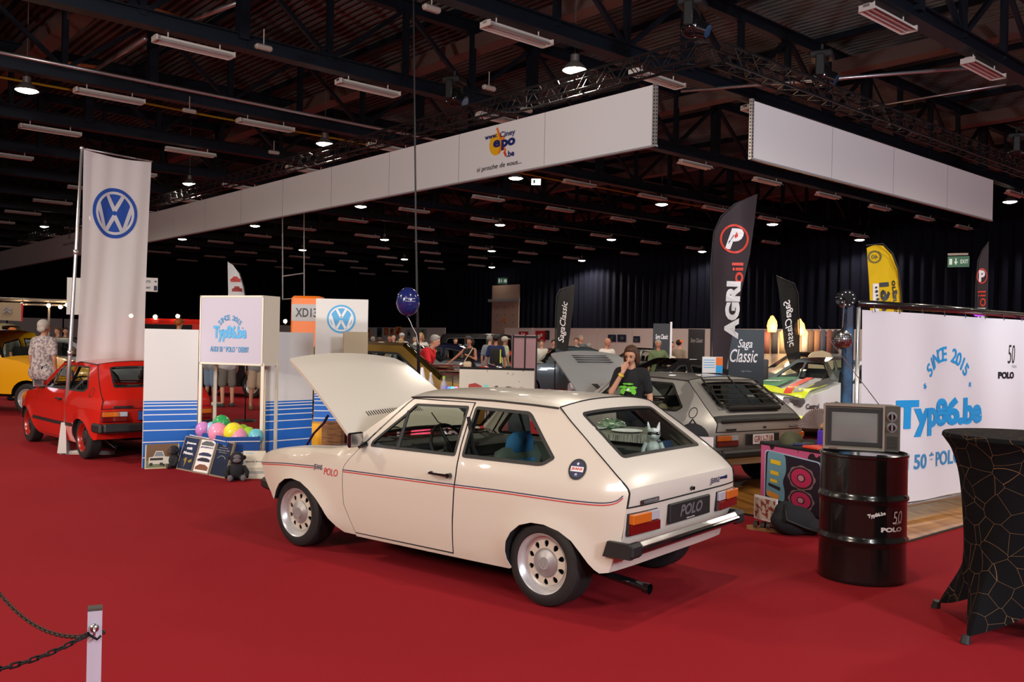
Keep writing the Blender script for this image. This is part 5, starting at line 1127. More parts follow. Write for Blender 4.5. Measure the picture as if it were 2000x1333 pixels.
for (px, py, c) in ((460, 547, 'a82a22'), (463, 566, '8a2420')): a, z = fpt(px, py, dd, b, dr); mb = MB(); mb.add([fn(a+x, z+y, .014) for x, y in ((-.09, -.04), (.09, -.04), (.09, .02), (.05, .025), (.03, .06), (-.04, .06), (-.06, .02), (-.09, .01))], [tuple(range(8))]); mb.build('print', mat('pr_'+c, g_(c), .5), cl)
# black printed booth panels
def std_panel(px0, px1, y0, depth, lab, texts, m=PRBLACK, name='printed_board'):
    a, c = wx(px0, depth), wx(px1, depth); z1 = (at(px0, y0, depth)).z; t, b, X, w, h = board(name, lab, 'display panel', a, c, 0, z1, m, .05)
    for (s, u, v, tw, th, mm, kw) in texts: mb = MB(); text_into(mb, s, w*u, h*v, w=w*tw, h=h*th, z=.006, X=X, **kw); mb.build('lettering', mm, b)
    return t, b, X, w, h
DTEAL = mat('panel_teal', g_('14242c'), .5)
std_panel(1425, 1493, 643, 15.5, 'dark teal printed panel with large white script beside the oil flag', [('Saga', .45, .86, .42, .10, PRWHITE, dict(shear=.3, bold=.01)), ('Classic', .42, .76, .80, .12, PRWHITE, dict(shear=.3, bold=.01)), ('Saga Classic', .5, .62, .3, .02, PRGREY, {}), ('Vente, Achat', .75, .40, .4, .03, PRWHITE, dict(shear=.2))], DTEAL)
std_panel(1276, 1309, 632, 24, 'tall black printed panel with white script behind the man in green', [('Saga Classic', .5, .83, .75, .08, PRWHITE, dict(shear=.3, bold=.02)), ('www.saga', .5, .55, .5, .03, PRWHITE, {})])
mb = MB(); mb.box(wx(1310.5, 24)+Vector((0, .0, 1.1)), (.05, .05, 2.2)); tag(mb.build('panel_post', PRWHITE), 'thin white post at the edge of the tall black panel', 'post')
std_panel(1345, 1377, 643, 27, 'black printed panel with grey script near the oil flag', [('Saga Classic', .5, .83, .75, .08, PRGREY, dict(shear=.3, bold=.02))])
# folding mauve panel
a, c = wx(1002, 18), wx(1050, 18.3); z1 = at(1003, 654, 18).z; t, b, X, w, h = board('folding_screen', 'mauve folding screen with dark edges standing by the red cars', 'screen', a, c, 0, z1, mat('mauve_board', g_('a48488'), .6), .05)
mb = MB()
for u in (.02, .5, .97): mb.add([X @ Vector(q) for q in ((w*u-.02, 0, .004), (w*u+.015, 0, .004), (w*u+.015, h, .004), (w*u-.02, h, .004))], [(0, 1, 2, 3)])
mb.add([X @ Vector(q) for q in ((0, h-.06, .005), (w, h-.06, .005), (w, h-.02, .005), (0, h-.02, .005))], [(0, 1, 2, 3)]); mb.build('edge_strip', PRBLACK, t)
# ------------------------------------------------------------------ backdrop stand on the parquet
A0 = at_z(1668, 1030, .012); A1 = at_z(1998, 968, .012); d = (A1-A0); W = d.length; d.normalize(); nr = Vector((d.y, -d.x, 0)); up = Vector((0, 0, 1))
t = thing('backdrop_stand', 'large white printed backdrop with blue club lettering on a pipe frame', 'backdrop', A0)
mb = MB(); HT = 1.97
mb.tube([up*0, up*HT], .02, 8); mb.tube([d*W, d*W+up*HT], .02, 8); mb.tube([up*.12, d*W+up*.12], .022, 8); mb.tube([up*.12-nr*.03, d*W*.5+up*.12-nr*.03], .02, 8); mb.build('pipe_frame', STEEL, t, True)
mb = MB(); mb.tube([up*(HT+.02)+d*(-.02), up*(HT+.02)+d*(W*.5)+up*.01, d*(W+.1)+up*(HT+.02)], .035, 8); mb.build('top_rail', mat('shiny_black_foil', (.01, .01, .01), .2, coat=1), t, True)
for q in (.02, W-.02): mb = MB(); mb.box(d*q+up*.02, (.45, .05, .04), (0, 0, math.atan2(nr.y, nr.x))); mb.build('foot', STEEL, t)
def bd(a, z, off=0.0): return d*a+up*z+nr*(.03+off+.018*math.sin(a*7+.8*z)*(.4+.6*math.sin(PI*min(1, max(0, z/2))))-.02*math.cos(a*3))
mb = MB(); NX, NZ = 60, 24; mb.add([bd(.03+(W-.06)*i/NX, .155+(HT-.19)*j/NZ) for j in range(NZ+1) for i in range(NX+1)], [(j*(NX+1)+i, j*(NX+1)+i+1, (j+1)*(NX+1)+i+1, (j+1)*(NX+1)+i) for j in range(NZ) for i in range(NX)]); cl = mb.build('banner_cloth', mat('banner_vinyl', (.76, .75, .78), .5), t, True)
def bdp(px, py): p = on_plane(px, py, A0, nr)-A0; return p.dot(d), p.z
def btext(body, x, y, w, h, m, rot=0.0, **k):
    a, z = bdp(x, y); vs, fs = text_geo(body, w=w, h=h, **k); c, s = math.cos(rot), math.sin(rot); mb = MB(); mb.add([bd(a+v.x*c-v.y*s, z+v.x*s+v.y*c, .006) for v in vs], fs); return mb.build('lettering', m, cl)
a1, z1 = bdp(1750, 840); a2, z2 = bdp(1922, 790); wt = a2-a1; CYB = mat('banner_cyan', g_('1f9be0'), .5)
btext('Typ86.be', 1836, 812, wt, .36, CYB, bold=.05, spacing=.92)
ac, zc = bdp(1842, 790); RR = .52; body = '* SINCE 2015 *'; n_ = len(body); st_ = .178; ang = PI/2+st_*(n_-1)/2; mb = MB()
for ch in body:
    if ch != ' ':
        vs, fs = text_geo(ch, bold=.02, h=.145*(.45 if ch == '*' else 1)); r_ = ang-PI/2; c_, s_ = math.cos(r_), math.sin(r_); px_, pz_ = ac+RR*math.cos(ang), zc-.02+RR*math.sin(ang); mb.add([bd(px_+v.x*c_-v.y*s_, pz_+v.x*s_+v.y*c_, .006) for v in vs], fs)
    ang -= st_
mb.build('lettering', CYB, cl)
a3, z3 = bdp(1842, 893); mb = MB(); vs, fs = text_geo('AUDI 50 * POLO * DERBY', w=wt*1.42, h=.15, bold=.025); mb.add([bd(a3+v.x-.02, z3+v.y, .006) for v in vs], fs); mb.build('lettering', mat('banner_blue', g_('3f8fc4'), .5), cl)
btext('POLO', 1956, 733, .30, .075, PRBLACK, bold=.06); btext('50', 1965, 692, .16, .20, PRBLACK, shear=.2, bold=-.01); btext('YEARS', 1970, 716, .12, .03, PRGREY)
mb = MB()
for i in range(8): mb.tube([d*(W*(.06+.125*i))+up*(HT+.01)+nr*.03, d*(W*(.06+.125*i))+up*(HT-.05)+nr*.045], .004, 4)
mb.build('cable_tie', BLACK, t)
# dark printed pole cover and disco ball
c = wx(1656, 8.12); t = thing('printed_column', 'dark blue printed fabric column at the left edge of the backdrop', 'column', c+Vector((-.0, 0, .012))); mb = MB(); mb.rbox((0, 0, 1.0), (.09, .09, 2.0), .02)
cm = mat('galaxy_print', g_('16264a'), .5); noise_col(cm, g_('0c1430'), g_('2f6f9a'), 3.5, lo=.45, hi=.7); mb.build('column_cover', cm, t, True, 40)
t = thing('disco_motor', 'round black disco ball motor on top of the printed column', 'motor', at(1652, 584, 8.05)); mb = MB(); mb.cyl((0, -.04, 0), (0, .04, 0), .078, n=28); mb.cyl((0, -.04, 0), (0, -.055, 0), .03, n=16)
for k in range(10): mb.cyl((.058*math.cos(k*.628), -.04, .058*math.sin(k*.628)), (.058*math.cos(k*.628), -.043, .058*math.sin(k*.628)), .006, n=6, mi=1)
mb.build('motor_housing', [BLACKG, PRWHITE], t, True, 40)
t = thing('disco_ball', 'small mirrored disco ball hanging by a chain from its black motor', 'disco ball', at(1645, 664, 7.98)); R_ = .088
mb = MB(); Nl = 14
for j in range(Nl):
    th0, th1 = PI*j/Nl+.02, PI*(j+1)/Nl-.02; nn = max(4, int(2*Nl*math.sin((th0+th1)/2)))
    for i in range(nn): a0, a1 = 2*PI*i/nn+.02, 2*PI*(i+1)/nn-.02; mb.add([(R_*math.sin(th)*math.cos(a), R_*math.sin(th)*math.sin(a), R_*math.cos(th)) for th, a in ((th0, a0), (th1, a0), (th1, a1), (th0, a1))], [(0, 1, 2, 3)])
rr_ = random.Random(5)
for q_ in range(0, len(mb.v), 4):
    c_ = sum((mb.v[q_+i] for i in range(4)), Vector())/4; e_ = Euler((rr_.uniform(-.12, .12), rr_.uniform(-.12, .12), rr_.uniform(-.12, .12))).to_matrix()
    for i in range(4): mb.v[q_+i] = c_+e_ @ (mb.v[q_+i]-c_)*.94
mb.build('mirror_tile', CHROME, t); mb = MB(); mb.sphere((0, 0, 0), R_*.97, 20, 12); mb.cyl((0, 0, R_*.9), (0, 0, R_+.02), .012, n=8); mb.build('ball_core', DARK, t, True)
mb = MB(); mb.tube([(0, 0, R_+.01), (.004, -.01, .22), (.006, -.02, .345)], .005, 5); mb.build('chain', CHROME, t)
# magenta tinsel pole at the right edge
c = wx(1999, 10.4); t = thing('tinsel_column', 'magenta foil covered pole at the right edge of the backdrop', 'column', c+Vector((.05, 0, 0))); mb = MB(); r = random.Random(3)
mb.tube([(0, 0, 2.0*k/40) for k in range(41)], [.05+.02*r.random() for k in range(41)], 8); mb.build('foil_wrap', noise_col(mat('magenta_foil', g_('7a1a6a'), .25, metal=.8), g_('2a0a30'), g_('d040b0'), 14), t)
mb = MB(); mb.rbox(at(1912, 611, 9.75), (.13, .08, .08), .03); tag(mb.build('party_light', mat('purple_lamp', g_('8a2ac0'), .3, emit=g_('a040e0'), es=1.2)), 'small purple party light above the backdrop rail', 'light')
# ------------------------------------------------------------------ drum and television
DC = Vector((2.49, 6.378, 0)); t = thing('oil_drum', 'glossy black steel drum with white stickers carrying the television', 'drum', DC); r = .2925
mb = MB(); prof = [(0, .005), (r-.02, .005), (r-.004, 0), (r+.002, .012), (r, .025)]
z = .03
for zz in (.29, .575): prof += [(r-.004, zz-.045), (r-.003, zz-.022), (r+.008, zz-.008), (r+.008, zz+.008), (r-.003, zz+.022), (r-.004, zz+.045)]
prof += [(r-.004, .80), (r-.003, .852), (r+.004, .860), (r+.004, .874), (r-.006, .880), (r-.014, .872), (r-.016, .860), (0, .858)]
mb.lathe(prof, 64); dr_ = mb.build('drum_shell', mat('drum_black', (.006, .006, .006), .2, coat=.5), t, True, 40)
mb = MB(); mb.cyl((.05, -.19, .858), (.05, -.19, .875), .035, n=16); mb.build('bung', BLACKG, t)
def ondrum(body, px, py, w, h, m, rot=0.0, **k):
    p = ray(px, py); p = CO+p*((DC.y-.27)/p.y)-DC; a0 = math.atan2(p.y, p.x); z0 = p.z; 
    a0 = -math.acos(max(-1, min(1, p.x/r))); vs, fs = text_geo(body, w=w, h=h, **k); c, s = math.cos(rot), math.sin(rot); mb = MB()
    mb.add([((r+.003)*math.cos(a0+(v.x*c-v.y*s)/r), (r+.003)*math.sin(a0+(v.x*c-v.y*s)/r), z0+v.x*s+v.y*c) for v in vs], fs); return mb.build('sticker', m, dr_)
ondrum('Typ86.be', 1710, 1006, .12, .034, PRWHITE, .22, bold=.05); ondrum('50', 1754, 1012, .09, .085, PRWHITE, .05, shear=.2); ondrum('years', 1756, 1024, .06, .018, PRWHITE, .1); ondrum('POLO', 1742, 1035, .17, .032, PRWHITE, 0, bold=.06)
t = thing('television', 'old silver and black portable television standing on the black drum', 'television', DC+Vector((-.03, -.02, .880)), -.36)
w, h, dp = .505, .325, .30; BEIGE = mat('tv_shell', g_('8f8676'), .35, metal=.4); mb = MB(); mb.rbox((0, .0, h/2+.008), (w, .05, h), .015); mb.rbox((0, .16, h/2+.012), (w-.03, .28, h-.03), .03, mi=0)
mb.rbox((0, .31, h/2), (w*.55, .08, h*.6), .03); sh_ = mb.build('cabinet', [mat('tv_grey', g_('6f685c'), .45, metal=.3)], t, True, 40)
def ringb(mb, x0, x1, z0, z1, b, y, th, mi=0):
    mb.box(((x0+x1)/2, y, z0+b/2), (x1-x0, th, b), mi=mi); mb.box(((x0+x1)/2, y, z1-b/2), (x1-x0, th, b), mi=mi); mb.box((x0+b/2, y, (z0+z1)/2), (b, th, z1-z0-2*b), mi=mi); mb.box((x1-b/2, y, (z0+z1)/2), (b, th, z1-z0-2*b), mi=mi)
mb = MB(); ringb(mb, -w/2+.002, w/2-.10, .012, h+.004, .014, -.032, .02); mb.build('front_trim', mat('tv_silver', g_('a8a296'), .3, metal=.6), t)
mb = MB(); ringb(mb, -w/2+.030, w/2-.116, .042, h-.022, .026, -.030, .016); mb.build('screen_surround', BLACK, t)
mb = MB(); x0, x1, z0, z1 = -w/2+.054, w/2-.140, .066, h-.046; n = 10
mb.add([(x0+(x1-x0)*i/n, -.030-.012*(1-(2*i/n-1)**2)*(1-(2*j/n-1)**2), z0+(z1-z0)*j/n) for j in range(n+1) for i in range(n+1)], [(j*(n+1)+i, j*(n+1)+i+1, (j+1)*(n+1)+i+1, (j+1)*(n+1)+i) for j in range(n) for i in range(n)]); mb.build('screen', mat('crt_glass', g_('6f6f6c'), .08, coat=.6), t, True)
mb = MB(); mb.box((w/2-.052, -.030, h/2+.008), (.092, .012, h-.012)); cp = mb.build('control_panel', mat('tv_dark', g_('4a463e'), .45, metal=.2), t)
for z_ in (h-.07, h-.145): 
    mb = MB(); mb.cyl((w/2-.055, -.036, z_), (w/2-.055, -.042, z_), .034, n=24, mi=1); mb.cyl((w/2-.055, -.042, z_), (w/2-.055, -.062, z_), .024, .021, 20, mi=0); mb.box((w/2-.055, -.066, z_), (.010, .010, .04), mi=1); mb.build('dial', [BLACKG, mat('dial_metal', (.25, .25, .25), .4, .5)], cp, True, 40)
mb = MB()
for k in range(9): mb.box((w/2-.052, -.0375, .035+.010*k), (.070, .004, .004))
mb.build('speaker_slot', DARK, cp); mb = MB(); text_into(mb, 'HITACHI', -w/2+.07, .020, w=.055, h=.009, z=.043, X=frame_X((0, 0, 0), (1, 0, 0), (0, 0, 1)), bold=.02) if False else mb.box((-w/2+.07, -.0425, .019), (.06, .003, .009)); mb.build('name_strip', CHROME, t)
mb = MB(); Ri = Matrix.Rotation(.36, 4, 'Z'); p_a = at(1720, 795, 6.42)-(DC+Vector((-.03, -.02, .880))); p_b = at(1599, 637, 6.3)-(DC+Vector((-.03, -.02, .880))); mb.tube([Ri @ p_a, Ri @ (p_a.lerp(p_b, .5)), Ri @ p_b], [.004, .003, .002], 6); mb.cyl(Ri @ p_a-Vector((0, 0, .02)), Ri @ p_a+Vector((0, 0, .012)), .010, n=8); mb.build('antenna', CHROME, t)
# ------------------------------------------------------------------ cocktail table with stretch cover
TC = Vector((2.93, 5.22, 0)); t = thing('cocktail_table', 'tall cocktail table in a black stretch cover with thin gold lines', 'table', TC)
cov = mat('stretch_cover', (.006, .006, .007), .85, spec=.12)
def gold_lines(m):
    nt = m.node_tree; tc = nt.nodes.new('ShaderNodeTexCoord'); v = nt.nodes.new('ShaderNodeTexVoronoi'); v.feature = 'DISTANCE_TO_EDGE'; v.inputs['Scale'].default_value = 8.5; r = nt.nodes.new('ShaderNodeValToRGB')
    r.color_ramp.elements[0].position = .002; r.color_ramp.elements[0].color = (*g_('8a6a4a'), 1); r.color_ramp.elements[1].position = .007; r.color_ramp.elements[1].color = (.005, .005, .006, 1)
    nt.links.new(tc.outputs['Object'], v.inputs['Vector']); nt.links.new(v.outputs['Distance'], r.inputs['Fac']); nt.links.new(r.outputs['Color'], bsdf(m).inputs['Base Color'])
gold_lines(cov); feet = [math.radians(a) for a in (122, 212, 302, 32)]
rf = spl([0, .04, .10, .20, .35, .50, .65, .80, .95, 1.05, 1.10], [.0, .0, .015, .10, .255, .318, .325, .325, .355, .385, .40])
mb = MB(); NA, NT = 96, 40; vs = []
for j in range(NT+1):
    s_ = j/NT
    for i in range(NA):
        a = 2*PI*i/NA; dd_ = min(abs((a-f+PI) % (2*PI)-PI) for f in feet); q = dd_/(PI/4); z0_ = .03+.13*min(1, q)**.8; z = z0_+(1.10-z0_)*s_**1.0
        foot = .50*(1-min(1, q))+.30*min(1, q); foot = .52/(1+1.1*min(1, q)**.7); wst = spl([0, .35, .55, .75, .92, 1], [foot, .27+.13*(foot-.25), .285, .305, .35, .40])(s_); vs.append((wst*math.cos(a), wst*math.sin(a), z))
mb.add(vs, [(j*NA+i, j*NA+(i+1) % NA, (j+1)*NA+(i+1) % NA, (j+1)*NA+i) for j in range(NT) for i in range(NA)]); top = [(.402*math.cos(2*PI*i/NA), .402*math.sin(2*PI*i/NA)) for i in range(NA)]
mb.add([(x*k, y*k, z) for k, z in ((1, 1.10), (1.0, 1.115), (.985, 1.125), (0.001, 1.125)) for x, y in top], [(k*NA+i, k*NA+(i+1) % NA, (k+1)*NA+(i+1) % NA, (k+1)*NA+i) for k in range(3) for i in range(NA)]); mb.build('stretch_cover', cov, t, True, 50)
mb = MB(); 
for f in feet: m_ = MB(); m_.cyl((.495*math.cos(f), .495*math.sin(f), 0), (.485*math.cos(f), .485*math.sin(f), .045), .028, .022, 12); m_.build('foot', BLACK, t)
mb.cyl((0, 0, .1), (0, 0, 1.1), .03, n=12); mb.build('column', STEEL, t)
# ------------------------------------------------------------------ barrier post with chains
PB = at(186, 1190, 2.2); t = thing('barrier_post', 'square white barrier post with a hook at the bottom edge', 'post', (PB.x, PB.y, 0), .72-.32); Hp = PB.z
mb = MB(); mb.box((0, 0, Hp/2), (.032, .032, Hp)); mb.build('post_tube', mat('powder_white', g_('c8c2d0'), .3, metal=.2), t); mb = MB(); mb.box((0, 0, Hp+.002), (.0325, .0325, .006)); mb.build('cap', mat('cap_grey', g_('4a4640'), .5), t)
mb = MB(); mb.cyl((0, -.016, Hp-.04), (0, -.024, Hp-.04), .010, n=12); mb.tube([(0, -.02, Hp-.04), (0, -.035, Hp-.035), (0, -.040, Hp-.048), (0, -.032, Hp-.056)], .003, 6); mb.build('hook', CHROME, t, True)
mb = MB(); mb.cyl((0, 0, 0), (0, 0, .02), .13, .12, 24); mb.build('base', BLACK, t)
def chain(path, name, lab, Ll, Wl, wr, m):
    L_ = 0; P = [Vector(q) for q in path]; S = [0]
    for a, b in zip(P, P[1:]): S.append(S[-1]+(b-a).length)
    def pos(s):
        for i in range(len(S)-1):
            if s <= S[i+1]: return P[i].lerp(P[i+1], (s-S[i])/(S[i+1]-S[i]))
        return P[-1]
    mb = MB(); pitch = Ll-2*wr-.001; n = int(S[-1]/pitch)
    for k in range(n):
        a, b = pos(k*pitch), pos((k+1)*pitch); c = (a+b)/2; x = (b-a).normalized(); sd = x.cross(Vector((0, 0, 1))).normalized(); u = sd if k % 2 else sd.cross(x)
        mb.tube([c+x*((Ll/2-Wl/2)*(1 if math.cos(q) > 0 else -1)+Wl/2*math.cos(q))+u*(Wl/2-wr)*math.sin(q) for q in [2*PI*i/14+.01 for i in range(14)]], wr, 6, True)
    return tag(mb.build(name, m, None, True), lab, 'chain')
CH = mat('chain_black', g_('1d1a1e'), .4, metal=.5)
hk = Vector((PB.x, PB.y-.035, Hp-.05))
def sag(a, b, s, n=16): return [a.lerp(b, i/n)+Vector((0, 0, -4*s*(i/n)*(1-i/n))) for i in range(n+1)]
chain(sag(hk, at(-60, 1318, 1.78), .015), 'chain', 'long linked dark chain hooked on the front of the post', .036, .014, .0024, CH)
chain(sag(Vector((PB.x+.01, PB.y+.03, Hp-.065)), at(-30, 1120, 2.7), .075), 'chain', 'small linked rusty chain hanging behind the post', .020, .013, .0022, mat('chain_rust', g_('3a2c26'), .6, metal=.4))
mb = MB(); mb.tube([hk, hk+Vector((.012, -.004, -.004)), hk+Vector((.022, 0, -.012)), hk+Vector((.030, .0, -.004))], .0032, 6); tag(mb.build('chain_link', CH, None, True), 'loose end link hanging on the post hook', 'chain')
# ------------------------------------------------------------------ plainer cars further back
def gcar(name, label, loc, yaw, paint, top, base, wins, wheels, wr=.31, hw=.80, bw=None, glassy=(), arch=.36, crown=.05, lamps=None, bump=BLACK, roofm=None, hubs=None, tum=None, cat='car', extra=None, cyan=None, tail=REDLENS, step=.12):
    """top: outline points (x, z) from the low rear over the roof to the low front; glassy: index pairs of the outline that are glass; base: sill height"""
    t = thing(name, label, cat, loc, yaw); xs = [p[0] for p in top]; zmax = max(p[1] for p in top); belt = tum or zmax*.62
    zf = spl([0, base, belt*.8, belt, zmax, zmax+.1], [hw-.04, hw-.02, hw, hw-.02, hw-.22, hw-.25]); xf = spl([min(xs), min(xs)+.5, 0, max(xs)-.6, max(xs)], [.08, .02, 0, .02, .12])
    Yf = lambda x, z: zf(z)-xf(x)
    low = []
    for wx_ in sorted(wheels, reverse=True):
        low += [(wx_+arch, base)]+[(wx_+arch*math.cos(a), base+(arch+wr-base-.0)*math.sin(a)) for a in [PI*k/10 for k in range(1, 10)]]+[(wx_-arch, base)]
    poly = top+low; poly = [p for p in poly]
    for s in (1, -1):
        mb = MB(); hs = [roundp(w, .05, 3) for w in wins]; sheet(mb, poly, hs, lambda x, z: (x, s*Yf(x, z), z), step, s > 0); o = mb.build('side_panel', paint, t, True, 30)
        for h in hs:
            mb = MB(); ring_strip(mb, h, .03, lambda x, z: (x, s*(Yf(x, z)+.006), z), steps=.15); sl = mb.build('window_seal', BLACK, o)
            mb = MB(); sheet(mb, inset(h, .02), [], lambda x, z: (x, s*(Yf(x, z)-.006), z), .4, s > 0); mb.build('window_glass', GLASS, o, True)
        mb = MB()
        for wx_ in wheels:
            A = [(wx_+arch*math.cos(a), base+(arch+wr-base)*math.sin(a)) for a in [PI*k/10 for k in range(11)]]; m = len(A)
            mb.add([(x, s*(Yf(x, z)-.01), z) for x, z in A]+[(x, s*(hw-.32), z) for x, z in A], [(i, i+1, m+i+1, m+i) for i in range(m-1)]+[tuple(range(m, 2*m))])
        mb.build('wheel_arch_liner', DARK, o)
    P = []; gi = []
    for i in range(len(top)-1):
        a, b = top[i], top[i+1]; k = max(1, int(math.hypot(a[0]-b[0], a[1]-b[1])/.18))
        for j in range(k): P.append((a[0]+(b[0]-a[0])*j/k, a[1]+(b[1]-a[1])*j/k)); gi.append(i)
    P.append(top[-1]); NU = 8
    def vv(i, off=0.0):
        x, z = P[i]; w = Yf(x, z); a = P[max(0, i-1)]; b = P[min(len(P)-1, i+1)]; tx, tz = b[0]-a[0], b[1]-a[1]; L_ = math.hypot(tx, tz); nx, nz = -tz/L_, tx/L_
        return [(x+nx*(crown*(1-abs(u)**2.5)+off), u*w, z+nz*(crown*(1-abs(u)**2.5)+off)) for u in [-1+2*k/NU for k in range(NU+1)]]
    def strip(idx, nm, m, off=0.0):
        mb = MB()
        for i in idx: mb.add(vv(i, off)+vv(i+1, off), [(k, NU+1+k, NU+2+k, k+1) for k in range(NU)])
        bm = bmesh.new(); 
        o = mb.build(nm, m, t, True); me = o.data; bm.from_mesh(me); bmesh.ops.remove_doubles(bm, verts=bm.verts, dist=1e-4); bm.to_mesh(me); bm.free(); return o
    gl = set(glassy); roofi = [i for i in range(len(gi)) if gi[i] not in gl]; 
    topz = max(P, key=lambda p: p[1])[1]
    body = [i for i in roofi if not (roofm and P[i][1] > topz-.12)]; strip(body, 'body_shell', paint)
    if roofm: strip([i for i in roofi if P[i][1] > topz-.12], 'roof', roofm)
    for g in sorted(gl):
        idx = [i for i in range(len(gi)) if gi[i] == g]; ws = strip(idx, 'windscreen' if top[g][0] > 0 else 'rear_window', GLASS)
    mb = MB(); mb.box(((min(xs)+max(xs))/2, 0, base+.08), (max(xs)-min(xs)-1.0, 2*hw-.5, .08)); mb.rbox((.05, 0, belt*.55), (1.6, 2*hw-.36, .5), .1); mb.build('cabin_trim', DARK, t)
    for s in (1, -1): mb = MB(); mb.rbox((.05, s*.36, belt+.02), (.12, .46, .50), .05, (0, -.25, 0)); mb.build('front_seat', FABBLK, t, True, 50)
    x0, x1 = min(xs), max(xs); zb = base+.22
    if bump:
        for xx, nm in ((x0-.02, 'rear_bumper'), (x1+.0, 'front_bumper')): mb = MB(); mb.rbox((xx, 0, zb), (.10, 2*hw-.16, .11), .03); mb.build(nm, bump, t, True, 30)
    for s in (1, -1):
        mb = MB(); mb.rbox((x0-.015, s*(hw-.26), zb+.22), (.06, .26, .12), .02); mb.build('tail_lamp', tail, t, True, 40)
        mb = MB(); zz = (lamps or zb+.24)
        if lamps and lamps < 0: pass
        else: mb.cyl((x1-.10, s*(hw-.24), zz), (x1+.02, s*(hw-.24), zz), .09, n=20); mb.build('headlight', CLEARLENS, t, True, 40)
        for wx_ in wheels: make_wheel('wheel', t, wx_, s*(hw-.02), wr, .19, wr*.64, hubs or RIMSIL, hubs or RIMSIL, hubs or RIMSIL, side=s, logo=False, spokes=6, detail=28)
    return t
TOP_SEDAN = [(-2.1, .35), (-2.15, .60), (-2.05, .92), (-1.35, .98), (-.75, 1.38), (.35, 1.42), (1.05, .98), (1.95, .82), (2.12, .62), (2.08, .35)]
WIN_SEDAN = [[(-1.15, .98), (-.68, 1.32), (-.12, 1.36), (-.12, .97)], [(-.04, .97), (-.04, 1.36), (.30, 1.35), (.85, .97)]]
TOP_COUPE = [(-2.0, .32), (-2.08, .62), (-1.75, .82), (-1.0, 1.10), (-.45, 1.27), (.15, 1.28), (.85, .92), (1.5, .80), (1.95, .62), (2.0, .32)]
WIN_COUPE = [[(-1.05, .92), (-.50, 1.18), (-.10, 1.21), (-.10, .88)], [(-.02, .88), (-.02, 1.21), (.12, 1.20), (.60, .88)]]
TOP_VINT = [(-1.95, .40), (-2.0, .65), (-1.7, .95), (-1.2, 1.25), (-.6, 1.44), (.1, 1.46), (.40, 1.36), (.72, 1.0), (1.35, .96), (1.80, .82), (1.95, .60), (1.9, .38)]
WIN_VINT = [[(-.95, 1.0), (-.75, 1.28), (-.25, 1.36), (-.25, 1.0)], [(-.15, 1.0), (-.15, 1.37), (.28, 1.33), (.52, 1.0)]]
TOP_BOX = [(-1.95, .45), (-2.0, .95), (-1.9, 1.75), (-1.5, 1.82), (.55, 1.82), (.75, 1.76), (.98, 1.25), (1.95, 1.18), (2.05, .95), (2.05, .45)]
WIN_BOX = [[(-1.8, 1.22), (-1.75, 1.68), (-1.0, 1.70), (-1.0, 1.22)], [(-.85, 1.22), (-.85, 1.70), (-.15, 1.70), (-.15, 1.22)], [(-.05, 1.22), (-.05, 1.70), (.60, 1.68), (.78, 1.22)]]
TOP_HATCH = [(-1.75, .42), (-1.8, .75), (-1.72, .95), (-1.15, 1.46), (-.9, 1.52), (.35, 1.50), (1.0, 1.0), (1.75, .90), (1.9, .65), (1.88, .42)]
WIN_HATCH = [[(-1.35, 1.02), (-1.05, 1.38), (-.45, 1.42), (-.45, 1.0)], [(-.35, 1.0), (-.35, 1.42), (.28, 1.40), (.80, 1.0)]]
# ------------------------------------------------------------------ people
def cap(mb, p0, p1, r0, r1, n=12):      # capsule with round ends
    p0, p1 = Vector(p0), Vector(p1); mb.cyl(p0, p1, r0, r1, n); mb.sphere(p0, r0, n, 8); mb.sphere(p1, r1, n, 8)
def blob(mb, name, m, parent, vox, sm=6, dec=None):
    me = bpy.data.meshes.new('b'); me.from_pydata([tuple(v) for v in mb.v], [], mb.f); ob = bpy.data.objects.new('b', me); COL.objects.link(ob)
    r = ob.modifiers.new('r', 'REMESH'); r.mode = 'VOXEL'; r.voxel_size = vox; r.use_smooth_shade = True
    s = ob.modifiers.new('s', 'SMOOTH'); s.iterations = sm; s.factor = .5
    bpy.context.view_layer.update(); nm = bpy.data.meshes.new_from_object(ob.evaluated_get(bpy.context.evaluated_depsgraph_get())); bpy.data.objects.remove(ob); bpy.data.meshes.remove(me)
    nm.name = name; nm.materials.clear()
    nm.materials.append(m)
    nm.polygons.foreach_set('use_smooth', [True]*len(nm.polygons)); o = bpy.data.objects.new(name, nm); COL.objects.link(o); o.parent = parent; return o
SKIN = [mat('skin_light', g_('c9957a'), .55), mat('skin_tan', g_('a8735a'), .55), mat('skin_pink', g_('d0a08c'), .55)]
HAIRS = {k: mat('hair_'+k, g_(c), .6) for k, c in dict(brown='4a2e1e', black='15100e', grey='8f8b86', white='a8a098', blond='a88656', orange='b05a20').items()}
def pmat(h): return mat('cloth_'+h, g_(h), .85)
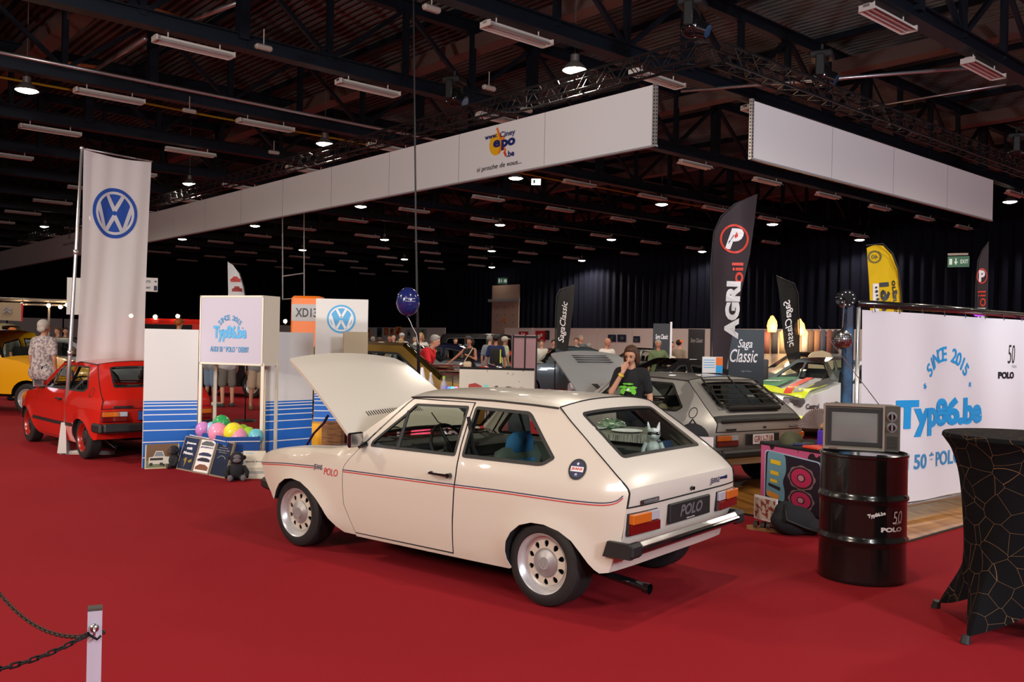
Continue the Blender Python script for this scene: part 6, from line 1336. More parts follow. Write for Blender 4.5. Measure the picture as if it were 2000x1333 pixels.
def person(label, loc, rz, H=1.75, skin=0, shirt='808080', pants='20242e', hair='brown', style='short', arms=('down', 'down'), lean=0.0, sleeves=.5, shorts=False, fat=1.0, vox=.022, hat=None, sit=False, detail=False, shoes='1a1a1a', turn=0.0, nod=0.0, top='tee'):
    """faces local -y; x to the figure's left"""
    k = H/1.75; t = thing('person', label, 'person', loc, rz); S = lambda x, y, z: Vector((x*k, y*k, z*k)); sk = SKIN[skin]
    hipz = .93 if not sit else .48
    cl, sl = math.cos(lean), math.sin(lean)
    def U(x, y, z):   # upper body point leaned forward about the hips
        dz = z-.93; return Vector((x*k, (y*cl-dz*sl)*k, (hipz+dz*cl+y*sl)*k))
    f = fat
    B = MB(); 
    B_t = [(U(0, 0, .95), U(0, .0, 1.12), .135*f, .125*f), (U(0, 0, 1.12), U(0, 0, 1.32), .125*f, .135*f), (U(-.10, 0, 1.36), U(.10, 0, 1.36), .085*f, .085*f), (U(-.07, 0, .95), U(.07, 0, .95), .11*f, .11*f), (U(-.15, .005, 1.41), U(.15, .005, 1.41), .058, .058)]
    for a in B_t: cap(B, a[0], a[1], a[2]*k, a[3]*k)
    B2 = list(B_t)
    hc = U(0, -.015-.05*nod, 1.625-.02*nod); cap(B, U(0, .0, 1.42), U(0, -.005, 1.54), .055*k, .050*k)
    hr = Euler((nod, 0, turn)); R = hr.to_matrix(); base_l = Matrix.Rotation(lean, 3, 'X') if False else Matrix.Rotation(lean*.6, 3, 'X'); R = base_l @ R
    hp = lambda x, y, z: hc+R @ Vector((x*k, y*k, z*k))
    B.sphere(hp(0, .012, .03), (.075*k, .092*k, .088*k), 16, 12); cap(B, hp(0, -.03, -.02), hp(0, -.035, -.062), .056*k, .036*k); cap(B, hp(0, -.088, .012), hp(0, -.103, -.018), .009*k, .013*k, 8)
    for s in (1, -1): B.sphere(hp(s*.077, .008, .0), (.010*k, .018*k, .028*k), 8, 6)
    arm = {}
    for s, mode in zip((1, -1), arms):
        sh = U(s*.172*f**.5, 0, 1.40)
        if mode == 'down': el, wr_, hd = U(s*.235*f**.5, .02, 1.12), U(s*.245, -.03, .87), U(s*.24, -.05, .79)
        elif mode == 'face': el, wr_, hd = U(s*.20, -.20, 1.18), U(s*.06, -.20, 1.43), hp(s*.01, -.105, -.025)
        elif mode == 'hip': el, wr_, hd = U(s*.34, .05, 1.15), U(s*.20, -.06, .98), U(s*.14, -.10, .98)
        elif mode == 'front': el, wr_, hd = U(s*.23, -.08, 1.13), U(s*.12, -.28, 1.10), U(s*.06, -.34, 1.12)
        elif mode == 'reach': el, wr_, hd = U(s*.26, -.22, 1.22), U(s*.28, -.44, 1.08), U(s*.28, -.52, 1.02)
        elif mode == 'chest': el, wr_, hd = U(s*.24, -.04, 1.14), U(s*.10, -.20, 1.24), U(s*.03, -.21, 1.27)
        elif mode == 'side': el, wr_, hd = U(s*.40, -.05, 1.20), U(s*.60, -.12, 1.02), U(s*.67, -.14, .97)
        arm[s] = (sh, el, wr_, hd); cap(B, sh, el, .048*k*f**.5, .038*k, 10); cap(B, el, wr_, .038*k, .026*k, 10)
        if detail:
            d = (hd-wr_).normalized(); sd = Vector((0, 0, 1)).cross(d); sd = sd.normalized() if sd.length > .1 else Vector((1, 0, 0)); pc = wr_+d*.05*k; nn = d.cross(sd)
            if mode == 'face': sd = R @ Vector((-.35, -.25, .9)).normalized(); sd = (sd-d*sd.dot(d)).normalized(); nn = d.cross(sd)
            for q in (-.028, -.010, .010, .028): cap(B, wr_+d*.01*k+sd*q*.6*k, wr_+d*.085*k+sd*q*k, .014*k, .012*k, 8)
            for q, L_ in ((-.030, .055), (-.011, .072), (.010, .068), (.030, .050)):
                a0 = wr_+d*.09*k+sd*q*k; a1 = a0+d*L_*.5*k+sd*q*.12*k; a2 = a1+d*L_*.45*k-nn*.012*k*(1 if mode == 'down' else .3); cap(B, a0, a1, .0088*k, .008*k, 8); cap(B, a1, a2, .008*k, .0068*k, 8)
            cap(B, wr_+d*.03*k+sd*.03*k, wr_+d*.07*k+sd*.062*k, .012*k, .010*k, 8); cap(B, wr_+d*.07*k+sd*.062*k, wr_+d*.10*k+sd*.064*k, .010*k, .008*k, 8)
        else:
            d = (hd-wr_).normalized(); sd = d.orthogonal().normalized()
            cap(B, wr_, wr_.lerp(hd, .9), .026*k, .032*k, 8)
            for q in (-.024, -.008, .008, .024): cap(B, wr_.lerp(hd, .8)+sd*q*k, hd+d*.06*k+sd*q*1.2*k, .011*k, .009*k, 6)
            cap(B, wr_.lerp(hd, .3)+sd*.02*k, wr_.lerp(hd, .9)+sd*.055*k, .012*k, .010*k, 6)
    legs = {}
    for s in (1, -1):
        hp_ = S(s*.09, 0, hipz-.01)
        if sit: kn, an, toe = S(s*.13, -.44, .48), S(s*.13, -.46, .09), S(s*.14, -.62, .035)
        else: kn, an, toe = S(s*.105, -.01-.01*s, .50), S(s*.12, .02*s+.02, .09), S(s*.15, .02*s-.14, .035)
        legs[s] = (hp_, kn, an, toe); cap(B, hp_, kn, .085*k*f**.5, .056*k); cap(B, kn, an, .054*k, .036*k, 10); cap(B, an, toe, .035*k, .030*k, 8)
    body = blob(B, 'body', sk, t, vox if not detail else .0085, 3 if detail else 2)
    # clothing
    C = MB(); e = .016
    if top == 'tank': 
        for a in B2[:4]: cap(C, a[0], a[1], (a[2]+e)*k, (a[3]+e)*k)
    else:
        for a in B2: cap(C, a[0], a[1], (a[2]+e)*k, (a[3]+e)*k)
        for s in (1, -1):
            sh, el, wr_, hd = arm[s]
            if sleeves <= .6: cap(C, sh, sh.lerp(el, sleeves+.2), .064*k*f**.5, .060*k, 10)
            else: cap(C, sh, el, .064*k*f**.5, .054*k, 10); cap(C, el, el.lerp(wr_, .9), .052*k, .040*k, 10)
    cap(C, U(-.08*f, 0, .90), U(.08*f, 0, .90), .125*f*k, .125*f*k)
    sh_ = blob(C, 'shirt', pmat(shirt) if isinstance(shirt, str) else shirt, t, max(.014, vox*.9), 3)
    C = MB(); cap(C, S(-.06, 0, hipz+.02), S(.06, 0, hipz+.02), .128*f*k, .128*f*k)
    for s in (1, -1):
        h_, kn, an, toe = legs[s]; cap(C, h_, kn, .102*k*f**.5, .078*k*(1.15 if shorts else 1))
        if not shorts: cap(C, kn, an.lerp(kn, .06), .072*k, .056*k)
    blob(C, 'trousers' if not shorts else 'shorts', pmat(pants), t, max(.016, vox), 2)
    for s in (1, -1):
        C = MB(); h_, kn, an, toe = legs[s]; cap(C, an+Vector((0, .02*k, -.045*k)), toe, .046*k, .042*k, 10); C.v = [Vector((v.x, v.y, max(v.z, .0))) for v in C.v]; C.build('shoe', pmat(shoes), t, True)
    # hair and face
    if style != 'bald':
        C = MB(); C.sphere(hp(0, .034, .048), (.087*k, .098*k, .090*k), 18, 12); C.sphere(hp(0, .012, .082), (.070*k, .080*k, .048*k), 14, 10)
        if style == 'bob':
            for s in (1, -1): cap(C, hp(s*.072, .01, .03), hp(s*.080, .0, -.085), .030*k, .024*k, 10); cap(C, hp(s*.055, .06, .0), hp(s*.06, .055, -.095), .045*k, .032*k, 10)
            cap(C, hp(0, .085, .02), hp(0, .075, -.09), .055*k, .04*k)
        if style == 'long':
            for s in (1, -1): cap(C, hp(s*.06, .04, .02), hp(s*.08, .05, -.18), .045*k, .035*k, 10)
            cap(C, hp(0, .08, .02), hp(0, .09, -.20), .06*k, .05*k)
        if style == 'curly': C.sphere(hp(0, .07, -.01), (.11*k, .09*k, .12*k), 16, 12)
        if style == 'pony': cap(C, hp(0, .10, .05), hp(0, .16, -.15), .035*k, .02*k)
        if style == 'fringe': C.sphere(hp(0, .07, -.02), (.084*k, .05*k, .06*k), 16, 10)
        hv = blob(C, 'hair', HAIRS[hair], body, .014, 2)
    if hat:
        C = MB(); C.sphere(hp(0, .012, .065), (.092*k, .106*k, .075*k), 18, 10); C.sphere(hp(0, -.11, .062), (.065*k, .065*k, .010*k), 14, 6); C.build('cap', pmat(hat), t, True)
    C = MB()
    for s in (1, -1): C.sphere(hp(s*.030, -.072, .022), (.012*k, .008*k, .0075*k), 10, 6)
    C.build('eye', mat('eye_dark', (.02, .015, .012), .2), body, True)
    C = MB(); C.sphere(hp(0, -.082, -.042), (.022*k, .010*k, .006*k), 10, 6); C.build('mouth', mat('lip', g_('8f4a44'), .5), body, True)
    if style == 'bob' or detail:
        C = MB()
        for s in (1, -1): C.tube([hp(s*.046, -.072, .040), hp(s*.030, -.082, .046), hp(s*.016, -.083, .041)], .0035*k, 5)
        C.build('eyebrow', HAIRS[hair], body, True)
    return t, body, sh_, U, hp, arm
# ------------------------------------------------------------------ cars in the hall
MATTE_TEAL = mat('teal_paint', g_('24353a'), .3, coat=.8); GOLDP = mat('gold_paint', g_('8a6a2e'), .3, metal=.4, coat=.8); DBLUE = mat('dark_blue_paint', g_('0d1330'), .2, coat=1); BLK = mat('black_paint', (.012, .012, .014), .18, coat=1)
GREYP = mat('grey_paint', g_('70757a'), .35, metal=.4, coat=.6); YELP = mat('yellow_paint', g_('e0a010'), .3, coat=.6); WHP = mat('white_paint', (.72, .72, .72), .3, coat=.6); BEIG = mat('beige_paint', g_('b8ab88'), .4)
def cx(px, d): return wx(px, d)
GW = dict(glassy=(3, 5), wheels=(-1.30, 1.25))
gcar('vintage_car', 'dark teal rounded vintage car facing left behind the open grey bonnet', cx(1106, 26), PI+.12, MATTE_TEAL, TOP_VINT, .30, WIN_VINT, (-1.2, 1.2), glassy=(3, 6), bump=CHROME, tum=.98)
ec = gcar('estate_car', 'gold brown car with black framed side window behind the open white bonnet', (-1.98, 14.25, 0), .04, GOLDP, TOP_HATCH, .28, WIN_HATCH, (-1.15, 1.25), glassy=(2, 5), tum=1.0); ec.scale = (.88, 1, 1)
gcar('coupe_car', 'dark blue glossy coupe behind the woman in the black top', cx(862, 28.6), PI-.1, DBLUE, TOP_VINT, .25, WIN_VINT, (-1.2, 1.2), glassy=(3, 6), bump=BLK, tum=.98)
gcar('sedan_car', 'red car behind the man with the backpack', cx(1010, 31.7), PI, REDP, TOP_COUPE, .25, WIN_COUPE, (-1.25, 1.25), glassy=(3, 5), tum=.88)
gcar('sedan_car', 'red car behind the stooping man in the red shirt', cx(780, 38), PI, REDP, TOP_COUPE, .25, WIN_COUPE, (-1.25, 1.25), glassy=(3, 5), tum=.88)
gcar('off_road_car', 'tall black boxy off road car near the far partition', cx(905, 34), PI+.1, BLK, TOP_BOX, .42, WIN_BOX, (-1.3, 1.3), wr=.38, arch=.44, glassy=(1, 5), tum=1.2)
gcar('sports_car', 'black sports car with beige interior just behind the silver hatchback', cx(1312, 18.7), PI+.3, BLK, TOP_COUPE, .22, WIN_COUPE, (-1.25, 1.25), glassy=(3, 5), tum=.88, bump=BLK)
gcar('saloon_car', 'black saloon beside the tall black panel behind the man in green', cx(1262, 33), 2.6, BLK, TOP_SEDAN, .25, WIN_SEDAN, (-1.3, 1.3), glassy=(3, 5), tum=.92)
gcar('sports_car', 'grey angular sports car behind the woman in the white top', cx(1512, 31), PI+.25, GREYP, TOP_COUPE, .22, WIN_COUPE, (-1.25, 1.25), glassy=(3, 5), tum=.88)
gcar('saloon_car', 'silver grey saloon between the black feather flag and the backdrop', cx(1590, 26), PI+.5, GREYP, TOP_SEDAN, .25, WIN_SEDAN, (-1.3, 1.3), glassy=(3, 5), tum=.92)
gcar('saloon_car', 'white saloon among the crowd by the framed prints', cx(735, 36), PI-.3, WHP, TOP_SEDAN, .25, WIN_SEDAN, (-1.3, 1.3), glassy=(3, 5), tum=.92)
gcar('saloon_car', 'silver saloon seen over the gold car roof', cx(778, 25.6), PI-.1, GREYP, TOP_SEDAN, .25, WIN_SEDAN, (-1.3, 1.3), glassy=(3, 5), tum=.92)
gcar('economy_car', 'yellow car with dark roof at the left edge beside the man in the patterned shirt', cx(15, 18.5), -.25, YELP, [(-1.9, .45), (-1.95, .8), (-1.6, 1.15), (-1.2, 1.42), (-.6, 1.58), (.1, 1.58), (.6, 1.08), (1.0, 1.02), (1.75, .80), (1.85, .45)], .38, [[(-.95, 1.02), (-.75, 1.35), (-.30, 1.45), (-.30, 1.02)], [(-.2, 1.02), (-.2, 1.46), (.10, 1.46), (.45, 1.04)]], (-1.2, 1.2), glassy=(5,), roofm=DKSILVER, tum=1.02, wr=.30)
gcar('saloon_car', 'grey saloon with dark roof behind the man in the patterned shirt', cx(120, 24), .2, GREYP, TOP_SEDAN, .25, WIN_SEDAN, (-1.3, 1.3), glassy=(3, 5), tum=.92)
gcar('vintage_car', 'black vintage car seen between the lightbox posts', cx(455, 24.5), -.35, BLK, TOP_VINT, .28, WIN_VINT, (-1.2, 1.2), glassy=(3, 6), bump=CHROME, tum=.98)
gcar('delivery_van', 'old pale van standing at the far left behind the yellow car', cx(-20, 32), 0, BEIG, TOP_BOX, .42, WIN_BOX, (-1.3, 1.3), wr=.36, arch=.42, glassy=(5,), tum=1.2)
# rally saloon in white, yellow and green
RALLY = mat('rally_white', (.70, .72, .70), .3, coat=.6); NEON = mat('neon_yellow', g_('d8e810'), .4, emit=None); 
TOP_RALLY = [(-2.15, .30), (-2.2, .70), (-2.1, .95), (-1.5, .98), (-.85, 1.33), (.25, 1.37), (1.0, .97), (2.0, .80), (2.22, .62), (2.22, .25)]
rl = gcar('rally_car', 'white and neon yellow rally car with green bonnet print behind the television', (6.15, 17.3, 0), -2.43, RALLY, TOP_RALLY, .22, [[(-1.25, .98), (-.80, 1.28), (-.12, 1.31), (-.12, .97)], [(-.04, .97), (-.04, 1.31), (.22, 1.30), (.80, .97)]], (-1.35, 1.35), glassy=(3, 5), tum=.93, bump=None, lamps=-1, hw=.84)
def hood_pt(x, y, off): z = 1.0-.16*(x-1.0)/1.0; xx = max(0, (x-2.0)/.22); z -= .14*xx; u = abs(y)/.80; return (x+off*.15, y, z+.05*(1-u**2.5)+off)
def hpatch(pts, m, nm='paint_field', off=.012, parent=rl): mb = MB(); sheet(mb, pts, [], lambda x, y: hood_pt(x, y, off), .12); return mb.build(nm, m, parent, True)
hpatch([(1.05, -.62), (1.05, -.10), (1.95, .05), (2.05, -.25), (2.0, -.62)], mat('rally_green', g_('1f7a4a'), .4), off=.012); hpatch([(1.75, -.70), (2.05, -.70), (2.18, .70), (1.45, .72), (1.55, .50), (2.05, .2)], NEON, off=.016); hpatch([(1.10, .10), (1.10, .24), (2.12, .42), (2.14, .28)], mat('rally_red', g_('d83a22'), .4), off=.022); hpatch([(1.10, .26), (1.10, .42), (2.05, .60), (2.10, .44)], PRGREY, off=.020); hpatch([(1.05, .44), (1.05, .68), (1.7, .70), (1.95, .60)], PRBLACK, off=.019)
mb = MB(); vs, fs = text_geo('CASTROL', w=.40, h=.12, bold=.04); mb.add([hood_pt(1.55+v.y, -.33+v.x, .03) for v in vs], [f[::-1] for f in fs]); mb.build('lettering', PRWHITE, rl)
for s in (1, -1):
    mb = MB(); mb.rbox((2.16, s*.50, .66), (.14, .44, .16), .03, (0, 0, -s*.25)); h_ = mb.build('headlight', mat('lamp_black', (.16, .16, .17), .2, metal=.4, coat=1), rl, True, 30)
    for q in (.40, .56): mb = MB(); mb.cyl((2.18, s*q, .66), (2.25-.02*(q > .5), s*q, .66), .062, n=20); mb.build('reflector', CLEARLENS, h_, True, 40)
mb = MB(); mb.rbox((2.245, 0, .60), (.03, .30, .14), .03); mb.build('grille', BLACK, rl, True, 30); mb = MB(); mb.rbox((2.20, 0, .36), (.16, 1.60, .16), .05); mb.build('front_bumper', NEON, rl, True, 30)
mb = MB(); text_into(mb, 'Castrol', 0, 0, w=.34, h=.09, X=frame_X((2.02, .845-.09+.02, .60), (-1, .12, 0), (0, 0, 1)), bold=.03); mb.build('lettering', PRBLACK, rl)
# red truck with lamps on its roof
tk = thing('red_truck', 'red truck with bright work lamps on the roof behind the flag and panels', 'truck', cx(335, 27.6), .05); mb = MB(); mb.rbox((0, 0, 1.25), (2.6, 1.9, 1.5), .08); mb.rbox((-.0, 0, 2.0), (2.5, 1.7, .12), .04); mb.build('cab', REDP, tk, True, 30)
mb = MB(); mb.box((.2, -.96, 1.72), (1.4, .02, .34)); mb.build('window', GLASS if False else BLACKG, tk)
for s in (-1, 1): 
    for x in (-.8, .8): mb = MB(); mb.cyl((x, s*.75, .42), (x, s*.95, .42), .42, n=24); mb.build('wheel', RUBBER, tk, True, 40)
WARM = mat('warm_bulb', (1, .8, .5), .5, emit=(1.0, .70, .38), es=45)
def bulb(px, py, d, lab, r=.05, par=None, stem=.12, grp=None, aim=0):
    t = thing('spot_lamp', lab, 'lamp', at(px, py, d), 0, grp); mb = MB(); mb.sphere((0, 0, 0), r, 12, 8); mb.build('bulb', WARM, t, True); mb = MB(); mb.cyl((0, .02, .01), (0, .10, .02), r*.8, r*1.1, 12); mb.tube([(0, .06, 0), (0, .06, stem)], .012, 5); mb.build('housing', BLACK, t); return t
for px, py, lab in ((303, 619, 'glaring work lamp on the red truck roof nearest the flag'), (347, 618, 'glaring work lamp on the red truck roof behind the striped panel'), (256, 617, 'glaring work lamp shining through the white flag'), (557, 628, 'glaring work lamp between the lightbox sign and the orange column')): bulb(px, py, 26.8, lab, .055, stem=-.12)
mb = MB(); mb.tube([at(-40, 583, 25), at(136, 589, 25)], .05, 8); mb.tube([at(-40, 593, 25), at(136, 597, 25)], .03, 6); o = mb.build('lamp_rail', mat('rail_dull', g_('8a8078'), .5, .5), None, True); tag(o, 'metal rail carrying a row of warm spot lamps at the left edge', 'rail')
mb = MB(); q = at(96, 597, 25); mb.tube([(q.x, q.y, 0), (q.x, q.y, q.z)], .03, 8); tag(mb.build('rail_post', mat('rail_dull'), None), 'thin metal post under the lamp rail at the left edge', 'post')
for i, (px, py) in enumerate([(20, 602), (42, 595), (95, 597), (118, 600), (131, 596)]): bulb(px, py, 24.9, 'warm glowing spot lamp hanging from the lamp rail at the left edge', .05, grp='warm spot lamps on the rail')
mb = MB(); mb.add([at(x, y, 24.6) for x, y in ((-20, 590), (46, 592), (44, 628), (-20, 624))], [(0, 1, 2, 3)]); fl = solid(mb.build('hanging_banner', cloth_mat('banner_cream', g_('b8a890'), .3)), .01); tag(fl, 'cream banner with a red edge hanging under the lamp rail', 'banner')
mb = MB(); mb.add([at(x, y, 24.55) for x, y in ((42, 592), (46, 592), (44, 628), (41, 628))], [(0, 1, 2, 3)]); mb.build('red_edge', RED, fl); mb = MB()
for k in (0, 1): mb.tube([at(x, y+6*k, 24.5) for x, y in ((6, 606), (14, 600), (22, 606))], .03, 4)
mb.build('chevron', PRGREY, fl)
# warm lit booth at the right
def wbox(name, lab, cat, px0, px1, py0, py1, d, m, th=.3, grp=None):
    a, b = at(px0, py1, d), at(px1, py0, d); mb = MB(); mb.rbox((0, 0, 0), (b.x-a.x, th, b.z-a.z), .02); o = mb.build(name, m, None); o.location = ((a.x+b.x)/2, d, (a.z+b.z)/2); return tag(o, lab, cat, grp)
for i, (px, py) in enumerate([(1508, 634), (1562, 640)]):
    c = at(px, py, 27); mb = MB(); r = random.Random(i); mb.lathe([(0, -.22), (.13, -.22), (.16, -.05), (.13, .10), (.05, .24), (0, .25)], 12); mb.v = [v+Vector((r.uniform(-.02, .02), 0, r.uniform(-.02, .02))) for v in mb.v]
    o = mb.build('table_lamp', mat('lampshade_glow', g_('f0a050'), .6, emit=g_('ffb060'), es=2), None, True); o.location = c; tag(o, ['glowing orange lampshade on the shelf left of the mirrored flag', 'glowing orange lampshade right of the mirrored flag'][i], 'lamp')
    lamp('shade_light', 'POINT', c+Vector((0, -.4, -.2)), 60, (1, .7, .4), .2)
a, b = cx(1493, 27.5), cx(1655, 27.5); board('booth_wall', 'warm white booth wall with clothes behind the mirrored feather flag', 'partition wall', a, b, 0, 2.05, mat('booth_warm', g_('c8b49a'), .7), .05)
r = random.Random(11); cols = ['6a4038', '2c2a30', '9a8464', 'b8ac9c', '5a4638', '86604a', '3a3c4c']
for i in range(9):
    px = 1497+i*16 if i < 3 else 1572+(i-3)*12; c = at(px, 664, 27.2); mb = MB(); mb.lathe([(.0, -.42), (.10, -.42), (.09, .0), (.11, .22), (.04, .30), (0, .31)], 10); mb.v = [Vector((v.x, v.y*.4, v.z)) for v in mb.v]; col = cols[i % 7]
    o = mb.build('hanging_jacket', pmat(col), None, True); o.location = c; tag(o, ['dark red', 'black', 'tan', 'cream', 'brown', 'rust', 'navy', 'second dark red', 'second black'][i]+' jacket hanging on the warm lit booth wall', 'jacket')
mb = MB(); P_ = [(1578, 722), (1578, 696), (1586, 688), (1605, 685), (1620, 690), (1626, 700), (1626, 722)]; mb.add([at(x, y, 24) for x, y in P_], [tuple(range(7))]); tag(solid(mb.build('display_board', BEIG), .05), 'beige arched board standing between the mirrored flag and the backdrop', 'board')
# counters and desk in the middle ground
wbox('counter', 'dark grey counter in front of the woman in the white top', 'counter', 1462, 1494, 702, 770, 20, mat('counter_grey', g_('3a3a3e'), .6), .6)
# things on the stand between the cars
def table(name, lab, loc, w, d, h, m, rz=0, cloth=False, legm=None):
    t = thing(name, lab, 'table', loc, rz); mb = MB(); mb.rbox((0, 0, h-.015), (w, d, .03), .008); mb.build('tabletop', m, t)
    if cloth:
        mb = MB(); n = 80; per = [(-w/2, -d/2), (w/2, -d/2), (w/2, d/2), (-w/2, d/2)]; pts = dens(per, .05); N = len(pts)
        mb.add([(x*1.01, y*1.01, h+.002) for x, y in pts]+[(x*(1.03+.02*math.sin(i*1.3)), y*(1.03+.03*math.sin(i*1.3)), .04) for i, (x, y) in enumerate(pts)], [(i, (i+1) % N, N+(i+1) % N, N+i) for i in range(N)]+[tuple(range(N))[::-1]]); mb.build('tablecloth', cloth, t, False)
    else:
        for sx in (-1, 1):
            for sy in (-1, 1): mb = MB(); mb.cyl((sx*(w/2-.05), sy*(d/2-.05), 0), (sx*(w/2-.05), sy*(d/2-.05), h-.03), .018, n=8); mb.build('leg', legm or STEEL, t)
    return t
tb = Vector((-.92, 12.4, 0)); table('folding_table', 'folding table with water bottles behind the white car roof', tb, 1.3, .6, .76, mat('table_brown', g_('4a2c20'), .5), .1)
def bottle(px, d, lab, capc, H=.36):
    b = cx(px, d)+Vector((0, 0, .762)); t = thing('water_bottle', lab, 'bottle', b); mb = MB(); r = .045
    mb.lathe([(0, 0), (r, .005), (r*.95, .05), (r, .06), (r*.9, .12), (r, .15), (r, .22), (r*.95, .25), (.018, H-.06), (.016, H-.02)], 16); mb.build('bottle_body', mat('pet_plastic', (.70, .72, .80), .12, trans=.0, alpha=.45, coat=.5), t, True, 60); mb = MB(); mb.cyl((0, 0, H-.03), (0, 0, H), .018, n=12); mb.build('cap', mat('cap_'+capc, g_(capc), .4), t); mb = MB(); mb.cyl((0, 0, .13), (0, 0, .22), r+.001, n=16, caps=False); mb.build('label_wrap', mat('label_lilac', g_('b0a8d8'), .5), t, True)
bottle(843, 12.2, 'large water bottle with clear cap above the white car roof', 'c8c8c8', .40); bottle(869, 12.25, 'small water bottle with lime green cap beside the larger one', 'a0c83a', .35)
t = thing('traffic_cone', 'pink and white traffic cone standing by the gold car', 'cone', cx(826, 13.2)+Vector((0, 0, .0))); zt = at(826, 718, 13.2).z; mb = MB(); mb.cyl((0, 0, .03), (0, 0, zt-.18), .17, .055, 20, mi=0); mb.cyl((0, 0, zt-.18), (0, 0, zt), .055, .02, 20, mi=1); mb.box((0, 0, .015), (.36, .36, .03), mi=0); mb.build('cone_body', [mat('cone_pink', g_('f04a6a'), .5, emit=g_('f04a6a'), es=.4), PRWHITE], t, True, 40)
for i, (px, c) in enumerate(((880, '4060ff'), (886, '40ffd0'), (893, 'ff60a0'))): o = MB().sphere((0, 0, 0), .03, 10, 8).build('light_ball', mat('led_'+c, g_(c), .3, emit=g_(c), es=3), None, True); o.location = cx(px, 12.15)+Vector((0, 0, .95)); tag(o, ['blue', 'turquoise', 'pink'][i]+' glowing light ball beside the water bottles', 'light')
mb = MB(); mb.tube([cx(886, 12.2)+Vector((0, 0, .763)), cx(886, 12.2)+Vector((0, 0, 1.15))], .008, 6); mb.rbox(cx(886, 12.2)+Vector((0, 0, .85)), (.14, .05, .16), .02); tag(mb.build('lamp_stand', BLACK, None), 'small black stand carrying three glowing light balls', 'stand')
tb2 = cx(866, 16.1); table('display_table', 'table piled with brown boards in front of the stooping man in red', tb2, 1.1, .8, .95, mat('board_brown', g_('7a5a40'), .6)); r = random.Random(2)
for i in range(9): mb = MB(); mb.box((0, 0, 0), (r.uniform(.35, .75), .3, .02), (0, 0, r.uniform(-.4, .4))); o = mb.build('wooden_board', mat('board_%d' % (i % 3), g_(('8a6448', 'a8805c', '7a2f28')[i % 3]), .6), None); o.location = tb2+Vector((r.uniform(-.2, .2), r.uniform(-.2, .1), .965+.024*i)); tag(o, 'thin brown board lying in the pile on the display table', 'board', 'boards piled on the display table')
wbox('cardboard_box', 'pale flat cardboard box on the pile of boards', 'box', 858, 887, 716, 723, 16.4, mat('card_pale', g_('c8b48c'), .7), .3)
# rusty white tailgate panel with painted shapes
t, b, X, w, h = board('painted_tailgate', 'rust speckled white tailgate panel with coloured painted shapes on a trestle', 'panel', cx(899, 11.6), cx(1045, 11.5), .80, 1.235, mat('tailgate_white', g_('c4beb0'), .4), .03)
noise_col(MATS['tailgate_white'], g_('5a2e1a'), g_('c8c2b4'), 9, 3, .30, .36)
def blobp(pts, m): shp(X, [(w*a, h*c) for a, c in pts], .006, m, b)
blobp([(.12, .34), (.13, .56), (.22, .60), (.30, .52), (.40, .18), (.22, .16)], mat('pt_red', g_('a03a30'), .5)); blobp([(.33, .56), (.38, .56), (.48, .16), (.42, .16)], mat('pt_aqua', g_('7ad0c4'), .5)); blobp([(.475, .16), (.475, .52), (.52, .54), (.525, .16)], mat('pt_grey', g_('3a4a44'), .5)); blobp([(.55, .16), (.58, .46), (.66, .50), (.61, .16)], mat('pt_mag', g_('c04a9a'), .5)); blobp([(.70, .16), (.72, .30), (.78, .36), (.83, .52), (.90, .46), (.94, .16)], mat('pt_brown', g_('a8683c'), .5))
mb = MB()
for u in (.08, .92): mb.box((u*w, .05, .40), (.04, .04, .80)); 
mb.box((w/2, .05, .78), (w*.9, .05, .05)); mb.build('trestle', BLACK, t); mb = MB(); mb.tube([X @ Vector((0, h+.012, -.01)), X @ Vector((w, h+.012, -.01))], .018, 6); mb.build('top_trim', BLACK, t)
# round snack table behind the rear window
st = Vector((1.05, 8.8, 0)); t = thing('snack_table', 'round snack table with grey striped cloth seen through the rear window', 'table', st); n = 48
mb = MB(); mb.add([(.45*math.cos(2*PI*i/n), .45*math.sin(2*PI*i/n), .76) for i in range(n)]+[((.47+.02*math.sin(i*2.6))*math.cos(2*PI*i/n), (.47+.02*math.sin(i*2.6))*math.sin(2*PI*i/n), .25) for i in range(n)], [(i, (i+1) % n, n+(i+1) % n, n+i)[::-1] for i in range(n)]+[tuple(range(n))]); mb.build('tablecloth', noise_col(mat('table_stripe', g_('5a5a52'), .8), g_('3a3c38'), g_('9a9a8c'), 14, 2, vscale=(6, 6, .3)), t); mb = MB(); mb.cyl((0, 0, .02), (0, 0, .75), .04, n=12); mb.cyl((0, 0, 0), (0, 0, .03), .28, n=20); mb.build('pedestal', STEEL, t)
for i, (dx, dy, rr) in enumerate([(.06, -.18, .15), (-.22, .05, .11)]): mb = MB(); mb.lathe([(0, 0), (rr*.7, 0), (rr, .015), (rr*.98, .018), (rr*.6, .006), (0, .006)], 28); o = mb.build('plate', PRWHITE, None, True, 50); o.location = st+Vector((dx, dy, .764)); tag(o, ['large white plate at the front of the round snack table', 'small white plate at the back of the round snack table'][i], 'plate')
r = random.Random(4); mb = MB(); mb.sphere((0, 0, .04), (.14, .09, .05), 14, 9); mb.v = [v+Vector((r.uniform(-.015, .015), r.uniform(-.015, .015), r.uniform(-.012, .012))) for v in mb.v]; o = mb.build('snack_bag', noise_col(mat('foil_green', g_('3a7a40'), .25, metal=.6), g_('2a6a34'), g_('b8c4b0'), 20), None); o.location = st+Vector((-.05, .12, .768)); tag(o, 'crumpled green foil snack bag on the round snack table', 'snack bag')
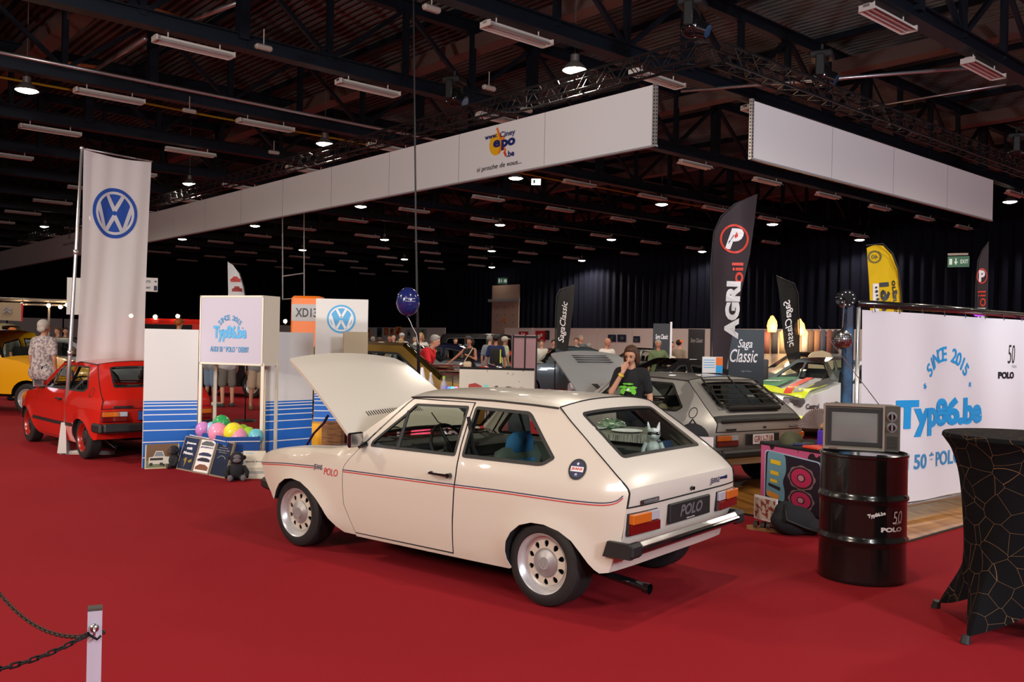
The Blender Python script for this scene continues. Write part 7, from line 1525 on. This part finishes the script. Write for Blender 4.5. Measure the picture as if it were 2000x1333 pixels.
# white folding chairs
def chair(lab, loc, rz, m):
    t = thing('plastic_chair', lab, 'chair', loc, rz)
    mb = MB(); mb.rbox((0, 0, .38), (.42, .42, .03), .012); mb.build('seat', m, t, True, 40); mb = MB(); n = 12; mb.add([(.25*math.sin(a), .20+.06*math.cos(a)-.06*0, z) for z in (.42, .68) for a in [-1.1+2.2*i/n for i in range(n+1)]], [(i, i+1, n+2+i, n+1+i) for i in range(n)]); o = mb.build('backrest', m, t, True); solid(o, .015)
    for sx in (-1, 1):
        for sy in (-1, 1): mb = MB(); mb.tube([(sx*.17, sy*.17, .38), (sx*.21, sy*.21, 0)], .014, 6); mb.build('leg', m if False else STEEL, t)
        mb = MB(); mb.tube([(sx*.19, .20, .38), (sx*.21, .23, .46)], .014, 6); mb.build('back_stay', STEEL, t)
PINKW = mat('chair_white', g_('cfc4c4'), .35, coat=.4)
chair('pinkish white plastic chair behind the rear corner of the white car', (1.97, 9.42, 0), 2.6, PINKW); chair('white plastic chair under the seated person holding papers', (-.02, 9.15, 0), 2.9, PINKW)
t = thing('backpack', 'black backpack lying on the chair beside the silver hatchback', 'backpack', (1.90, 9.46, .397), .4); mb = MB(); mb.sphere((0, 0, .19), (.20, .15, .20), 18, 12); mb.sphere((0, -.12, .14), (.13, .07, .12), 14, 10); mb.build('bag_body', FABBLK, t, True); mb = MB(); mb.tube([(-.05, 0, .37), (0, 0, .43), (.05, 0, .37)], .010, 6); mb.tube([(.1, .12, .34), (.14, .2, .2), (.1, .14, .04)], .016, 6); mb.build('strap', FABBLK, t, True)
# printed case with cap, box, papers
c1, c2 = at_z(1484, 1012, 0), at_z(1612, 1046, 0); dv = c2-c1; dv.z = 0; W = dv.length; dv.normalize(); nv = Vector((dv.y, -dv.x, 0)); Ht = at(1475, 866, c1.y).z

t = thing('printed_cloth_table', 'table wrapped in a pink and black cloth printed with a robot face and loudspeakers', 'table', c1); mb = MB(); D = .62
mb.add([dv*a-nv*b+Vector((0, 0, z)) for z in (0, Ht) for a, b in ((0, 0), (W, 0), (W, D), (0, D))], [(0, 1, 5, 4), (1, 2, 6, 5), (2, 3, 7, 6), (3, 0, 4, 7), (4, 5, 6, 7)]); bd_ = mb.build('tablecloth', noise_col(mat('leopard', g_('b83a78'), .6), g_('1a1018'), g_('c85a8c'), 9, 1, .42, .45), t)
mb = MB(); mb.rbox(dv*W/2-nv*D/2+Vector((0, 0, Ht+.005)), (W+.03, D+.03, .03), .01, (0, 0, math.atan2(dv.y, dv.x))); mb.build('tabletop', FABBLK, t)
X = frame_X(nv*.004, dv, (0, 0, 1))
def pp(pts, m, z=.0, nm='print'): return shp(X, [(a*W, c*Ht) for a, c in pts], z, m, bd_, nm)
def ell(cx_, cy_, rx, ry, n=28, wob=0): return [(cx_+rx*(1+wob*math.cos(8*q))*math.cos(q), cy_+ry*(1+wob*math.cos(8*q))*math.sin(q)) for q in [2*PI*k/n for k in range(n)]]
PK = mat('case_dark', g_('1c1428'), .5)
pp(roundp([(.07, .18), (.93, .10), (.93, .88), (.07, .93)], .06, 4), mat('case_line', g_('a8c0e0'), .5), .001); pp(roundp([(.085, .195), (.915, .118), (.915, .865), (.085, .915)], .055, 4), PK, .002)
pp(roundp([(.10, .32), (.40, .28), (.40, .44), (.36, .55), (.42, .68), (.40, .90), (.12, .92)], .06, 4), mat('robot_blue', g_('6a9ab0'), .5), .003)
for (y0, x1, hh) in ((.76, .33, .045), (.62, .30, .04), (.52, .28, .03)): pp([(.17, y0), (x1, y0-.01), (x1, y0+hh), (.17, y0+hh+.01)], mat('robot_yellow', g_('e8c428'), .5), .005)
pp([(.14, .46), (.33, .42), (.33, .465), (.14, .50)], PRBLACK, .005); pp([(.12, .33), (.31, .29), (.31, .36), (.12, .40)], mat('robot_orange', g_('d88a2c'), .5), .005)
for cy_, rx, ry in ((.64, .20, .155), (.36, .19, .135)):
    pp(ell(.65, cy_, rx, ry, 48, .05), mat('ring_grey', g_('8a6a70'), .5), .004); pp(ell(.65, cy_, rx*.88, ry*.88), PRBLACK, .0055); pp(ell(.65, cy_, rx*.76, ry*.76), mat('speaker_pink', g_('c02a60'), .5), .007); pp(ell(.65, cy_, rx*.30, ry*.32), PRBLACK, .0085); pp(ell(.65, cy_, rx*.22, ry*.24), mat('speaker_rose', g_('c88a9a'), .5), .010)
pp([(.0, .16), (.36, .12), (.36, .19), (.0, .24)], mat('case_magenta', g_('b8286a'), .5), .012)
t = thing('picture_card', 'small framed print leaning on the printed cloth behind the sandals', 'picture', c1+nv*.05); mb = MB(); mb.box(dv*.13+Vector((0, 0, .11)), (.30, .012, .22), (0, 0, math.atan2(dv.y, dv.x))); o = mb.build('frame', PRWHITE, t); mb = MB(); mb.box(dv*.13+nv*.008+Vector((0, 0, .11)), (.26, .004, .18), (0, 0, math.atan2(dv.y, dv.x))); mb.build('picture', noise_col(mat('card_print', g_('b8a898'), .6), g_('8a3a34'), g_('c8bcae'), 22, 2, .4, .5), o)
def sandal(px, py, rz, lab):
    t = thing('sandal', lab, 'sandal', at_z(px, py, 0), rz); out = [(.0+.045*math.sin(q)*(1+.15*math.cos(q)), .13*math.cos(q)) for q in [2*PI*k/24 for k in range(24)]]
    mb = MB(); mb.prism([(a, b) for a, b in out], 0, .03); mb.build('sole', mat('cork', g_('9a7448'), .8), t); 
    for y in (.045, -.015): mb = MB(); n = 10; mb.add([(.048*math.cos(q), y+e, .03+.045*math.sin(q)) for e in (-.017, .017) for q in [PI*k/n for k in range(n+1)]], [(i, i+1, n+2+i, n+1+i) for i in range(n)]); o = mb.build('strap', mat('dark_leather', g_('2a1a14'), .5), t, True); solid(o, .004)
sandal(1487, 1036, 1.1, 'brown sandal with dark straps beside the picture card'); sandal(1511, 1039, 1.25, 'brown sandal nearer the black bag on the carpet')
t = thing('duffel_bag', 'slumped black bag on the carpet against the printed cloth', 'bag', at_z(1550, 1046, 0)+Vector((0, .03, 0)), .2); mb = MB(); r = random.Random(9)
mb.sphere((0, 0, .12), (.20, .13, .13), 24, 16); mb.sphere((.15, -.02, .07), (.14, .11, .07), 18, 12); mb.sphere((-.07, 0, .19), (.10, .08, .10), 16, 12); mb.v = [Vector((v.x, v.y, max(.002, v.z))) for v in mb.v]; blob(mb, 'bag_body', FABBLK, t, .014, 4); mb = MB(); mb.tube([(-.10, -.05, .27), (-.13, -.13, .15), (.05, -.15, .08), (.22, -.13, .03)], .012, 6); mb.build('strap', BLACK, t, True)
tt = c1+Vector((0, 0, Ht+.02))
t = thing('cap', 'olive green cap lying on the printed cloth table', 'cap', tt+dv*.30*W/1.0-nv*.14+Vector((0, 0, 0)), -.4); mb = MB(); OL = noise_bump(mat('olive_cloth', g_('4a4a34'), .9), 90, .3); mb.lathe([(.10, 0), (.102, .03), (.09, .07), (.05, .105), (0, .115)], 24); mb.v = [Vector((v.x*1.05, v.y*1.15, v.z)) for v in mb.v]; mb.build('crown', OL, t, True, 60); mb = MB(); mb.sphere((.13, -.03, .012), (.08, .085, .012), 16, 6); mb.build('brim', OL, t, True)
t = thing('cardboard_box', 'open brown cardboard box on the table left of the television', 'box', tt+dv*(W*.92)-nv*.30, math.atan2(dv.y, dv.x)+.3); mb = MB(); mb.box((0, -.13, .10), (.30, .006, .20)); mb.box((0, .13, .10), (.30, .006, .20)); mb.box((-.15, 0, .10), (.006, .26, .20)); mb.box((.15, 0, .10), (.006, .26, .20)); mb.box((0, 0, .004), (.30, .26, .006)); b = mb.build('box_body', mat('cardboard', g_('a87c50'), .8), t); mb = MB(); mb.box((0, -.17, .215), (.30, .09, .005), (.5, 0, 0)); mb.box((.19, 0, .19), (.09, .26, .005), (0, .4, 0)); mb.build('flap', MATS['cardboard'], t)
mb = MB(); mb.rbox(tt+dv*(W*.80)-nv*.10+Vector((0, 0, .012)), (.26, .20, .022), .006, (0, 0, .4)); tag(mb.build('folder', mat('folder_red', g_('d84a34'), .5)), 'orange red folder on the table beside the television', 'folder')
mb = MB(); mb.rbox(tt+dv*(W*.62)-nv*.34+Vector((0, 0, .07)), (.20, .10, .14), .01, (0, 0, .4)); tag(mb.build('purple_box', mat('violet_box', g_('5a3ac8'), .4)), 'violet box on the table behind the olive cap', 'box')
mb = MB(); mb.rbox(tt+dv*(W*.52)-nv*.08+Vector((0, 0, .012)), (.15, .03, .02), .008, (0, 0, .2)); tag(mb.build('marker_pen', NAVY), 'dark blue marker lying between the cap and the red folder', 'pen')
t = thing('paper_fan', 'large pleated white paper fan standing behind the cardboard box', 'fan', at(1600, 838, 8.9)); mb = MB(); n = 60; mb.add([(0, 0, 0)]+[(.20*math.cos(PI*k/n), .015*(-1)**k, .20*math.sin(PI*k/n)) for k in range(n+1)], [(0, i+1, i+2) for i in range(n)]); mb.build('pleated_paper', mat('fan_paper', g_('c4b4b4'), .7), t)
mb = MB(); mb.tube([(0, .0, 0), (0, 0, -at(1600, 838, 8.9).z)], .01, 6); mb.build('stand', STEEL, t)
# show card on the roof of the silver car
c = at(1391, 729, 11.2); t = thing('show_card', 'white show card with orange and blue print standing on the silver roof', 'card', c, .25); mb = MB(); mb.box((0, 0, .10), (.27, .012, .20)); mb.build('card', PRWHITE, t)
mb = MB(); mb.box((.09, -.008, .145), (.09, .003, .10)); mb.build('orange_field', ORANGE, t); mb = MB(); mb.box((.09, -.008, .05), (.09, .003, .09)); mb.build('blue_field', CYAN, t); mb = MB()
for i in range(4): mb.box((-.045, -.008, .16-.03*i), (.15, .003, .008))
mb.build('text_line', CYAN2, t)
# toy figure, magazine on the parcel shelf of the white car, pendant
cw = lambda x, y, z: Vector((.6659+math.cos(2.4718)*x-math.sin(2.4718)*y, 6.0557+math.sin(2.4718)*x+math.cos(2.4718)*y, z))
t = toy = thing('toy_figure', 'white dog headed toy figure with sunglasses and blue shorts behind the rear window', 'toy', cw(-.24, -.16, .792), 2.4718-PI/2-PI+.25)
mb = MB(); mb.rbox((0, 0, .105), (.075, .045, .085), .02); 
for s in (1, -1): mb.tube([(s*.042, 0, .14), (s*.058, 0, .10), (s*.062, -.005, .07)], .013, 8); mb.sphere((s*.063, -.005, .062), .014, 8, 6)
tb_ = mb.build('toy_body', mat('toy_white', g_('b8c0be'), .35), t, True, 50); mb = MB(); mb.sphere((0, 0, .19), (.042, .036, .038), 16, 10); mb.sphere((0, -.03, .18), (.022, .018, .016), 12, 8)
for s in (1, -1): mb.cyl((s*.026, 0, .215), (s*.034, 0, .262), .014, .003, 10)
hd = mb.build('head', MATS['toy_white'], t, True, 60); mb = MB(); mb.rbox((0, -.036, .198), (.075, .012, .018), .005); mb.build('sunglasses', BLACKG, hd, True); mb = MB()
for s in (1, -1): mb.rbox((s*.020, 0, .033), (.034, .045, .066), .01)
mb.rbox((0, 0, .066), (.076, .047, .02), .008); mb.build('shorts', mat('toy_blue', g_('2a4a9c'), .6), t, True, 50)
toy.scale = (1.12,)*3; toy.rotation_euler = (0, 0, -.1)
mz = mat('magazine_print', g_('8a9a90'), .35); noise_col(mz, g_('3a4440'), g_('b8c0b4'), 11, 3, .42, .55)
for i, (x, y, a) in enumerate([(-.36, .22, .1), (-.37, -.10, -.08)]): mb = MB(); mb.rbox((0, 0, .004), (.22, .30, .008), .002); o = mb.build('magazine', mz, None); o.location = cw(x, y, .792); o.rotation_euler = (0, 0, 2.4718+a); tag(o, ['open magazine on the parcel shelf nearest the side badge', 'magazine on the parcel shelf in front of the toy figure'][i], 'magazine')
# pendant on the inside mirror
mb = MB(); p = cw(1.275, 0, 1.10); mb.tube([p, p-Vector((0, 0, .04))], .003, 4); mb.rbox(p-Vector((0, 0, .09)), (.02, .06, .10), .01, (0, 0, 2.47)); tag(mb.build('mirror_pendant', NAVY), 'dark starry pendant hanging from the mirror inside the white car', 'pendant')
# second strap: black cord from bonnet to the stand, motorbike
mb = MB(); pts = [at(612, 847, 10.3), at(632, 814, 9.9), at(598, 872, 9.6)]; 
mb.tube([at(640, 813, 7.6), at(633, 826, 7.9), at(613, 847, 8.6), at(600, 868, 9.0), Vector((-2.05, 9.1, 0))], .012, 6); tag(mb.build('cord', NAVY, None, True), 'dark blue cord running down from the open bonnet past the striped panel', 'cord')
t = thing('motorcycle', 'red motorcycle with chrome parts in front of the woman with the shoulder bag', 'motorcycle', cx(935, 22), .2)
for x in (-.65, .65): mb = MB(); mb.tube([(x+.30*math.cos(2*PI*i/24), 0, .31+.30*math.sin(2*PI*i/24)) for i in range(24)], .045, 8, True); mb.build('wheel', RUBBER, t, True)
mb = MB(); mb.sphere((.15, 0, .85), (.28, .13, .13), 16, 10); mb.sphere((.62, 0, .66), (.24, .08, .06), 12, 8); mb.build('fuel_tank', REDP, t, True); mb = MB(); mb.rbox((-.35, 0, .78), (.55, .24, .09), .04); mb.build('saddle', BLACK, t, True, 40); mb = MB(); mb.rbox((0, 0, .45), (.45, .28, .35), .06); mb.tube([(.1, .15, .35), (-.4, .18, .30), (-.8, .18, .32)], .035, 8); mb.tube([(.65, .08, .31), (.42, .08, .95)], .025, 8); mb.tube([(.65, -.08, .31), (.42, -.08, .95)], .025, 8); mb.build('engine', CHROME, t, True, 40); mb = MB(); mb.tube([(.30, -.36, 1.05), (.40, -.15, 1.0), (.40, .15, 1.0), (.30, .36, 1.05)], .014, 6); mb.sphere((.52, 0, .92), .09, 12, 8); mb.build('handlebar', CHROME, t, True)

# tinsel garland behind the louvres of the silver car
mb = MB(); r = random.Random(8); pts = []
for i in range(26):
    u = i/25; pts.append(Vector((2.4822+math.cos(2.1564)*-.12-math.sin(2.1564)*(.42-.80*u), 10.5985+math.sin(2.1564)*-.12+math.cos(2.1564)*(.42-.80*u), .96-.10*math.sin(PI*u)-.06*u)))
for i in range(240):
    p = pts[r.randrange(26)]+Vector((r.uniform(-.035, .035),)*1+(r.uniform(-.035, .035), r.uniform(-.035, .035))); a = Vector((r.uniform(-1, 1), r.uniform(-1, 1), r.uniform(-1, 1)))*.022; b = a.orthogonal()*.5; mb.add([p-a, p+b, p+a, p-b], [(0, 1, 2, 3)])
mb.tube(pts, .006, 5); tag(mb.build('tinsel_garland', noise_col(mat('tinsel', g_('a03080'), .2, metal=.9), g_('e04090'), g_('4060d0'), 12, 1)), 'purple and pink tinsel garland hanging inside the silver car rear window', 'garland')
# ------------------------------------------------------------------ people
TEE = mat('black_tee', (.012, .012, .014), .9)
w_loc = cx(1236, 10.15)
t, body, sh, U, hp, arm = person('woman in a black T-shirt with green print holding her hand to her face', w_loc, -.38, 1.585, 0, 'x' if False else TEE, '15151a', 'brown', 'bob', ('down', 'face'), .06, .5, fat=.95, vox=.016, detail=True, nod=.38, turn=-.1)
fg = mat('print_lime', g_('6fc83a'), .6); mb = MB(); k = 1.585/1.75; yf = lambda x, z: -.162+.9*x*x
for (cx_, cz_, rx, rz_) in ((-.06, 1.25, .055, .018), (.05, 1.245, .06, .018), (0, 1.215, .10, .02), (-.07, 1.19, .03, .03), (.07, 1.19, .03, .03), (0, 1.29, .07, .012)):
    mb.add([U(cx_+rx*math.cos(q), yf(cx_+rx*math.cos(q), 0), cz_+rz_*math.sin(q)*(1+.3*math.cos(5*q))) for q in [2*PI*i/14 for i in range(14)]], [tuple(range(14))])
mb.build('shirt_print', fg, sh); mb = MB(); mb.add([U(x, yf(x, 0)-.003, z) for x, z in ((-.02, 1.205), (.02, 1.205), (.015, 1.235), (-.015, 1.235))], [(0, 1, 2, 3)]); mb.build('shirt_print', PRWHITE, sh)
s_, e_, wv, hv = arm[-1]; mb = MB(); d = (wv-e_).normalized(); c = e_.lerp(wv, .88); mb.cyl(c-d*.008, c+d*.008, .034, .033, 18); mb.build('wristband', mat('band_yellow', g_('e8d020'), .5), t, True, 40)
P = lambda lab, px, d, rz, **k: person(lab, cx(px, d), rz, **k)
noise_shirt = noise_col(mat('patterned_shirt', g_('a89a96'), .85), g_('7a7078'), g_('b8aca8'), 26, 3, .42, .56)
P('big white haired man in a patterned short sleeve shirt seen from behind', 86, 15.2, 2.75, H=1.80, shirt=noise_shirt, pants='141a30', hair='white', style='fringe', fat=1.28, vox=.018, skin=1)
P('stooping grey haired man in a red T-shirt bending over the table', 818, 17.7, 1.3, H=1.78, shirt='c01820', pants='1a1412', hair='grey', arms=('front', 'reach'), lean=.50, fat=1.1, skin=0)
P('dark haired woman in a black top with a shoulder bag reaching out', 918, 24.1, -.5, H=1.68, shirt='101012', top='tank', pants='22242c', hair='black', style='curly', arms=('chest', 'side'), skin=1)
P('man with a black and yellow backpack seen from behind', 969, 24, 3.0, H=1.76, shirt='1a2450', pants='1a2038', hair='black', hat='2a3040', skin=1)
P('grey haired man in a striped shirt beside the backpack man', 957, 26, 2.7, H=1.76, shirt='7a8490', pants='3a3a40', hair='grey')
P('man in a cream shirt and pale cap behind the backpack man', 986, 27.6, 2.0, H=1.74, shirt='b8c0a0', pants='4a4a40', hair='white', hat='c8c0b0', skin=1)
P('woman in a white T-shirt beside the folding screen', 1058, 27, 0, H=1.66, shirt='d0ccc0', pants='30343c', hair='brown', style='pony', skin=0)
P('man in a yellow T-shirt and dark cap under the feather flag', 1098, 28, .1, H=1.74, shirt='d8b020', pants='30343c', hair='black', hat='2a2420', skin=1)
P('man in a dark shirt with sunglasses left of the yellow shirt', 1082, 29.3, .2, H=1.68, shirt='4a3a38', hair='black')
P('man in a beige shirt right of the feather flag', 1126, 30, -.2, H=1.76, shirt='8a7a60', hair='brown')
P('tall grey haired man in a grey shirt behind the teal car roof', 1135, 33, .5, H=1.86, shirt='60646a', hair='grey')
P('grey haired man turned away over the teal car roof', 1152, 28.6, 2.5, H=1.58, shirt='4a4e54', hair='grey')
P('bald man in a white striped shirt right of the teal car', 1186, 22, .5, H=1.74, shirt='c8c0b8', pants='3a3430', style='bald', skin=1, nod=.3)
P('man in an olive green T-shirt with arms at his sides', 1286, 23.5, .0, H=1.72, shirt='5a6a48', pants='4a4438', hair='grey', arms=('hip', 'down'), skin=1)
P('man in an orange cap facing the black panels', 1327, 26, 2.4, H=1.74, shirt='8a7a68', hair='black', hat='e86a1c')
P('person in a white shirt bending forward near the black sports car', 1334, 24, -1.7, H=1.68, shirt='c8c4bc', hair='black', lean=.8, arms=('reach', 'reach'))
P('man in a blue shirt standing beside the thin white post', 1313, 29, .4, H=1.70, shirt='5a6478', hair='brown')
P('woman in a white sleeveless top looking to her side with long hair', 1474, 28.5, -1.2, H=1.68, shirt='d8d4d0', top='tank', pants='2a2830', hair='brown', style='long', arms=('down', 'hip'), skin=0)
P('orange haired man in a white shirt by the warm lit booth', 1506, 29.5, .2, H=1.62, shirt='c8c8cc', hair='orange', skin=2)
P('blond woman in a white top by the framed prints', 822, 27.15, .2, H=1.80, shirt='d0ccc4', hair='blond', style='bob')
P('woman in a dark strap top by the off road car', 890, 30.3, .3, H=1.68, shirt='1a1a1c', top='tank', hair='black', style='short', skin=0)
P('man in a denim blue shirt and cap by the off road car', 915, 30, 2.2, H=1.74, shirt='4a6080', hair='brown', hat='3a4a60')
P('man in a white cap and white shirt by the amber print', 785, 31, .2, H=1.80, shirt='c8c4c0', hair='grey', hat='c8c8cc')
P('woman with long hair in a beige top by the amber print', 784, 27.2, 2.8, H=1.62, shirt='b8a080', hair='blond', style='long')
P('man in a red shirt by the small framed print', 769, 33, -.5, H=1.74, shirt='b82a2c', style='bald', skin=2)
P('bald man in a white T-shirt looking at the prints', 761, 32, 2.6, H=1.70, shirt='c8c4c0', style='bald', skin=1)
P('dark haired man in a pink white shirt looking at the prints', 742, 30.2, 3.0, H=1.64, shirt='c8b8b8', hair='brown')
P('man in a royal blue top nearest the white panel', 729, 33, 2.8, H=1.66, shirt='2a3c8c', hair='grey')
P('man with grey hair partly hidden by the hanging cable', 811, 31.7, .5, H=1.68, shirt='8a8a88', hair='grey')
P('reddish faced man beside the off road car front', 845, 32, -1.0, H=1.72, shirt='b0a8a0', hair='brown', skin=2)
P('orange haired visitor behind the yellow car', 25, 21, 2.0, H=1.68, shirt='3a4a48', hair='orange')
P('dark haired man behind the pole of the white flag', 113, 26, -.4, H=1.74, shirt='4a4448', hair='brown')
P('second man behind the flag pole in a black shirt', 128, 27.5, .5, H=1.74, shirt='18181c', hair='black')
P('visitor in denim shorts seen below the lightbox sign', 413, 20.6, 2.6, H=1.76, shirt='8a8c90', pants='6a8098', shorts=True, shoes='d0d0d0', skin=1)
P('visitor in grey shorts with black and white shoes below the lightbox sign', 446, 20.3, -2.4, H=1.80, shirt='b8b8b8', pants='6a665e', shorts=True, shoes='3a3a3c', skin=0)
P('visitor in beige shorts beside the striped panel post', 503, 19.8, .6, H=1.78, shirt='7a7a78', pants='a08c74', shorts=True, shoes='5a4a34', skin=1)
P('visitor with an orange cap behind the red truck', 349, 22.5, 2.9, H=2.0, shirt='3a2a28', hair='orange', hat='8a5a34')
pp_ = person('seated person in dark clothes holding papers, seen through the car windows', Vector((.0, 9.12, 0)), -.25, 1.55, 1, '24262a', '1c1e24', 'black', 'short', ('front', 'front'), .12, .5, sit=True, vox=.016, nod=.5)
U = pp_[3]; mb = MB(); mb.box(U(0, -.40, 1.14), (.26, .19, .006), (.35, 0, .2)); o = mb.build('papers', PRWHITE); o.parent = None; o.location = Vector((0, 9.12, 0)); o.rotation_euler = (0, 0, -.25); tag(o, 'white printed papers held by the seated person', 'papers')
# backpack of the man seen from behind
c = cx(969, 24); t = thing('backpack', 'black and yellow backpack on the man seen from behind', 'backpack', c+Vector((0, -.22, 1.15)), 0); mb = MB(); mb.rbox((0, 0, .02), (.30, .16, .46), .06); mb.build('bag_body', FABBLK, t, True, 50); mb = MB(); mb.box((.13, -.075, .05), (.03, .02, .36)); mb.build('trim_band', mat('lime_band', g_('c8d820'), .5), t)
t = thing('shoulder_bag', 'cream shoulder bag of the woman in the black top', 'bag', cx(914, 23.8)+Vector((0, 0, .95)), 0); mb = MB(); mb.rbox((0, 0, 0), (.22, .08, .20), .04); mb.build('bag_body', mat('bag_cream', g_('c8b498'), .6), t, True, 50); mb = MB(); mb.tube([(-.08, 0, .1), (.05, -.02, .30), (.14, .02, .46)], .012, 5); mb.build('strap', MATS['bag_cream'], t)
